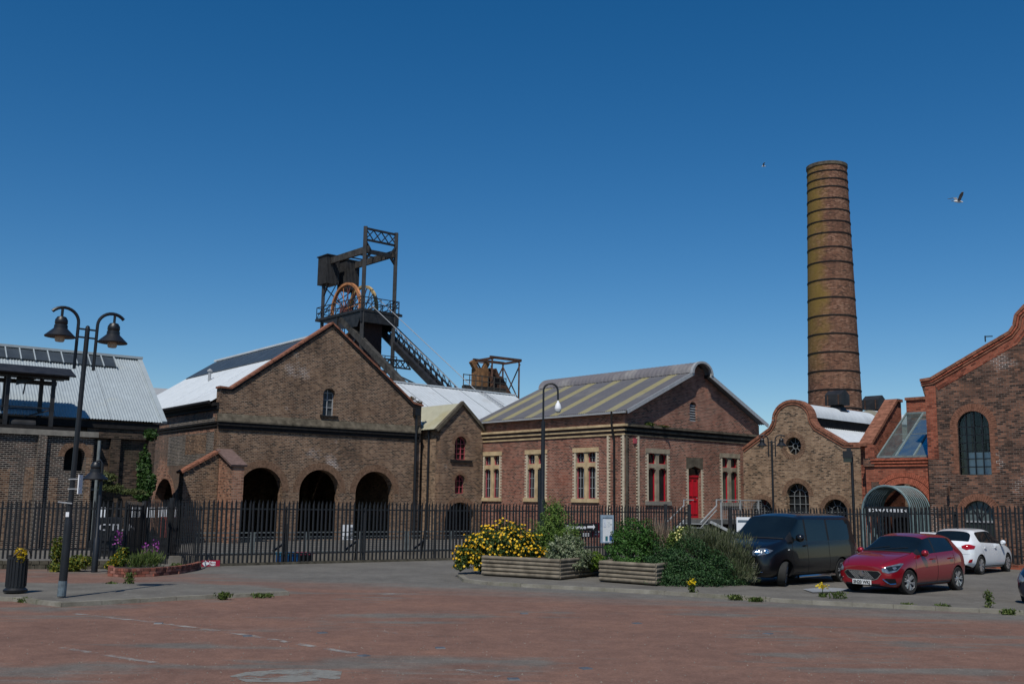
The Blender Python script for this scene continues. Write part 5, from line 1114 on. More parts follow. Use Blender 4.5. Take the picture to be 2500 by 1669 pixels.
# ---------------------------------------------------------------- bin, cone, crates, wagons
bb_ = gp(37, 1444, .1); o = np.array(bb_); hb_ = float(atd(42, 1354, bb_[1])[2])-.1
bn = thing('litter_bin', 'round black fluted litter bin on the left pavement', 'litter bin', bb_); b = MB(); b.lathe([(.24, 0), (.25, .05), (.2, .09), (.19, hb_-.02), (.2, hb_), (.17, hb_), (.16, .2)], o, 28); b.build('drum', M_BLACK, bn)
for k in range(18): t = 2*math.pi*k/18; p = o+np.array([.195*math.cos(t), .195*math.sin(t), 0]); MB().bar(p+np.array([0, 0, .12]), p+np.array([0, 0, hb_-.08]), .03).build('flute', M_BLACK, bn)
cn_ = gp(1166, 1397); o = np.array(cn_); co = thing('ground_marker', 'small yellow and white cone with black base left of the log planter', 'cone', cn_)
b = MB(); b.lathe([(.17, 0), (.17, .05), (.13, .06)], o, 18); b.build('base', M_BLACK, co); b = MB(); b.lathe([(.13, .06), (.125, .2), (.105, .22)], o, 18); b.build('band', plain('cone_yellow', (.6, .36, .02), .5), co, smooth=True); b = MB(); b.lathe([(.105, .22), (.07, .36), (.03, .44), (.005, .45)], o, 18); b.build('top', M_WHITE, co, smooth=True)
M_BLUE = plain('blue_crate', (.01, .08, .24), .5, var=.2); ly = gp(0, 0) if False else None
for k, (x0, x1, c, lab, lid) in enumerate(((682, 702, M_BLUE, 'blue plastic crate behind the fence, left of the pair', (.02, .25, .4)), (705, 725, M_BLUE, 'blue plastic crate behind the fence, touching the black crate', (.01, .1, .28)), (729, 743, M_BLACK, 'black crate with red lid beside the blue crates', (.4, .05, .1)), (746, 760, M_BLACK, 'black crate with red lid furthest right behind the fence', (.35, .06, .1)))):
    u0 = MF.at(x0, 1368, -.7)[0]; u1 = MF.at(x1, 1368, -.7)[0]; cr = thing('storage_crate', lab, 'crate', MF.pt((u0+u1)/2, 0, -.7), group='crates behind the fence'); b = MB(); b.fbox(MF, u0, u1, .0, .26, -1.0, -.6)
    for j in range(4): uu_ = u0+(u1-u0)*(j+.5)/4; b.fbox(MF, uu_-.012, uu_+.012, .02, .24, -.6, -.585)
    b.build('box', c, cr); solid(MF, u0-.015, u1+.015, .26, .34, -1.02, -.58, plain('crate_lid', lid, .5), cr, 'lid')
GW = Frame(atd(330, 1300, 38.5)[:2], 20)
def wagon(x0, x1, yt, yb, m, lab, txt=None):
    u0, zt = GW.at(x0, yt); u1, _ = GW.at(x1, yt); zb_ = GW.at((x0+x1)/2, yb)[1]; t = thing('coal_wagon', lab, 'wagon', GW.pt((u0+u1)/2, 0, -.8)); n = 5; bd = []
    for k in range(n): z = zb_+(zt-zb_)*k/n; solid(GW, u0, u1, z+.008, z+(zt-zb_)/n-.006, -1.6, 0, m, t, 'plank')
    b = MB()
    for u in (u0+.05, (u0+u1)/2, u1-.05): b.fbox(GW, u-.04, u+.04, zb_, zt, .003, .04)
    b.build('strap', M_STEEL, t); solid(GW, u0-.1, u1+.1, zb_-.25, zb_-.01, -1.5, -.05, M_BLACK, t, 'chassis')
    for u in (u0+.35, u1-.35):
        b = MB(); c_ = GW.pt(u, .4, -.15); n_ = 20; vs = [GW.pt(u+.4*math.cos(2*math.pi*k/n_), .4+.4*math.sin(2*math.pi*k/n_), o_) for o_ in (-.1, -.2) for k in range(n_)]; b.add(vs, [tuple(range(n_)), tuple(range(n_, 2*n_))]+[(k, (k+1) % n_, n_+(k+1) % n_, n_+k) for k in range(n_)]); b.build('wheel', M_STEEL, t)
    if txt: lettering(txt, GW, u0+.2, zt-.45, .03, .32, plain('faded_white', (.35, .36, .38), .6), t, .01, wide=1.5)
wagon(228, 300, 1263, 1320, M_BLACK, 'black coal wagon with faded white letters behind the left fence', 'CTUN')
wagon(394, 432, 1262, 1312, plain('faded_wagon_red', (.24, .045, .035), .7), 'faded red wagon behind the right gate leaf')
wb = GW.at(318, 1262); t = thing('white_hoarding', 'long white hoarding board behind the black gate', 'hoarding', GW.pt(wb[0], 0, -.3))
for (x0, x1) in ((240, 258), (318, 380), (384, 432)):
    u0, z0_ = GW.at(x0, 1262, -1.9); u1, z1_ = GW.at(x1, 1238, -1.9); solid(GW, u0, u1, z0_, z1_, -1.95, -1.9, M_WHITE, t, 'panel'); solid(GW, u0+.05, u0+.12, 0, z0_, -1.98, -1.93, M_STEEL, t, 'leg')

# ---------------------------------------------------------------- landing and steps at the red door
ln_ = thing('door_landing', 'galvanised landing with mesh railings below the red door', 'landing', Rf.pt(6.5, 0, 1.2)); M_GALV = plain('galvanised_steel', (.3, .32, .33), .45, var=.15)
solid(Rf, 4.2, 9.3, 1.18, 1.4, .1, 1.9, plain('landing_edge', (.1, .105, .105), .6), ln_, 'deck')
for u in (5.3, 6.9, 8.5, 9.25): solid(Rf, u-.04, u+.04, 1.0, 2.42, 1.85, 1.93, M_GALV, ln_, 'post')
b = MB(); b.bar(Rf.pt(4.9, 2.42, 1.89), Rf.pt(9.28, 2.42, 1.89), .06); b.bar(Rf.pt(9.28, 2.42, 1.89), Rf.pt(9.28, 2.42, .2), .06); b.bar(Rf.pt(4.9, 2.42, 1.89), Rf.pt(4.9, 2.1, 1.89), .06); b.bar(Rf.pt(4.9, 2.1, 1.89), Rf.pt(3.6, 1.25, 1.89), .06); b.bar(Rf.pt(4.9, 1.9, 1.89), Rf.pt(3.6, 1.0, 1.89), .04)
b.bar(Rf.pt(4.2, 2.4, .3), Rf.pt(5.0, 2.4, .3), .05); b.bar(Rf.pt(4.2, 2.4, .3), Rf.pt(4.2, 2.1, .3), .05); b.bar(Rf.pt(4.2, 2.1, .3), Rf.pt(2.6, 1.1, .3), .05); b.build('handrail', M_GALV, ln_)
b = MB()
for k in range(26): u = 5.35+3.9*k/26; b.fbox(Rf, u-.005, u+.005, 1.4, 2.3, 1.885, 1.895)
for k in range(7): z = 1.45+.85*k/6; b.fbox(Rf, 5.3, 9.25, z-.005, z+.005, 1.884, 1.894)
tag(b.build('mesh_infill', M_GALV, ln_), kind='stuff')
b = MB(); b.bar(Rf.pt(4.3, 1.3, 1.95), Rf.pt(6.4, .05, 3.6), .1, .14); b.bar(Rf.pt(4.3, 1.3, .3), Rf.pt(2.2, .05, .3), .08, .2); b.build('stringer', M_GALV, ln_)
for k in range(7): MB().fbox(Rf, 4.15-.3*k-.28, 4.15-.3*k, 1.2-.19*k-.04, 1.2-.19*k, .25, 1.9).build('tread', M_GALV, ln_)
solid(Rf, 4.4, 9.1, 0, 1.17, .2, 1.7, M_SOOT, ln_, 'base_wall')
# ---------------------------------------------------------------- cars
def paint(name, c, metal=.0, rough=.32, coat=1.0):
    g = G(name); return g.end(c, rough, metal, None, .5, **{'Coat Weight': coat, 'Coat Roughness': .03})
M_TYRE = plain('tyre_rubber', (.018, .018, .017), .85, var=.3); M_ALLOY = plain('alloy_wheel', (.5, .51, .53), .28, metal=.7, var=.05)
M_CGLASS = glassy('tinted_car_glass', (.004, .007, .009), .02); M_TRIM = plain('black_car_trim', (.012, .012, .013), .5, var=.2)
M_CHROME = plain('chrome', (.62, .63, .65), .12, metal=1.0, var=.03); M_LAMPG = plain('headlamp_glass', (.2, .23, .26), .08, metal=.5, var=.4, scale=12)
M_PLATE = plain('plate_white', (.72, .73, .72), .4, var=.02); M_REDL = plain('red_tail_lamp', (.3, .006, .012), .12, var=.3, scale=10); M_GRILLE = plain('black_grille', (.006, .006, .007), .4, var=.2)
M_DARKALLOY = plain('machined_dark_alloy', (.05, .05, .055), .35, metal=.5)
HATCH = dict(
    hw=[(0, .58), (.06, .69), (.25, .80), (.6, .855), (1.2, .865), (2.5, .865), (3.4, .855), (3.85, .79), (4.0, .71), (4.05, .64)],
    zb=[(0, .24), (.15, .19), (.5, .17), (3.6, .19), (4.05, .33)], zm=[(0, .43), (.5, .48), (4.05, .55)],
    zs=[(0, .60), (.3, .69), (.9, .80), (1.3, .86), (3.3, .94), (3.9, .92), (4.05, .8)],
    zbelt=[(0, .655), (.15, .74), (.5, .86), (1.1, .955), (1.35, .965), (3.3, 1.05), (3.75, 1.06), (3.95, .99), (4.05, .86)],
    yb=[(0, .54), (.25, .70), (.6, .75), (1.1, .785), (1.35, .8), (3.3, .78), (3.8, .71), (4.05, .6)],
    zg=[(0, .69), (.15, .785), (.5, .9), (1.1, .995), (1.25, 1.03), (1.9, 1.37), (2.3, 1.42), (3.2, 1.39), (3.5, 1.33), (3.85, 1.07), (3.95, 1.01), (4.05, .88)],
    yg=[(0, .48), (.25, .62), (.6, .66), (1.1, .7), (1.25, .72), (1.9, .62), (2.3, .61), (3.2, .6), (3.5, .58), (3.85, .63), (4.05, .55)],
    zr=[(0, .70), (.15, .80), (.5, .915), (1.1, 1.005), (1.25, 1.04), (1.9, 1.42), (2.3, 1.475), (3.2, 1.455), (3.55, 1.39), (3.85, 1.085), (4.05, .89)],
    yr=[(0, .38), (.25, .5), (.6, .52), (1.1, .58), (1.25, .6), (1.9, .53), (2.3, .54), (3.2, .53), (3.55, .5), (3.85, .55), (4.05, .45)],
    zc=[(0, .71), (.15, .82), (.5, .945), (1.1, 1.02), (1.25, 1.05), (1.9, 1.445), (2.3, 1.51), (3.2, 1.485), (3.55, 1.42), (3.85, 1.095), (4.05, .9)],
    st=[0, .06, .25, .55, .85, 1.1, 1.25, 1.5, 1.88, 2.1, 2.2, 2.27, 2.7, 3.2, 3.32, 3.54, 3.7, 3.85, 3.97, 4.05],
    screen=(1.25, 1.88), rear=(3.54, 3.85), side=[(1.5, 2.2), (2.27, 3.32)], trim=[(2.2, 2.27), (1.25, 1.5)], wheels=((.83, .31), (3.36, .31)), track=.74)
VAN = dict(
    hw=[(0, .72), (.08, .82), (.3, .92), (.7, .95), (4.5, .95), (4.8, .93), (4.9, .88)],
    zb=[(0, .3), (.15, .24), (.5, .24), (4.5, .27), (4.9, .36)], zm=[(0, .5), (.5, .58), (4.9, .62)],
    zs=[(0, .72), (.3, .88), (1.0, 1.04), (4.9, 1.06)],
    zbelt=[(0, .84), (.1, .98), (.5, 1.1), (.95, 1.19), (1.2, 1.19), (4.9, 1.2)],
    yb=[(0, .64), (.2, .8), (.6, .85), (.95, .89), (4.5, .91), (4.9, .84)],
    zg=[(0, .88), (.1, 1.03), (.5, 1.14), (.95, 1.23), (1.05, 1.28), (1.75, 1.79), (2.1, 1.82), (4.6, 1.8), (4.75, 1.72), (4.87, 1.25), (4.9, 1.22)],
    yg=[(0, .55), (.2, .72), (.6, .78), (.95, .82), (1.05, .83), (1.75, .8), (4.6, .8), (4.9, .78)],
    zr=[(0, .89), (.1, 1.05), (.5, 1.16), (.95, 1.245), (1.05, 1.29), (1.75, 1.86), (2.1, 1.91), (4.6, 1.9), (4.75, 1.8), (4.87, 1.27), (4.9, 1.24)],
    yr=[(0, .42), (.2, .58), (.6, .62), (.95, .68), (1.05, .7), (1.75, .7), (4.6, .7), (4.9, .66)],
    zc=[(0, .9), (.1, 1.07), (.5, 1.18), (.95, 1.26), (1.05, 1.3), (1.75, 1.89), (2.1, 1.97), (4.5, 1.96), (4.75, 1.85), (4.87, 1.28), (4.9, 1.25)],
    st=[0, .08, .3, .6, .95, 1.05, 1.35, 1.75, 2.02, 2.1, 2.6, 3.2, 3.28, 3.9, 4.45, 4.6, 4.75, 4.87, 4.9],
    edge=.35, screen=(1.05, 1.75), rear=(4.75, 4.87), side=[(1.35, 2.02), (2.1, 3.2), (3.28, 4.45)], trim=[(2.02, 2.1), (3.2, 3.28), (1.05, 1.35)], wheels=((.92, .34), (3.92, .34)), track=.82)
LOCAL_NAMES = []
def make_car(root, D, mp, roof_mat=None):
    root['_local'] = 1
    I = lambda k, x: float(np.interp(x, [p[0] for p in D[k]], [p[1] for p in D[k]]))
    V = []; idx = []
    for x in D['st']:
        hw = I('hw', x); zb = I('zb', x); P = [(0, zb), (hw*.82, zb), (hw*.97, zb+.09), (hw, I('zm', x)), (hw*.975, I('zs', x)), (I('yb', x), I('zbelt', x)), (I('yg', x), I('zg', x)), (I('yr', x), I('zr', x)), (I('yr', x)*.5, I('zr', x)*.25+I('zc', x)*.75), (0, I('zc', x))]
        L_, R_ = [], []
        for j, (y, z) in enumerate(P):
            V.append((x, y, z)); L_.append(len(V)-1)
            if j in (0, 9): R_.append(len(V)-1)
            else: V.append((x, -y, z)); R_.append(len(V)-1)
        idx.append((L_, R_))
    F_, MI = [], []
    inr = lambda a, b, rs: any(a >= r0-1e-6 and b <= r1+1e-6 for r0, r1 in rs)
    for i in range(len(idx)-1):
        a, b = D['st'][i], D['st'][i+1]
        for j in range(9):
            m = 0
            if j >= 6 and inr(a, b, [D['screen'], D['rear']]): m = 1
            if j == 5 and inr(a, b, D['side']): m = 1
            if j == 5 and inr(a, b, D['trim']): m = 2
            if j == 0: m = 2
            (L0, R0), (L1, R1) = idx[i], idx[i+1]
            F_.append((L0[j], L1[j], L1[j+1], L0[j+1])); MI.append(m); F_.append((R0[j], R0[j+1], R1[j+1], R1[j])); MI.append(m)
    for (L0, R0), fl in ((idx[0], 1), (idx[-1], -1)):
        for j in range(9):
            q = [L0[j], L0[j+1], R0[j+1], R0[j]]; q = list(dict.fromkeys(q)); F_.append(tuple(q[::fl])); MI.append(0)
    me = bpy.data.meshes.new('cage'); me.from_pydata(V, [], F_); me.polygons.foreach_set('material_index', MI)
    for m in (mp, M_CGLASS, M_TRIM): me.materials.append(m)
    bm = bmesh.new(); bm.from_mesh(me); bmesh.ops.recalc_face_normals(bm, faces=bm.faces); cr = bm.edges.layers.float.new('crease_edge')
    for e in bm.edges:
        ms = {f.material_index for f in e.link_faces}
        if (1 in ms or 2 in ms) and len(ms) > 1: e[cr] = .95
        x0, x1 = e.verts[0].co, e.verts[1].co; dv_ = x1-x0
        if D.get('edge') and abs(dv_.x) > .8*dv_.length and e[cr] == 0: e[cr] = D['edge']
    bm.to_mesh(me); bm.free()
    o = bpy.data.objects.new('cage', me); COL.objects.link(o)
    s = o.modifiers.new('s', 'SUBSURF'); s.levels = s.render_levels = 3
    cut = []
    for wx, r in D['wheels']:
        for sd in (1, -1):
            b = MB(); n = 28; y0, y1 = sd*(D['track']-.24), sd*1.2; R_ = r+.055
            vs = [(wx+R_*math.cos(2*math.pi*k/n), y, r+R_*math.sin(2*math.pi*k/n)) for y in (y0, y1) for k in range(n)]
            b.add(vs, [tuple(range(n)), tuple(range(n, 2*n))]+[(k, (k+1) % n, n+(k+1) % n, n+k) for k in range(n)]); c = b.build('cutter', M_TRIM)
            md = o.modifiers.new('b', 'BOOLEAN'); md.operation = 'DIFFERENCE'; md.object = c; md.solver = 'EXACT'; md.material_mode = 'TRANSFER'; cut.append(c)
    dg = bpy.context.evaluated_depsgraph_get(); full = bpy.data.meshes.new_from_object(o.evaluated_get(dg)); bpy.data.objects.remove(o)
    for c in cut: bpy.data.objects.remove(c)
    bm = bmesh.new(); bm.from_mesh(full); bvh = BVHTree.FromBMesh(bm)
    # split the glass off as parts of their own
    mats = list(full.materials); gi = [i for i, m in enumerate(mats) if m is M_CGLASS]
    bm.faces.ensure_lookup_table(); glass = {f.index for f in bm.faces if f.material_index in gi}; seen = set(); comps = []
    for f in list(glass):
        if f in seen: continue
        st_, comp = [f], []; seen.add(f)
        while st_:
            q = st_.pop(); comp.append(q)
            for e in bm.faces[q].edges:
                for g_ in e.link_faces:
                    if g_.index in glass and g_.index not in seen: seen.add(g_.index); st_.append(g_.index)
        comps.append(comp)
    def sub(faces, name, mlist, smooth=True):
        vs = {}; F2 = []; mi = []
        for k in faces:
            f = bm.faces[k]; F2.append([vs.setdefault(v.index, len(vs)) for v in f.verts]); mi.append(f.material_index)
        bm.verts.ensure_lookup_table(); m2 = bpy.data.meshes.new(name); m2.from_pydata([bm.verts[k].co[:] for k in vs], [], F2)
        for m in mlist: m2.materials.append(m)
        if len(mlist) > 1: m2.polygons.foreach_set('material_index', mi)
        m2.polygons.foreach_set('use_smooth', [True]*len(F2)); m2.set_sharp_from_angle(angle=rad(50)); return link(name, m2, root)
    sub([f.index for f in bm.faces if f.index not in glass], 'body', mats)
    for comp in comps:
        c = sum((bm.faces[k].calc_center_median() for k in comp), Vector())/len(comp)
        sub(comp, 'windscreen' if abs(c.y) < .25 and c.x < 2.4 else 'rear_window' if abs(c.y) < .25 else 'side_window', [M_CGLASS])
    bm.free()
    return bvh
def patch(bvh, pts, name, m, root, off=.006, res=.04):
    P = np.array(pts, float); c = P.mean(0); U, S_, Vt = np.linalg.svd(P-c); e1, e2 = Vt[0], Vt[1]
    q = [((p-c)@e1, (p-c)@e2) for p in P]; Q = []; n = len(q)
    for i in range(n):
        a, b = np.array(q[i]), np.array(q[(i+1) % n]); k = max(1, int(np.linalg.norm(b-a)/res)); Q += [tuple(a+(b-a)*j/k) for j in range(k)]
    nb = len(Q); xs = [p[0] for p in Q]; ys = [p[1] for p in Q]; x = min(xs)+res/2
    while x < max(xs):
        y = min(ys)+res/2
        while y < max(ys): Q.append((x, y)); y += res
        x += res
    vs, _, fs, *_r = delaunay_2d_cdt([Vector(p) for p in Q], [], [list(range(nb))], 1, 1e-5)
    out_ = []
    for v in vs:
        p = Vector(c+e1*v.x+e2*v.y); loc, nor, _, _ = bvh.find_nearest(p); out_.append(tuple(loc+nor*off))
    b = MB(); b.add(out_, [tuple(f) for f in fs]); return b.build(name, m, root, smooth=True)
def seam(bvh, pts, name, m, root, w=.012, off=.002):
    P = [np.array(p, float) for p in pts]; S_ = []
    for a, c in zip(P[:-1], P[1:]):
        k = max(1, int(np.linalg.norm(c-a)/.06)); S_ += [a+(c-a)*i/k for i in range(k)]
    S_.append(P[-1]); T_ = []
    for p in S_:
        loc, nor, _, _ = bvh.find_nearest(Vector(p)); T_.append(np.array(loc+nor*off))
    return MB().tube(T_, w/2, 4).build(name, m, root)
def wheel_at(root, x, y, r, sd, rim, spokes=5, steer=0, dark=None, w=.2):
    e = MB(); o = np.array([0, 0, 0.])
    e.lathe([(r*.68, -w*.46), (r*.93, -w*.5), (r, -w*.38), (r, w*.38), (r*.93, w*.5), (r*.68, w*.46)], (0, 0, 0), 32, 'y', cap=False); ty = e.build('wheel', M_TYRE, root, smooth=True)
    e = MB(); e.lathe([(.01, .02*sd), (r*.66, .02*sd), (r*.69, w*.44*sd), (r*.64, w*.40*sd), (r*.62, .03*sd)], (0, 0, 0), 32, 'y', cap=False); e.build('rim_well', dark or M_DARKALLOY, ty, smooth=True)
    e = MB()
    for k in range(spokes):
        for dt in (-.16, .16):
            t = 2*math.pi*k/spokes; e.bar((.06*math.cos(t), sd*w*.3, .06*math.sin(t)), (r*.66*math.cos(t+dt), sd*w*.38, r*.66*math.sin(t+dt)), .032, .05, upv=(0, 1, 0))
    e.lathe([(r*.63, w*.34*sd), (r*.69, w*.45*sd), (r*.70, w*.40*sd)], (0, 0, 0), 32, 'y', cap=False); e.lathe([(.07, w*.28*sd), (.05, w*.4*sd), (.005, w*.42*sd)], (0, 0, 0), 14, 'y'); e.build('rim', rim, ty)
    ty.location = (x, y, r); ty.rotation_euler = (0, random.uniform(0, 1), 0)
    if steer: ty.rotation_mode = 'ZYX'; ty.rotation_euler = (0, .3, steer)
    return ty
def mirror_at(root, x, y, z, m, sd, s=1):
    b = MB(); n = 8; vs = []; 
    for i, (f, r) in enumerate(((0, .05), (.03, .1), (.08, .115), (.13, .105), (.17, .06))):
        for k in range(12): t = 2*math.pi*k/12; vs.append((x+f*s-.02, y+sd*(.1+.095*math.cos(t)*r/.115)*s, z+r*.78*math.sin(t)*s))
    b.add(vs, [(i*12+k, i*12+(k+1) % 12, (i+1)*12+(k+1) % 12, (i+1)*12+k) for i in range(4) for k in range(12)]+[tuple(range(12)), tuple(48+k for k in range(12))]); o = b.build('door_mirror', m, root, smooth=True)
    b = MB(); b.bar((x+.05, y-sd*.03, z-.05), (x+.06, y+sd*.06, z-.05), .05); b.build('mirror_arm', M_TRIM, o)
def plate(root, x, z, txt, yaw_front=True, w=.52, h=.115, m=None):
    b = MB(); b.box(x-.012, x+.01, -w/2, w/2, z-h/2, z+h/2); o = b.build('number_plate', m or M_PLATE, root)
    me = text_mesh(txt, .112, .002, .004, 'CENTER'); me.materials.clear(); me.materials.append(M_TRIM); sx = -1 if yaw_front else 1
    xs = [v.co.x for v in me.vertices]; k = (w*.9)/(max(xs)-min(xs))
    me.transform(Matrix([[0, 0, sx, x+(-.014 if yaw_front else .014)], [sx*k*1.0 if not yaw_front else -k, 0, 0, 0], [0, 1, 0, z-.04], [0, 0, 0, 1]])); link('registration', me, o)
P_RED = paint('metallic_red_paint', (.26, .004, .012), .35, .3); P_BLACK = paint('black_car_paint', (.003, .003, .004), 0, .3, .45); P_WHITE = paint('white_car_paint', (.74, .77, .8), 0, .3); P_NAVY = paint('dark_blue_paint', (.008, .014, .03), .4, .25)
def common(root, bvh, D, mp, handle=True):
    return
# --- red hatchback
red = thing('hatchback_car', 'red five door hatchback parked facing the camera with white number plate', 'car', (9.03, 26.74, 0), rad(40)); red['_local'] = 1
bv = make_car(red, HATCH, P_RED)
for (wx, r) in HATCH['wheels']:
    for sd in (1, -1): wheel_at(red, wx, sd*HATCH['track'], r, sd, M_ALLOY, 6, steer=-.12 if wx < 1 else 0)
g1 = [(.0, y, z) for y, z in ((-.43, .575), (-.5, .52), (-.4, .405), (-.3, .37), (.3, .37), (.4, .405), (.5, .52), (.43, .575))]
rim_ = patch(bv, [(p[0], p[1]*1.06, .485+(p[2]-.485)*1.16) for p in g1], 'grille_surround', M_CHROME, red, .006); grl = patch(bv, g1, 'grille', M_GRILLE, red, .012)
for k in range(-9, 10):
    a = (-.02, k*.055-.1, .385); c = (-.02, k*.055+.1, .565)
    if abs(a[1]) < .37 and abs(c[1]) < .43: seam(bv, [a, c], 'grille_slat', M_GREYM, grl, .006, .013)
b = MB(); b.lathe([(.075, -.035), (.075, -.02), (.005, -.018)], (-.0, 0, .5), 8, 'x'); b.lathe([(.05, -.042), (.05, -.03)], (0, 0, .5), 8, 'x'); b.build('badge', M_CHROME, grl)
for sd in (1, -1):
    hl = patch(bv, [(.03, sd*.52, .55), (.1, sd*.66, .54), (.3, sd*.8, .6), (.62, sd*.84, .78), (.5, sd*.78, .79), (.22, sd*.68, .72), (.05, sd*.53, .64)], 'headlight', M_LAMPG, red, .008)
    patch(bv, [(.12, sd*.65, .58), (.3, sd*.78, .63), (.5, sd*.82, .74), (.26, sd*.71, .7), (.1, sd*.6, .65)], 'lens', M_PANE, hl, .014); patch(bv, [(.23, sd*.72, .62), (.31, sd*.76, .65), (.29, sd*.74, .69), (.2, sd*.7, .67)], 'projector', M_LAMPG, hl, .022)
    patch(bv, [(.08, sd*.58, .4), (.1, sd*.6, .42), (.22, sd*.78, .41), (.3, sd*.82, .27), (.14, sd*.7, .27)], 'corner_intake', M_GRILLE, red, .008); seam(bv, [(.05, sd*.55, .4), (.13, sd*.69, .27), (.26, sd*.81, .265)], 'intake_trim', M_CHROME, red, .03, .012)
    seam(bv, [(1.2, sd*.86, .2), (1.12, sd*.87, .6), (1.2, sd*.86, .9), (1.3, sd*.8, .97)], 'door_seam', M_TRIM, red, .01); seam(bv, [(2.24, sd*.86, .97), (2.26, sd*.87, .6), (2.2, sd*.86, .22)], 'door_seam', M_TRIM, red, .01); seam(bv, [(3.15, sd*.85, 1.0), (3.2, sd*.86, .8), (3.0, sd*.86, .5), (2.9, sd*.86, .24)], 'door_seam', M_TRIM, red, .01); seam(bv, [(1.2, sd*.86, .205), (2.9, sd*.86, .22)], 'sill_trim', M_TRIM, red, .07, .004)
    for hx in (2.02, 2.98): b = MB(); b.bar((hx-.09, sd*.872, .86), (hx+.09, sd*.872, .87), .025, .035); b.build('door_handle', P_RED, red)
    mirror_at(red, 1.42, sd*.82, 1.02, P_RED, sd)
patch(bv, [(0, -.5, .27), (0, .5, .27), (0, .42, .2), (0, -.42, .2)], 'lower_grille', M_GRILLE, red, .008); plate(red, -.03, .3, 'SN20 WKJ')
seam(bv, [(.1, -.45, .76), (.5, -.66, .9), (1.15, -.7, 1.0)], 'bonnet_seam', M_TRIM, red, .008); seam(bv, [(.1, .45, .76), (.5, .66, .9), (1.15, .7, 1.0)], 'bonnet_seam', M_TRIM, red, .008)
seam(bv, [(1.22, -.68, 1.02), (1.2, 0, 1.04), (1.22, .68, 1.02)], 'scuttle', M_TRIM, red, .05); seam(bv, [(1.3, .1, 1.08), (1.42, -.5, 1.12)], 'wiper', M_TRIM, red, .015, .012); seam(bv, [(1.3, .6, 1.08), (1.42, .02, 1.14)], 'wiper', M_TRIM, red, .015, .012)
# --- black van
van = thing('camper_van', 'black panel van parked beside the shrubs with its front wheel turned', 'van', (6.3, 28.75, 0), rad(43)); van['_local'] = 1
bv = make_car(van, VAN, P_BLACK)
for (wx, r) in VAN['wheels']:
    for sd in (1, -1): wheel_at(van, wx, sd*VAN['track'], r, sd, M_ALLOY, 5, steer=.5 if wx < 1.5 else 0, w=.23)
for sd in (1, -1):
    hl = patch(bv, [(.02, sd*.44, .84), (.06, sd*.6, .83), (.2, sd*.78, .86), (.42, sd*.88, .97), (.3, sd*.8, 1.0), (.05, sd*.46, .95)], 'headlight', M_LAMPG, van, .008)
    for (x, y, z) in ((.1, sd*.58, .9), (.22, sd*.75, .93)):
        loc, nor, _, _ = bv.find_nearest(Vector((x, y, z))); b = MB(); b.lathe([(.065, 0), (.07, .02), (.04, .03), (.005, .02)], (0, 0, 0), 16); o_ = b.build('lamp_reflector', M_CHROME, hl); o_.matrix_local = Matrix.Translation(loc+nor*.01) @ nor.to_track_quat('Z', 'Y').to_matrix().to_4x4()
    seam(bv, [(1.35, sd*.93, .35), (1.28, sd*.95, .8), (1.3, sd*.93, 1.15)], 'door_seam', M_TRIM, van, .01); seam(bv, [(2.06, sd*.93, 1.18), (2.08, sd*.95, .3)], 'door_seam', M_TRIM, van, .01); seam(bv, [(3.22, sd*.93, 1.18), (3.24, sd*.95, .3)], 'door_seam', M_TRIM, van, .01)
    b = MB(); b.tube([(1.5, sd*.95, .24), (1.62, sd*.97, .25), (3.3, sd*.97, .25), (3.42, sd*.95, .24)], .04, 8); b.build('side_bar', M_CHROME, van, smooth=True)
    b = MB(); b.bar((1.88, sd*.955, 1.08), (2.0, sd*.955, 1.08), .03, .04); b.build('door_handle', P_BLACK, van); mirror_at(van, 1.4, sd*.92, 1.3, P_BLACK, sd, 1.25); seam(bv, [(1.05, sd*.95, .98), (1.12, sd*.95, .98)], 'side_repeater', M_PLATE, van, .025, .004)
    patch(bv, [(4.86, sd*.84, 1.1), (4.8, sd*.93, 1.1), (4.8, sd*.93, .8), (4.87, sd*.84, .8)], 'tail_light', M_REDL, van, .008)
for z in (.62, .57, .52, .47): seam(bv, [(0, -.6, z), (0, .6, z)], 'grille_bar', M_ALLOY, van, .012, .012)
seam(bv, [(.0, -.62, .83), (.0, .62, .83)], 'chrome_strip', M_CHROME, van, .02, .01); seam(bv, [(0.05, -.75, .4), (0, 0, .4), (.05, .75, .4)], 'bumper_strip', M_CHROME, van, .02, .01); patch(bv, [(0, -.6, .66), (0, .6, .66), (0, .6, .43), (0, -.6, .43)], 'lower_grille', M_GRILLE, van, .006)
seam(bv, [(1.02, -.8, 1.27), (1.0, 0, 1.29), (1.02, .8, 1.27)], 'scuttle', M_TRIM, van, .05); b = MB(); b.lathe([(.01, -.03), (.08, -.025), (.08, 0)], (0, 0, .76), 16, 'x'); b.build('badge', M_CHROME, van)
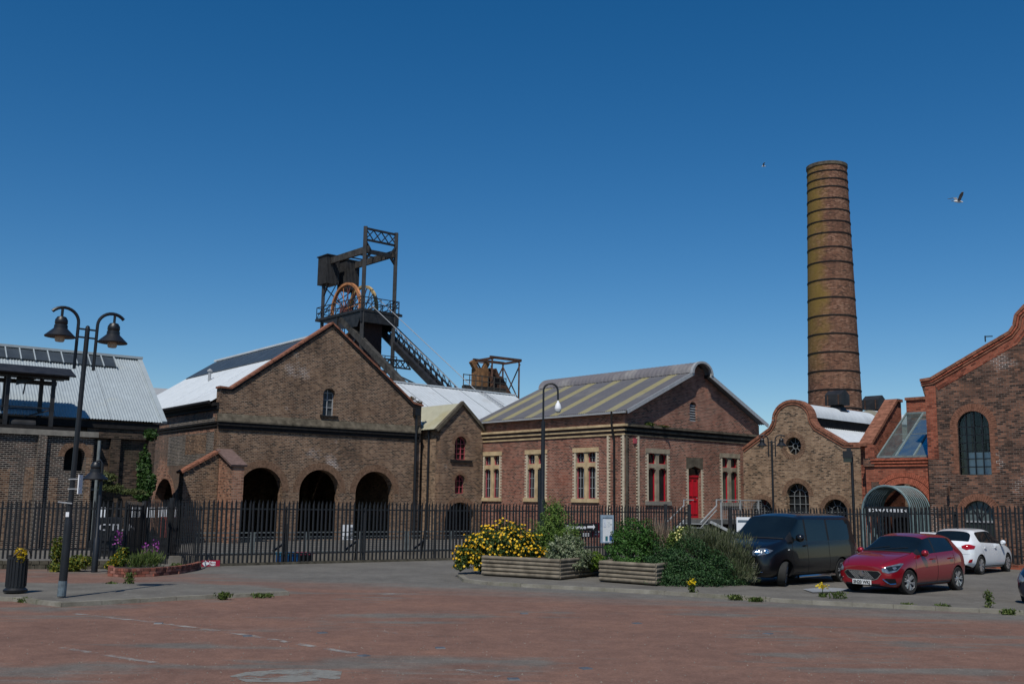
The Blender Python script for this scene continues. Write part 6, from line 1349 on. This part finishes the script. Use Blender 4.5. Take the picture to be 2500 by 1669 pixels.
# --- white hatchback, seen from behind
wh = thing('hatchback_car', 'white hatchback seen from behind with red tail light, parked at the fence', 'car', (17.55, 37.95, 0), rad(226)); wh['_local'] = 1
bv = make_car(wh, HATCH, P_WHITE)
for (wx, r) in HATCH['wheels']:
    for sd in (1, -1): wheel_at(wh, wx, sd*HATCH['track'], r, sd, M_ALLOY, 7)
for sd in (1, -1):
    patch(bv, [(4.0, sd*.42, .93), (3.96, sd*.6, .97), (3.82, sd*.74, .97), (3.66, sd*.8, .93), (3.8, sd*.77, .84), (4.0, sd*.6, .82), (4.03, sd*.44, .86)], 'tail_light', M_REDL, wh, .008)
    patch(bv, [(3.97, sd*.66, .5), (3.9, sd*.74, .52), (3.92, sd*.72, .42), (3.99, sd*.62, .4)], 'reflector', M_REDL, wh, .008)
    seam(bv, [(1.2, sd*.86, .22), (1.12, sd*.87, .6), (1.25, sd*.83, .95)], 'door_seam', M_GREYM, wh, .01); seam(bv, [(2.24, sd*.86, .97), (2.26, sd*.87, .25)], 'door_seam', M_GREYM, wh, .01); seam(bv, [(3.12, sd*.85, 1.0), (3.2, sd*.86, .8), (2.95, sd*.86, .3)], 'door_seam', M_GREYM, wh, .01)
    for hx in (2.05, 3.0): b = MB(); b.bar((hx-.09, sd*.87, .875), (hx+.09, sd*.87, .885), .025, .035); b.build('door_handle', P_WHITE, wh)
    mirror_at(wh, 1.42, sd*.82, 1.02, P_WHITE, sd); seam(bv, [(1.2, sd*.86, .21), (3.0, sd*.86, .22)], 'sill_trim', M_TRIM, wh, .04, .004)
patch(bv, [(4.03, -.55, .36), (4.03, .55, .36), (4.03, .45, .25), (4.03, -.45, .25)], 'rear_diffuser', M_TRIM, wh, .008); seam(bv, [(3.98, -.68, .68), (4.04, 0, .66), (3.98, .68, .68)], 'tailgate_seam', M_GREYM, wh, .01)
b = MB(); b.add([(3.0, -.015, 1.49), (3.14, -.015, 1.48), (3.14, 0, 1.56), (3.0, .015, 1.49), (3.14, .015, 1.48)], [(0, 1, 2), (3, 2, 4), (1, 4, 2)]); b.build('aerial', M_TRIM, wh); plate(wh, 4.06, .56, 'SF18 KGU', False, m=plain('plate_yellow', (.6, .42, .03), .4))
# --- dark car cut by the right edge
dk = thing('dark_car', 'front corner of a dark blue car cut off by the right edge', 'car', (11.98, 23.2, 0), rad(44)); dk['_local'] = 1
bv = make_car(dk, HATCH, P_NAVY)
for (wx, r) in HATCH['wheels']:
    for sd in (1, -1): wheel_at(dk, wx, sd*HATCH['track'], r, sd, M_ALLOY, 5)
for sd in (1, -1): patch(bv, [(.03, sd*.52, .55), (.1, sd*.66, .54), (.3, sd*.8, .6), (.62, sd*.84, .78), (.22, sd*.68, .72), (.05, sd*.53, .64)], 'headlight', M_LAMPG, dk, .008); mirror_at(dk, 1.42, sd*.82, 1.02, P_NAVY, sd)
patch(bv, g1, 'grille', M_GRILLE, dk, .01)
for c in (red, van, wh, dk):
    if '_local' in c: del c['_local']
# ---------------------------------------------------------------- planting
def leaf_mat(name, cols, trans=.25, rough=.6):
    g = G(name); r = g.n('NewGeometry').outputs['Random Per Island']; v = g.coord()
    f = g.math('ADD', g.math('MULTIPLY', r, .75), g.math('MULTIPLY', g.noise(v, 2.2, 3), .35)); n = len(cols)
    col = g.ramp(f, [(.08+.86*i/(n-1), c) for i, c in enumerate(cols)])
    g.set(g.b, 'Base Color', col); g.set(g.b, 'Roughness', rough); g.set(g.b, 'Specular IOR Level', .3)
    t = g.n('BsdfTranslucent', Color=col); mx = g.n('MixShader'); mx.inputs[0].default_value = trans
    g.nt.links.new(g.b.outputs[0], mx.inputs[1]); g.nt.links.new(t.outputs[0], mx.inputs[2]); g.nt.links.new(mx.outputs[0], g.out.inputs[0]); return g.m
def quads(name, C, N, Tn, ln, wd, m, parent, kind='stuff', bend=.25):
    """leaf faces: centre, normal, tangent, length, half width (two quads folded along the midrib would be lost at this size)"""
    Bn = np.cross(N, Tn); Bn /= np.linalg.norm(Bn, axis=1)[:, None]; ln = ln[:, None]; wd = wd[:, None]
    p0 = C-Tn*ln/2; p1 = C+Bn*wd+N*ln*bend*.3; p2 = C+Tn*ln/2-N*ln*bend; p3 = C-Bn*wd+N*ln*bend*.3
    V = np.stack([p0, p1, p2, p3], 1).reshape(-1, 3); n = len(C); me = bpy.data.meshes.new(name)
    me.vertices.add(4*n); me.vertices.foreach_set('co', V.astype(np.float32).ravel()); me.loops.add(4*n); me.loops.foreach_set('vertex_index', np.arange(4*n, dtype=np.int32))
    me.polygons.add(n); me.polygons.foreach_set('loop_start', np.arange(0, 4*n, 4, dtype=np.int32)); me.update(calc_edges=True); me.materials.append(m)
    o = link(name, me, parent)
    if kind: o['kind'] = kind
    return o
def unit(a): return a/np.maximum(np.linalg.norm(a, axis=1)[:, None], 1e-6)
def cloud(lumps, n, rng, shell=.5, ragged=.22):
    vol = np.array([l[3]*l[4]*l[5] for l in lumps])**.7; pick = rng.choice(len(lumps), n, p=vol/vol.sum()); Lm = np.array(lumps)[pick]
    d = unit(rng.normal(size=(n, 3))); ph = rng.uniform(0, 6, (len(lumps), 3))[pick]
    rag = 1+ragged*(np.sin(d[:, 0]*5+ph[:, 0])*np.sin(d[:, 1]*6+ph[:, 1])+.7*np.sin(d[:, 2]*9+d[:, 0]*7+ph[:, 2]))
    r = (1-shell*rng.random(n)**1.6)*rag; C = Lm[:, :3]+d*r[:, None]*Lm[:, 3:6]; C[:, 2] = np.maximum(C[:, 2], .02); return C, d
def shrub(name, label, base, lumps, n, size, aspect, cols, seed, shell=.55, ragged=.22, cat='shrub', up=.35, trans=.25, twigs=10, stemcol=(.06, .045, .03)):
    rng = np.random.default_rng(seed); t = thing(name, label, cat, base); m = leaf_mat(name+'_leaf', cols, trans)
    C, d = cloud(lumps, n, rng, shell, ragged); N = unit(d*.7+rng.normal(size=(n, 3))*.55+np.array([0, 0, up])); T_ = unit(np.cross(N, rng.normal(size=(n, 3))))
    s = size*rng.uniform(.6, 1.35, n); quads('foliage', C, N, T_, s, s*aspect/2, m, t)
    b = MB(); sm = bpy.data.materials.get('woody_stem') or plain('woody_stem', stemcol, .9)
    mid = np.average(np.array(lumps)[:, :2], axis=0, weights=np.array(lumps)[:, 3]); base = (mid[0], mid[1], base[2])
    for k in range(twigs):
        l = lumps[k % len(lumps)]; e = np.array(l[:3])+unit(rng.normal(size=(1, 3)))[0]*np.array(l[3:6])*.75; e[2] = max(e[2], base[2]+.15)
        p0 = np.array(base)+rng.normal(size=3)*np.array([.12, .12, 0]); b.tube([p0, (p0+e)/2+rng.normal(size=3)*.05, e], [.022, .014, .005], 5)
    b.build('stem', sm, t); return t, C, d, rng
def lump(x, y, Y, rx, rz, ry=None): c = atd(x, y, Y); return (c[0], c[1], c[2], rx, ry or rx*.85, rz)
# log planters
M_LOG = plain('weathered_log', (.17, .145, .11), .9, var=.4, scale=3, spec=.1); M_SOIL = plain('soil', (.03, .022, .016), .95)
def planter(label, pts, rows, r=.058, splits=2):
    P = [np.array(p, float) for p in pts]; c = sum(P)/len(P); t = thing('log_planter', label, 'planter', c)
    for i in range(len(P)):
        a, e = P[i], P[(i+1) % len(P)]; L_ = np.linalg.norm(e-a); d = (e-a)/L_
        for k in range(rows):
            z = .1+r+k*r*1.86; cuts_ = [0]+sorted(random.uniform(.3, .7) for _ in range(splits-1))+[1] if L_ > 1.2 else [0, 1]
            for s0, s1 in zip(cuts_[:-1], cuts_[1:]):
                q0 = a+d*(L_*s0-.03+.006); q1 = a+d*(L_*s1+(.03 if s1 == 1 else -.0)); j = np.array([0, 0, z]); rr = r*random.uniform(.93, 1.03)
                MB().tube([q0*[1, 1, 0]+j, q1*[1, 1, 0]+j+np.array([0, 0, random.uniform(-.008, .008)])], rr, 10).build('log', M_LOG, t, smooth=True)
    top = .1+rows*r*1.86-.05; b = MB(); n = len(P); b.add([(*p[:2], top) for p in P], [tuple(range(n))]); b.build('soil', M_SOIL, t); return t
planter('long planter of stacked round logs holding the yellow flowering shrub', [gp(1180, 1402, .1), gp(1366, 1413, .1), gp(1467, 1401, .1), gp(1300, 1392, .1)], 5)
planter('shorter planter of stacked round logs under the dark green shrubs', [gp(1467, 1417, .1), gp(1600, 1427, .1), gp(1700, 1410, .1), gp(1560, 1403, .1)], 5)
# the shrubs
t, C, d, rng = shrub('hypericum_bush', 'rounded shrub covered in yellow flowers at the left of the log planter', gp(1225, 1398, .5),
    [lump(1228, 1332, 31.0, .95, .62, .75), lump(1180, 1350, 30.9, .62, .5), lump(1285, 1345, 30.9, .5, .5), lump(1133, 1358, 30.7, .26, .34), lump(1122, 1378, 30.6, .17, .16)], 9000, .1, .5,
    [(.012, .03, .006), (.03, .06, .01), (.06, .1, .02), (.09, .13, .03)], 1)
sel = np.where((d[:, 2] > -.55) & (rng.random(len(C)) < .16) & (d@np.array([.1, -.8, .35]) > -.35))[0]; lc = np.array([(.0, 0, 0)])
Cf = C[sel]+d[sel]*.07; nf = len(Cf); N = unit(d[sel]*.6+rng.normal(size=(nf, 3))*.3+np.array([0, -.5, .4])); g_ = leaf_mat('yellow_petal', [(.55, .27, .004), (.72, .42, .01), (.8, .55, .03)], .15)
for a in (0, 1): T_ = unit(np.cross(N, np.tile([[.3, .2, 1], [1, .1, .2]][a], (nf, 1)))); quads('flowers', Cf+N*.003*a, N, T_, np.full(nf, .075), np.full(nf, .038), g_, t, bend=.05)
shrub('tall_shrub', 'tall pale green feathery shrub rising in front of the hooked lamp', gp(1350, 1396, .5), [lump(1354, 1256, 31.7, .36, .5), lump(1338, 1302, 31.6, .5, .5), lump(1375, 1310, 31.6, .48, .5), lump(1350, 1350, 31.5, .6, .5), lump(1405, 1318, 31.8, .2, .4)], 11000, .085, .32,
      [(.02, .045, .008), (.06, .12, .02), (.12, .2, .035), (.19, .27, .06)], 2, ragged=.34, shell=.75)
shrub('variegated_shrub', 'silvery variegated shrub spilling over the corner of the log planter', gp(1385, 1408, .5), [lump(1382, 1340, 30.3, .5, .42), lump(1410, 1362, 30.1, .42, .34), lump(1362, 1365, 30.2, .35, .3), lump(1385, 1378, 29.85, .5, .16)], 8000, .075, .5,
      [(.025, .06, .015), (.1, .14, .07), (.22, .26, .15), (.34, .37, .25)], 3)
shrub('lime_shrub', 'small lime green mound at the right end of the log planter', gp(1448, 1405, .5), [lump(1448, 1369, 30.4, .36, .24), lump(1470, 1376, 30.3, .2, .14)], 3500, .06, .5, [(.05, .1, .01), (.1, .18, .02), (.17, .26, .03)], 4)
shrub('privet_bush', 'two lobed mid green bush on the shorter log planter', gp(1540, 1425, .4), [lump(1550, 1304, 29.8, .62, .44), lump(1528, 1325, 29.6, .4, .35), lump(1535, 1362, 29.4, .72, .62), lump(1592, 1325, 29.9, .4, .45), lump(1550, 1392, 28.9, .72, .36), lump(1500, 1390, 29.2, .3, .25)], 15000, .06, .62,
      [(.012, .04, .007), (.026, .078, .012), (.05, .13, .022), (.075, .17, .03)], 5, shell=.35)
shrub('cotoneaster_bush', 'large dark green spreading bush hanging down to the kerb', gp(1680, 1438, .1), [lump(1682, 1380, 28.6, 1.12, .68, .9), lump(1628, 1392, 28.3, .68, .52), lump(1738, 1400, 28.3, .75, .52), lump(1606, 1408, 27.9, .5, .36), lump(1690, 1418, 27.7, 1.15, .32, .6), lump(1785, 1425, 28.1, .42, .24)], 30000, .058, .55,
      [(.008, .027, .009), (.018, .052, .016), (.034, .085, .026), (.06, .125, .038)], 6, shell=.4)
def blades(name, label, base, lumps, n, ln, wd, cols, seed, cat='shrub', upb=1.0, spread=.6, trans=.2, shell=.9):
    rng = np.random.default_rng(seed); t = thing(name, label, cat, base); m = leaf_mat(name+'_blade', cols, trans); C, d = cloud(lumps, n, rng, shell, .25)
    T_ = unit(d*spread+np.array([0, 0, upb])+rng.normal(size=(n, 3))*.28); N = unit(np.cross(T_, rng.normal(size=(n, 3)))); s = ln*rng.uniform(.5, 1.3, n); quads('foliage', C, N, T_, s, np.full(n, wd), m, t, bend=.1); return t
blades('rosemary_bush', 'grey green spiky bush beside the front of the black van', gp(1770, 1432, .1), [lump(1722, 1322, 29.0, .62, .42), lump(1768, 1352, 28.9, .75, .6), lump(1812, 1375, 28.6, .5, .5), lump(1780, 1398, 28.4, .7, .34), lump(1690, 1320, 29.2, .35, .3)], 16000, .2, .008,
       [(.03, .045, .016), (.065, .085, .035), (.115, .135, .07), (.19, .19, .125)], 7)
blades('dry_grass_clump', 'clump of dry straw coloured stems behind the dark green bushes', gp(1610, 1415, .4), [lump(1612, 1312, 29.9, .36, .42), lump(1630, 1335, 29.7, .3, .3)], 900, .55, .007, [(.12, .09, .07), (.24, .18, .13), (.34, .27, .2)], 8, 'grass clump', 1.3, .35)
t, C, d, rng = shrub('flowering_shrub', 'small pale yellow flowered shrub behind the dark bush', gp(1665, 1420, .4), [lump(1665, 1312, 29.5, .36, .3), lump(1648, 1325, 29.4, .25, .25)], 2600, .07, .5, [(.03, .06, .012), (.07, .12, .02), (.12, .17, .03)], 9)
sel = np.where((d[:, 2] > 0) & (rng.random(len(C)) < .05))[0]; nf = len(sel); quads('flowers', C[sel]+d[sel]*.06, unit(d[sel]+np.array([0, -.6, .2])), unit(np.cross(d[sel], rng.normal(size=(nf, 3)))), np.full(nf, .07), np.full(nf, .03), leaf_mat('cream_petal', [(.6, .55, .15), (.7, .66, .3)]), t)
# ivy and wall plants
shrub('ivy', 'green ivy climbing the corner between the two left brick halls', LM.pt(5.6, 0, .3), [lump(352, 1145, 45.0, .28, .95, .2), lump(362, 1180, 44.9, .32, .5, .2), lump(368, 1060, 45.2, .28, .25, .2), lump(345, 1205, 44.8, .35, .3, .2)], 3600, .13, .8, [(.012, .035, .008), (.03, .075, .015), (.06, .12, .025)], 10, cat='climber', twigs=4)
shrub('wall_shrub', 'low scrub growing on the wall top left of the brown hall', LM.pt(4, 2.5, .4), [lump(262, 1165, 43.2, .4, .22), lump(275, 1190, 43.2, .5, .15), lump(320, 1200, 43.4, .6, .12)], 1500, .12, .5, [(.03, .05, .012), (.07, .09, .025), (.12, .13, .05)], 11, twigs=4)
shrub('wall_weeds', 'tangle of yellow green weeds along the mossy wall behind the left lamp', gp(160, 1396), [lump(140, 1345, 31.2, .2, .4, .2), lump(170, 1378, 30.6, .35, .2, .25), lump(195, 1372, 30.6, .35, .22, .25), lump(140, 1385, 30.4, .25, .15)], 2200, .09, .5, [(.02, .045, .01), (.06, .1, .015), (.14, .16, .02), (.3, .25, .03)], 12, twigs=6)
# curved brick bed by the gate, bricks laid one by one
M_BEDB = [plain('bed_brick', (.24, .085, .06), .9, var=.35, spec=.1), plain('bed_brick_dark', (.15, .065, .05), .9, var=.4, spec=.1), plain('bed_brick_pale', (.28, .13, .1), .9, var=.35, spec=.1)]
path = [gp(262, 1398), gp(268, 1406), gp(310, 1409), gp(380, 1406), gp(440, 1400), gp(478, 1393), gp(492, 1388)]
bed = thing('brick_bed', 'low curved red brick flower bed at the foot of the gate', 'flower bed', (path[2]+path[4])/2)
seg = []; acc = 0
for a, e in zip(path[:-1], path[1:]): l = np.linalg.norm(e-a); seg.append((acc, acc+l, a, e)); acc += l
def onpath(s):
    for s0, s1, a, e in seg:
        if s <= s1+1e-6: return a+(e-a)*((s-s0)/(s1-s0)), (e-a)/(s1-s0)
    return seg[-1][3], (seg[-1][3]-seg[-1][2])/(seg[-1][1]-seg[-1][0])
for row in range(3):
    s = .0 if row % 2 else .11
    while s < acc-.2:
        p, dd_ = onpath(s+.105); hd = row == 2; w_ = .1 if hd else .215; yaw = math.atan2(dd_[1], dd_[0]); b = MB(); z = .005+row*.078
        F_ = Frame(p[:2], math.degrees(yaw)); j = random.uniform(-.008, .008); b.fbox(F_, -w_/2+.005, w_/2-.005, z, z+.068, -.12+j, .0+j); b.build('brick', random.choice(M_BEDB), bed); s += w_+.005
b = MB(); pts_ = [onpath(acc*i/12)[0] for i in range(13)]; b.add([(p[0], p[1]+.1, .19) for p in pts_]+[(p[0]-.2, p[1]+1.2, .19) for p in pts_[::-1]], [tuple(range(26))]); b.build('soil', M_SOIL, bed)
shrub('bed_plants', 'green plants with yellow flowers at the left end of the brick bed', gp(290, 1396, .2), [lump(290, 1368, 30.2, .25, .22), lump(300, 1352, 30.3, .18, .2), lump(270, 1378, 30.1, .18, .12)], 1500, .09, .4, [(.02, .05, .01), (.05, .1, .015), (.08, .13, .02), (.5, .34, .01)], 13, cat='plant', twigs=5)
blades('bed_grass', 'tall grassy weeds in the middle of the brick bed', gp(360, 1398, .2), [lump(355, 1365, 30.4, .35, .25), lump(380, 1368, 30.5, .25, .25), lump(330, 1372, 30.3, .3, .2)], 1500, .22, .009, [(.04, .07, .02), (.09, .14, .03), (.16, .19, .06)], 14, 'grass clump')
for k, (x, y, lab) in enumerate(((291, 1310, 'tall magenta willowherb spike in front of the left gate leaf'), (354, 1340, 'short magenta willowherb spike at the foot of the gate post'), (380, 1332, 'magenta willowherb spike in front of the right gate leaf'))):
    c = atd(x, y, 30.6); t = thing('willowherb', lab, 'flower', (c[0], c[1], .2)); b = MB(); b.tube([(c[0], c[1], .2), (c[0], c[1], c[2])], .012, 5); b.build('stem', plain('green_stem', (.04, .07, .02), .8) if k == 0 else bpy.data.materials['green_stem'], t)
    rng = np.random.default_rng(20+k); n = 45; C = np.array(c)+np.stack([rng.normal(size=n)*.05, rng.normal(size=n)*.05, rng.uniform(-.22, .18, n)], 1); N = unit(rng.normal(size=(n, 3))); quads('flowers', C, N, unit(np.cross(N, rng.normal(size=(n, 3)))), np.full(n, .06), np.full(n, .025), leaf_mat('magenta_petal', [(.2, .03, .2), (.38, .08, .36)]), t)
shrub('ragwort', 'yellow flowers sprouting from the rim of the litter bin', (bb_[0]+.05, bb_[1], hb_+.08), [lump(50, 1350, bb_[1], .12, .1), (bb_[0]+.08, bb_[1]-.1, hb_+.02, .1, .08, .1)], 500, .07, .6, [(.03, .05, .01), (.4, .28, .01), (.62, .42, .01), (.7, .5, .02)], 15, cat='flower', twigs=4)
# weeds along the kerbs
WD = [((.03, .055, .012), (.07, .11, .02), (.12, .15, .04))]
weeds = [(2009, 1462, .1, .14, 'weed with a bright yellow flower head on the kerb before the red car'), (2047, 1466, .22, .2, 'leafy green weed just right of the yellow flower on the kerb'), (1690, 1452, .1, .26, 'slim yellow tipped weed on the kerb before the dark bush'), (1796, 1462, .16, .1, 'low weed tuft on the kerb below the black van'),
         (1845, 1466, .14, .07, 'small flat weed tuft between the van and red car kerb'), (2415, 1488, .09, .42, 'tall upright weed at the kerb below the white car'), (2462, 1497, .14, .08, 'round green weed tuft near the right edge kerb'), (2300, 1484, .2, .08, 'sprawling weed on the kerb below the rear of the red car'),
         (2215, 1480, .14, .07, 'small dark weed on the kerb below the red car wheel'), (60, 1467, .14, .06, 'green tuft at the left end of the pavement kerb'), (545, 1461, .14, .14, 'green tuft on the long pavement kerb at centre left'), (640, 1456, .2, .06, 'flat tuft near the tip of the left pavement'),
         (315, 1428, .12, .3, 'thin upright weed on the back edge of the left pavement'), (270, 1429, .14, .08, 'small tuft on the back edge of the left pavement'), (433, 1388, .22, .16, 'bushy weed at the right end of the brick bed')]
M_WEED = leaf_mat('weed_leaf', WD[0], .25)
for k, (x, y, r, hh, lab) in enumerate(weeds):
    c = gp(x, y, .02 if k != 14 else .1); rng = np.random.default_rng(40+k); t = thing('weed', lab, 'weed', c, group='weeds along the kerbs'); n = 160
    C = np.array(c)+np.stack([rng.normal(size=n)*r*.5, rng.normal(size=n)*r*.4, hh*rng.random(n)**1.2], 1); T_ = unit(rng.normal(size=(n, 3))*.6+np.array([0, 0, .8])); N = unit(np.cross(T_, rng.normal(size=(n, 3)))); quads('foliage', C, N, T_, np.full(n, .085)*rng.uniform(.6, 1.3, n), np.full(n, .017), M_WEED, t)
    if k in (0, 2):
        n = 70; zz = c[2]+(.3 if k == 0 else .3); C = np.array([c[0], c[1], zz])+rng.normal(size=(n, 3))*np.array([.055, .05, .035]); N = unit(rng.normal(size=(n, 3))+np.array([0, -.5, 1])); quads('flowers', C, N, unit(np.cross(N, rng.normal(size=(n, 3)))), np.full(n, .045), np.full(n, .02), leaf_mat('dandelion_petal', [(.6, .42, .0), (.75, .58, .01)]), t)
        MB().tube([tuple(c), (c[0], c[1], zz)], .01, 5).build('stem', bpy.data.materials['green_stem'], t)
shrub('roof_weeds', 'tuft of moss and weeds on the string course of the red gable', Rf.pt(1.6, 6.2, .1), [(*Rf.pt(1.7, 6.22, .12), .28, .1, .12), (*Rf.pt(2.6, 6.18, .12), .5, .1, .05)], 500, .09, .5, [(.03, .05, .01), (.09, .13, .02)], 30, cat='plant', twigs=3)
shrub('gutter_weeds', 'rusty orange moss clump on the right kneeler of the brown hall', E.pt(11.6, 7.8, 0), [(*E.pt(11.4, 7.95, -.1), .3, .15, .16), (*E.pt(11.95, 7.75, -.1), .25, .15, .12)], 500, .08, .6, [(.06, .04, .015), (.16, .1, .03)], 31, cat='plant', twigs=3)

# ---------------------------------------------------------------- marks on the ground
def worn(name, c, lo, hi, sc, amt):
    g = G(name); v = g.coord(); f = g.math('MULTIPLY', g.ramp(g.noise(g.map(v, (1, 1.4, 1)), sc, 7, .72, .3), [(lo, 0.), (hi, 1.)]), amt)
    tr = g.n('BsdfTransparent'); mx = g.n('MixShader'); g.nt.links.new(f, mx.inputs[0]); g.nt.links.new(tr.outputs[0], mx.inputs[1]); g.nt.links.new(g.b.outputs[0], mx.inputs[2]); g.nt.links.new(mx.outputs[0], g.out.inputs[0])
    g.set(g.b, 'Base Color', g.ramp(g.noise(v, 12, 4), [(.3, tuple(x*.75 for x in c)), (.7, c)])); g.set(g.b, 'Roughness', .9); return g.m
M_LINE = worn('worn_white_line', (.34, .33, .31), .46, .6, 1.9, .75); M_PATCH = worn('worn_concrete_patch', (.23, .23, .21), .4, .5, 1.6, .85)
def line(pts, w, z):
    P = [gp(*p) for p in pts]; b = MB()
    for a, e in zip(P[:-1], P[1:]):
        d = (e-a)/np.linalg.norm(e-a); n_ = np.array([-d[1], d[0], 0])*w/2; zz = np.array([0, 0, z]); b.add([a-n_+zz, e-n_+zz, e+n_+zz, a+n_+zz], [(0, 1, 2, 3)])
    return tag(b.build('painted_line', M_LINE), kind='structure')
line([(180, 1497), (390, 1520), (600, 1549), (740, 1573), (900, 1600)], .14, .004); line([(150, 1580), (320, 1608), (450, 1626)], .12, .004); line([(1120, 1633), (1220, 1651)], .13, .004); line([(935, 1541), (1010, 1549), (1090, 1552)], .1, .004); line([(930, 1450), (1020, 1448)], .35, .004)
def blob(pts, z, m):
    b = MB(); b.add([gp(*p)+np.array([0, 0, z]) for p in pts], [tuple(range(len(pts)))]); return tag(b.build('surface_patch', m), kind='structure')
blob([(560, 1650), (600, 1640), (680, 1634), (760, 1632), (835, 1638), (830, 1656), (720, 1665), (600, 1664)], .004, M_PATCH); blob([(1960, 1447), (2010, 1442), (2070, 1446), (2050, 1453), (1985, 1455)], .103, worn('pale_cover', (.3, .32, .34), .2, .3, 3, .7))
M_STUD = plain('blue_grey_stud', (.085, .09, .1), .5, var=.3)
studs = [(387, 1521, 'blue grey ground plate on the faint white line at far left'), (605, 1552, 'blue grey ground plate beside the second stretch of white line'), (888, 1600, 'blue grey ground plate at the right end of the white line'), (1254, 1657, 'nearest blue grey ground plate at the bottom centre'), (1430, 1631, 'blue grey ground plate right of the nearest one'), (1280, 1497, 'small far ground plate in front of the log planter'),
         (1555, 1521, 'far blue grey ground plate in front of the dark bush'), (1875, 1546, 'blue grey ground plate out in front of the black van'), (1075, 1581, 'small ground plate in the middle of the red surface'), (787, 1544, 'small ground plate below the third arch'), (1985, 1472, 'blue lid lying at the kerb before the red car')]
for k, (x, y, lab) in enumerate(studs):
    c = gp(x, y); t = thing('ground_plate', lab, 'ground plate', c, group='blue grey ground plates'); F_ = Frame(c[:2], random.uniform(10, 60)); s_ = .075
    b = MB(); b.hexa([F_.pt(-s_, 0, s_), F_.pt(s_, 0, s_), F_.pt(s_, 0, -s_), F_.pt(-s_, 0, -s_), F_.pt(-s_*.9, .012, s_*.9), F_.pt(s_*.9, .012, s_*.9), F_.pt(s_*.9, .012, -s_*.9), F_.pt(-s_*.9, .012, -s_*.9)]); b.build('plate', M_STUD, t)
# pebbles: scattered grit
rng = np.random.default_rng(77); n = 900; b = MB()
for k in range(n):
    x, y = rng.uniform(0, 2500), 1480+190*rng.random()**.8; c = gp(x, y); s_ = rng.uniform(.006, .02); a = rng.uniform(0, 6.28); b.add([c+np.array([s_*math.cos(a+q), s_*math.sin(a+q), -.001]) for q in (0, 2.1, 4.2)]+[c+np.array([0, 0, s_*.8])], [(0, 1, 3), (1, 2, 3), (2, 0, 3)])
tag(b.build('grit', plain('grit', (.16, .14, .12), .95, var=.5, scale=20)), kind='stuff')

# ---------------------------------------------------------------- gulls
M_GULL = plain('gull_white', (.62, .63, .62), .8, var=.1); M_GULLG = plain('gull_grey', (.16, .17, .18), .8, var=.2)
def gull(x, y, Y, s, head, lab):
    c = np.array(atd(x, y, Y)); t = thing('gull', lab, 'bird', c, group='gulls in the sky'); f = np.array([math.cos(head), math.sin(head), 0]); l = np.array([-f[1], f[0], 0]); z = np.array([0, 0, 1.])
    b = MB(); b.tube([c-f*.26*s, c-f*.16*s, c-f*.02*s, c+f*.1*s, c+f*.17*s-z*.01, c+f*.22*s-z*.01, c+f*.25*s-z*.02], [.02*s, .045*s, .068*s, .055*s, .035*s, .03*s, .006*s], 10); b.build('body', M_GULL, t, smooth=True)
    b = MB(); b.add([c-f*.24*s-l*.02*s, c-f*.24*s+l*.02*s, c-f*.38*s+l*.07*s, c-f*.38*s-l*.07*s], [(0, 1, 2, 3)]); b.build('tail', M_GULL, t)
    for sd, up_ in ((1, 1.0), (-1, 1.0)):
        e = l*sd; P = [c+f*.06*s+e*.04*s, c-f*.1*s+e*.04*s, c+f*.1*s+e*.26*s+z*.28*s*up_, c-f*.1*s+e*.26*s+z*.26*s*up_, c-f*.12*s+e*.62*s+z*.3*s*up_, c-f*.2*s+e*.58*s+z*.29*s*up_]
        b = MB(); th = z*.012*s; b.add(P+[p-th for p in P], [(0, 1, 3, 2), (2, 3, 5, 4), (6, 8, 9, 7), (8, 10, 11, 9), (0, 2, 8, 6), (2, 4, 10, 8), (1, 7, 9, 3), (3, 9, 11, 5), (4, 5, 11, 10)]); wg = b.build('wing', M_GULLG, t)
gull(2340, 492, 48, 1.0, rad(10), 'gull with raised wings to the right of the chimney'); gull(1864, 406, 120, .95, rad(170), 'tiny distant gull to the left of the chimney top')
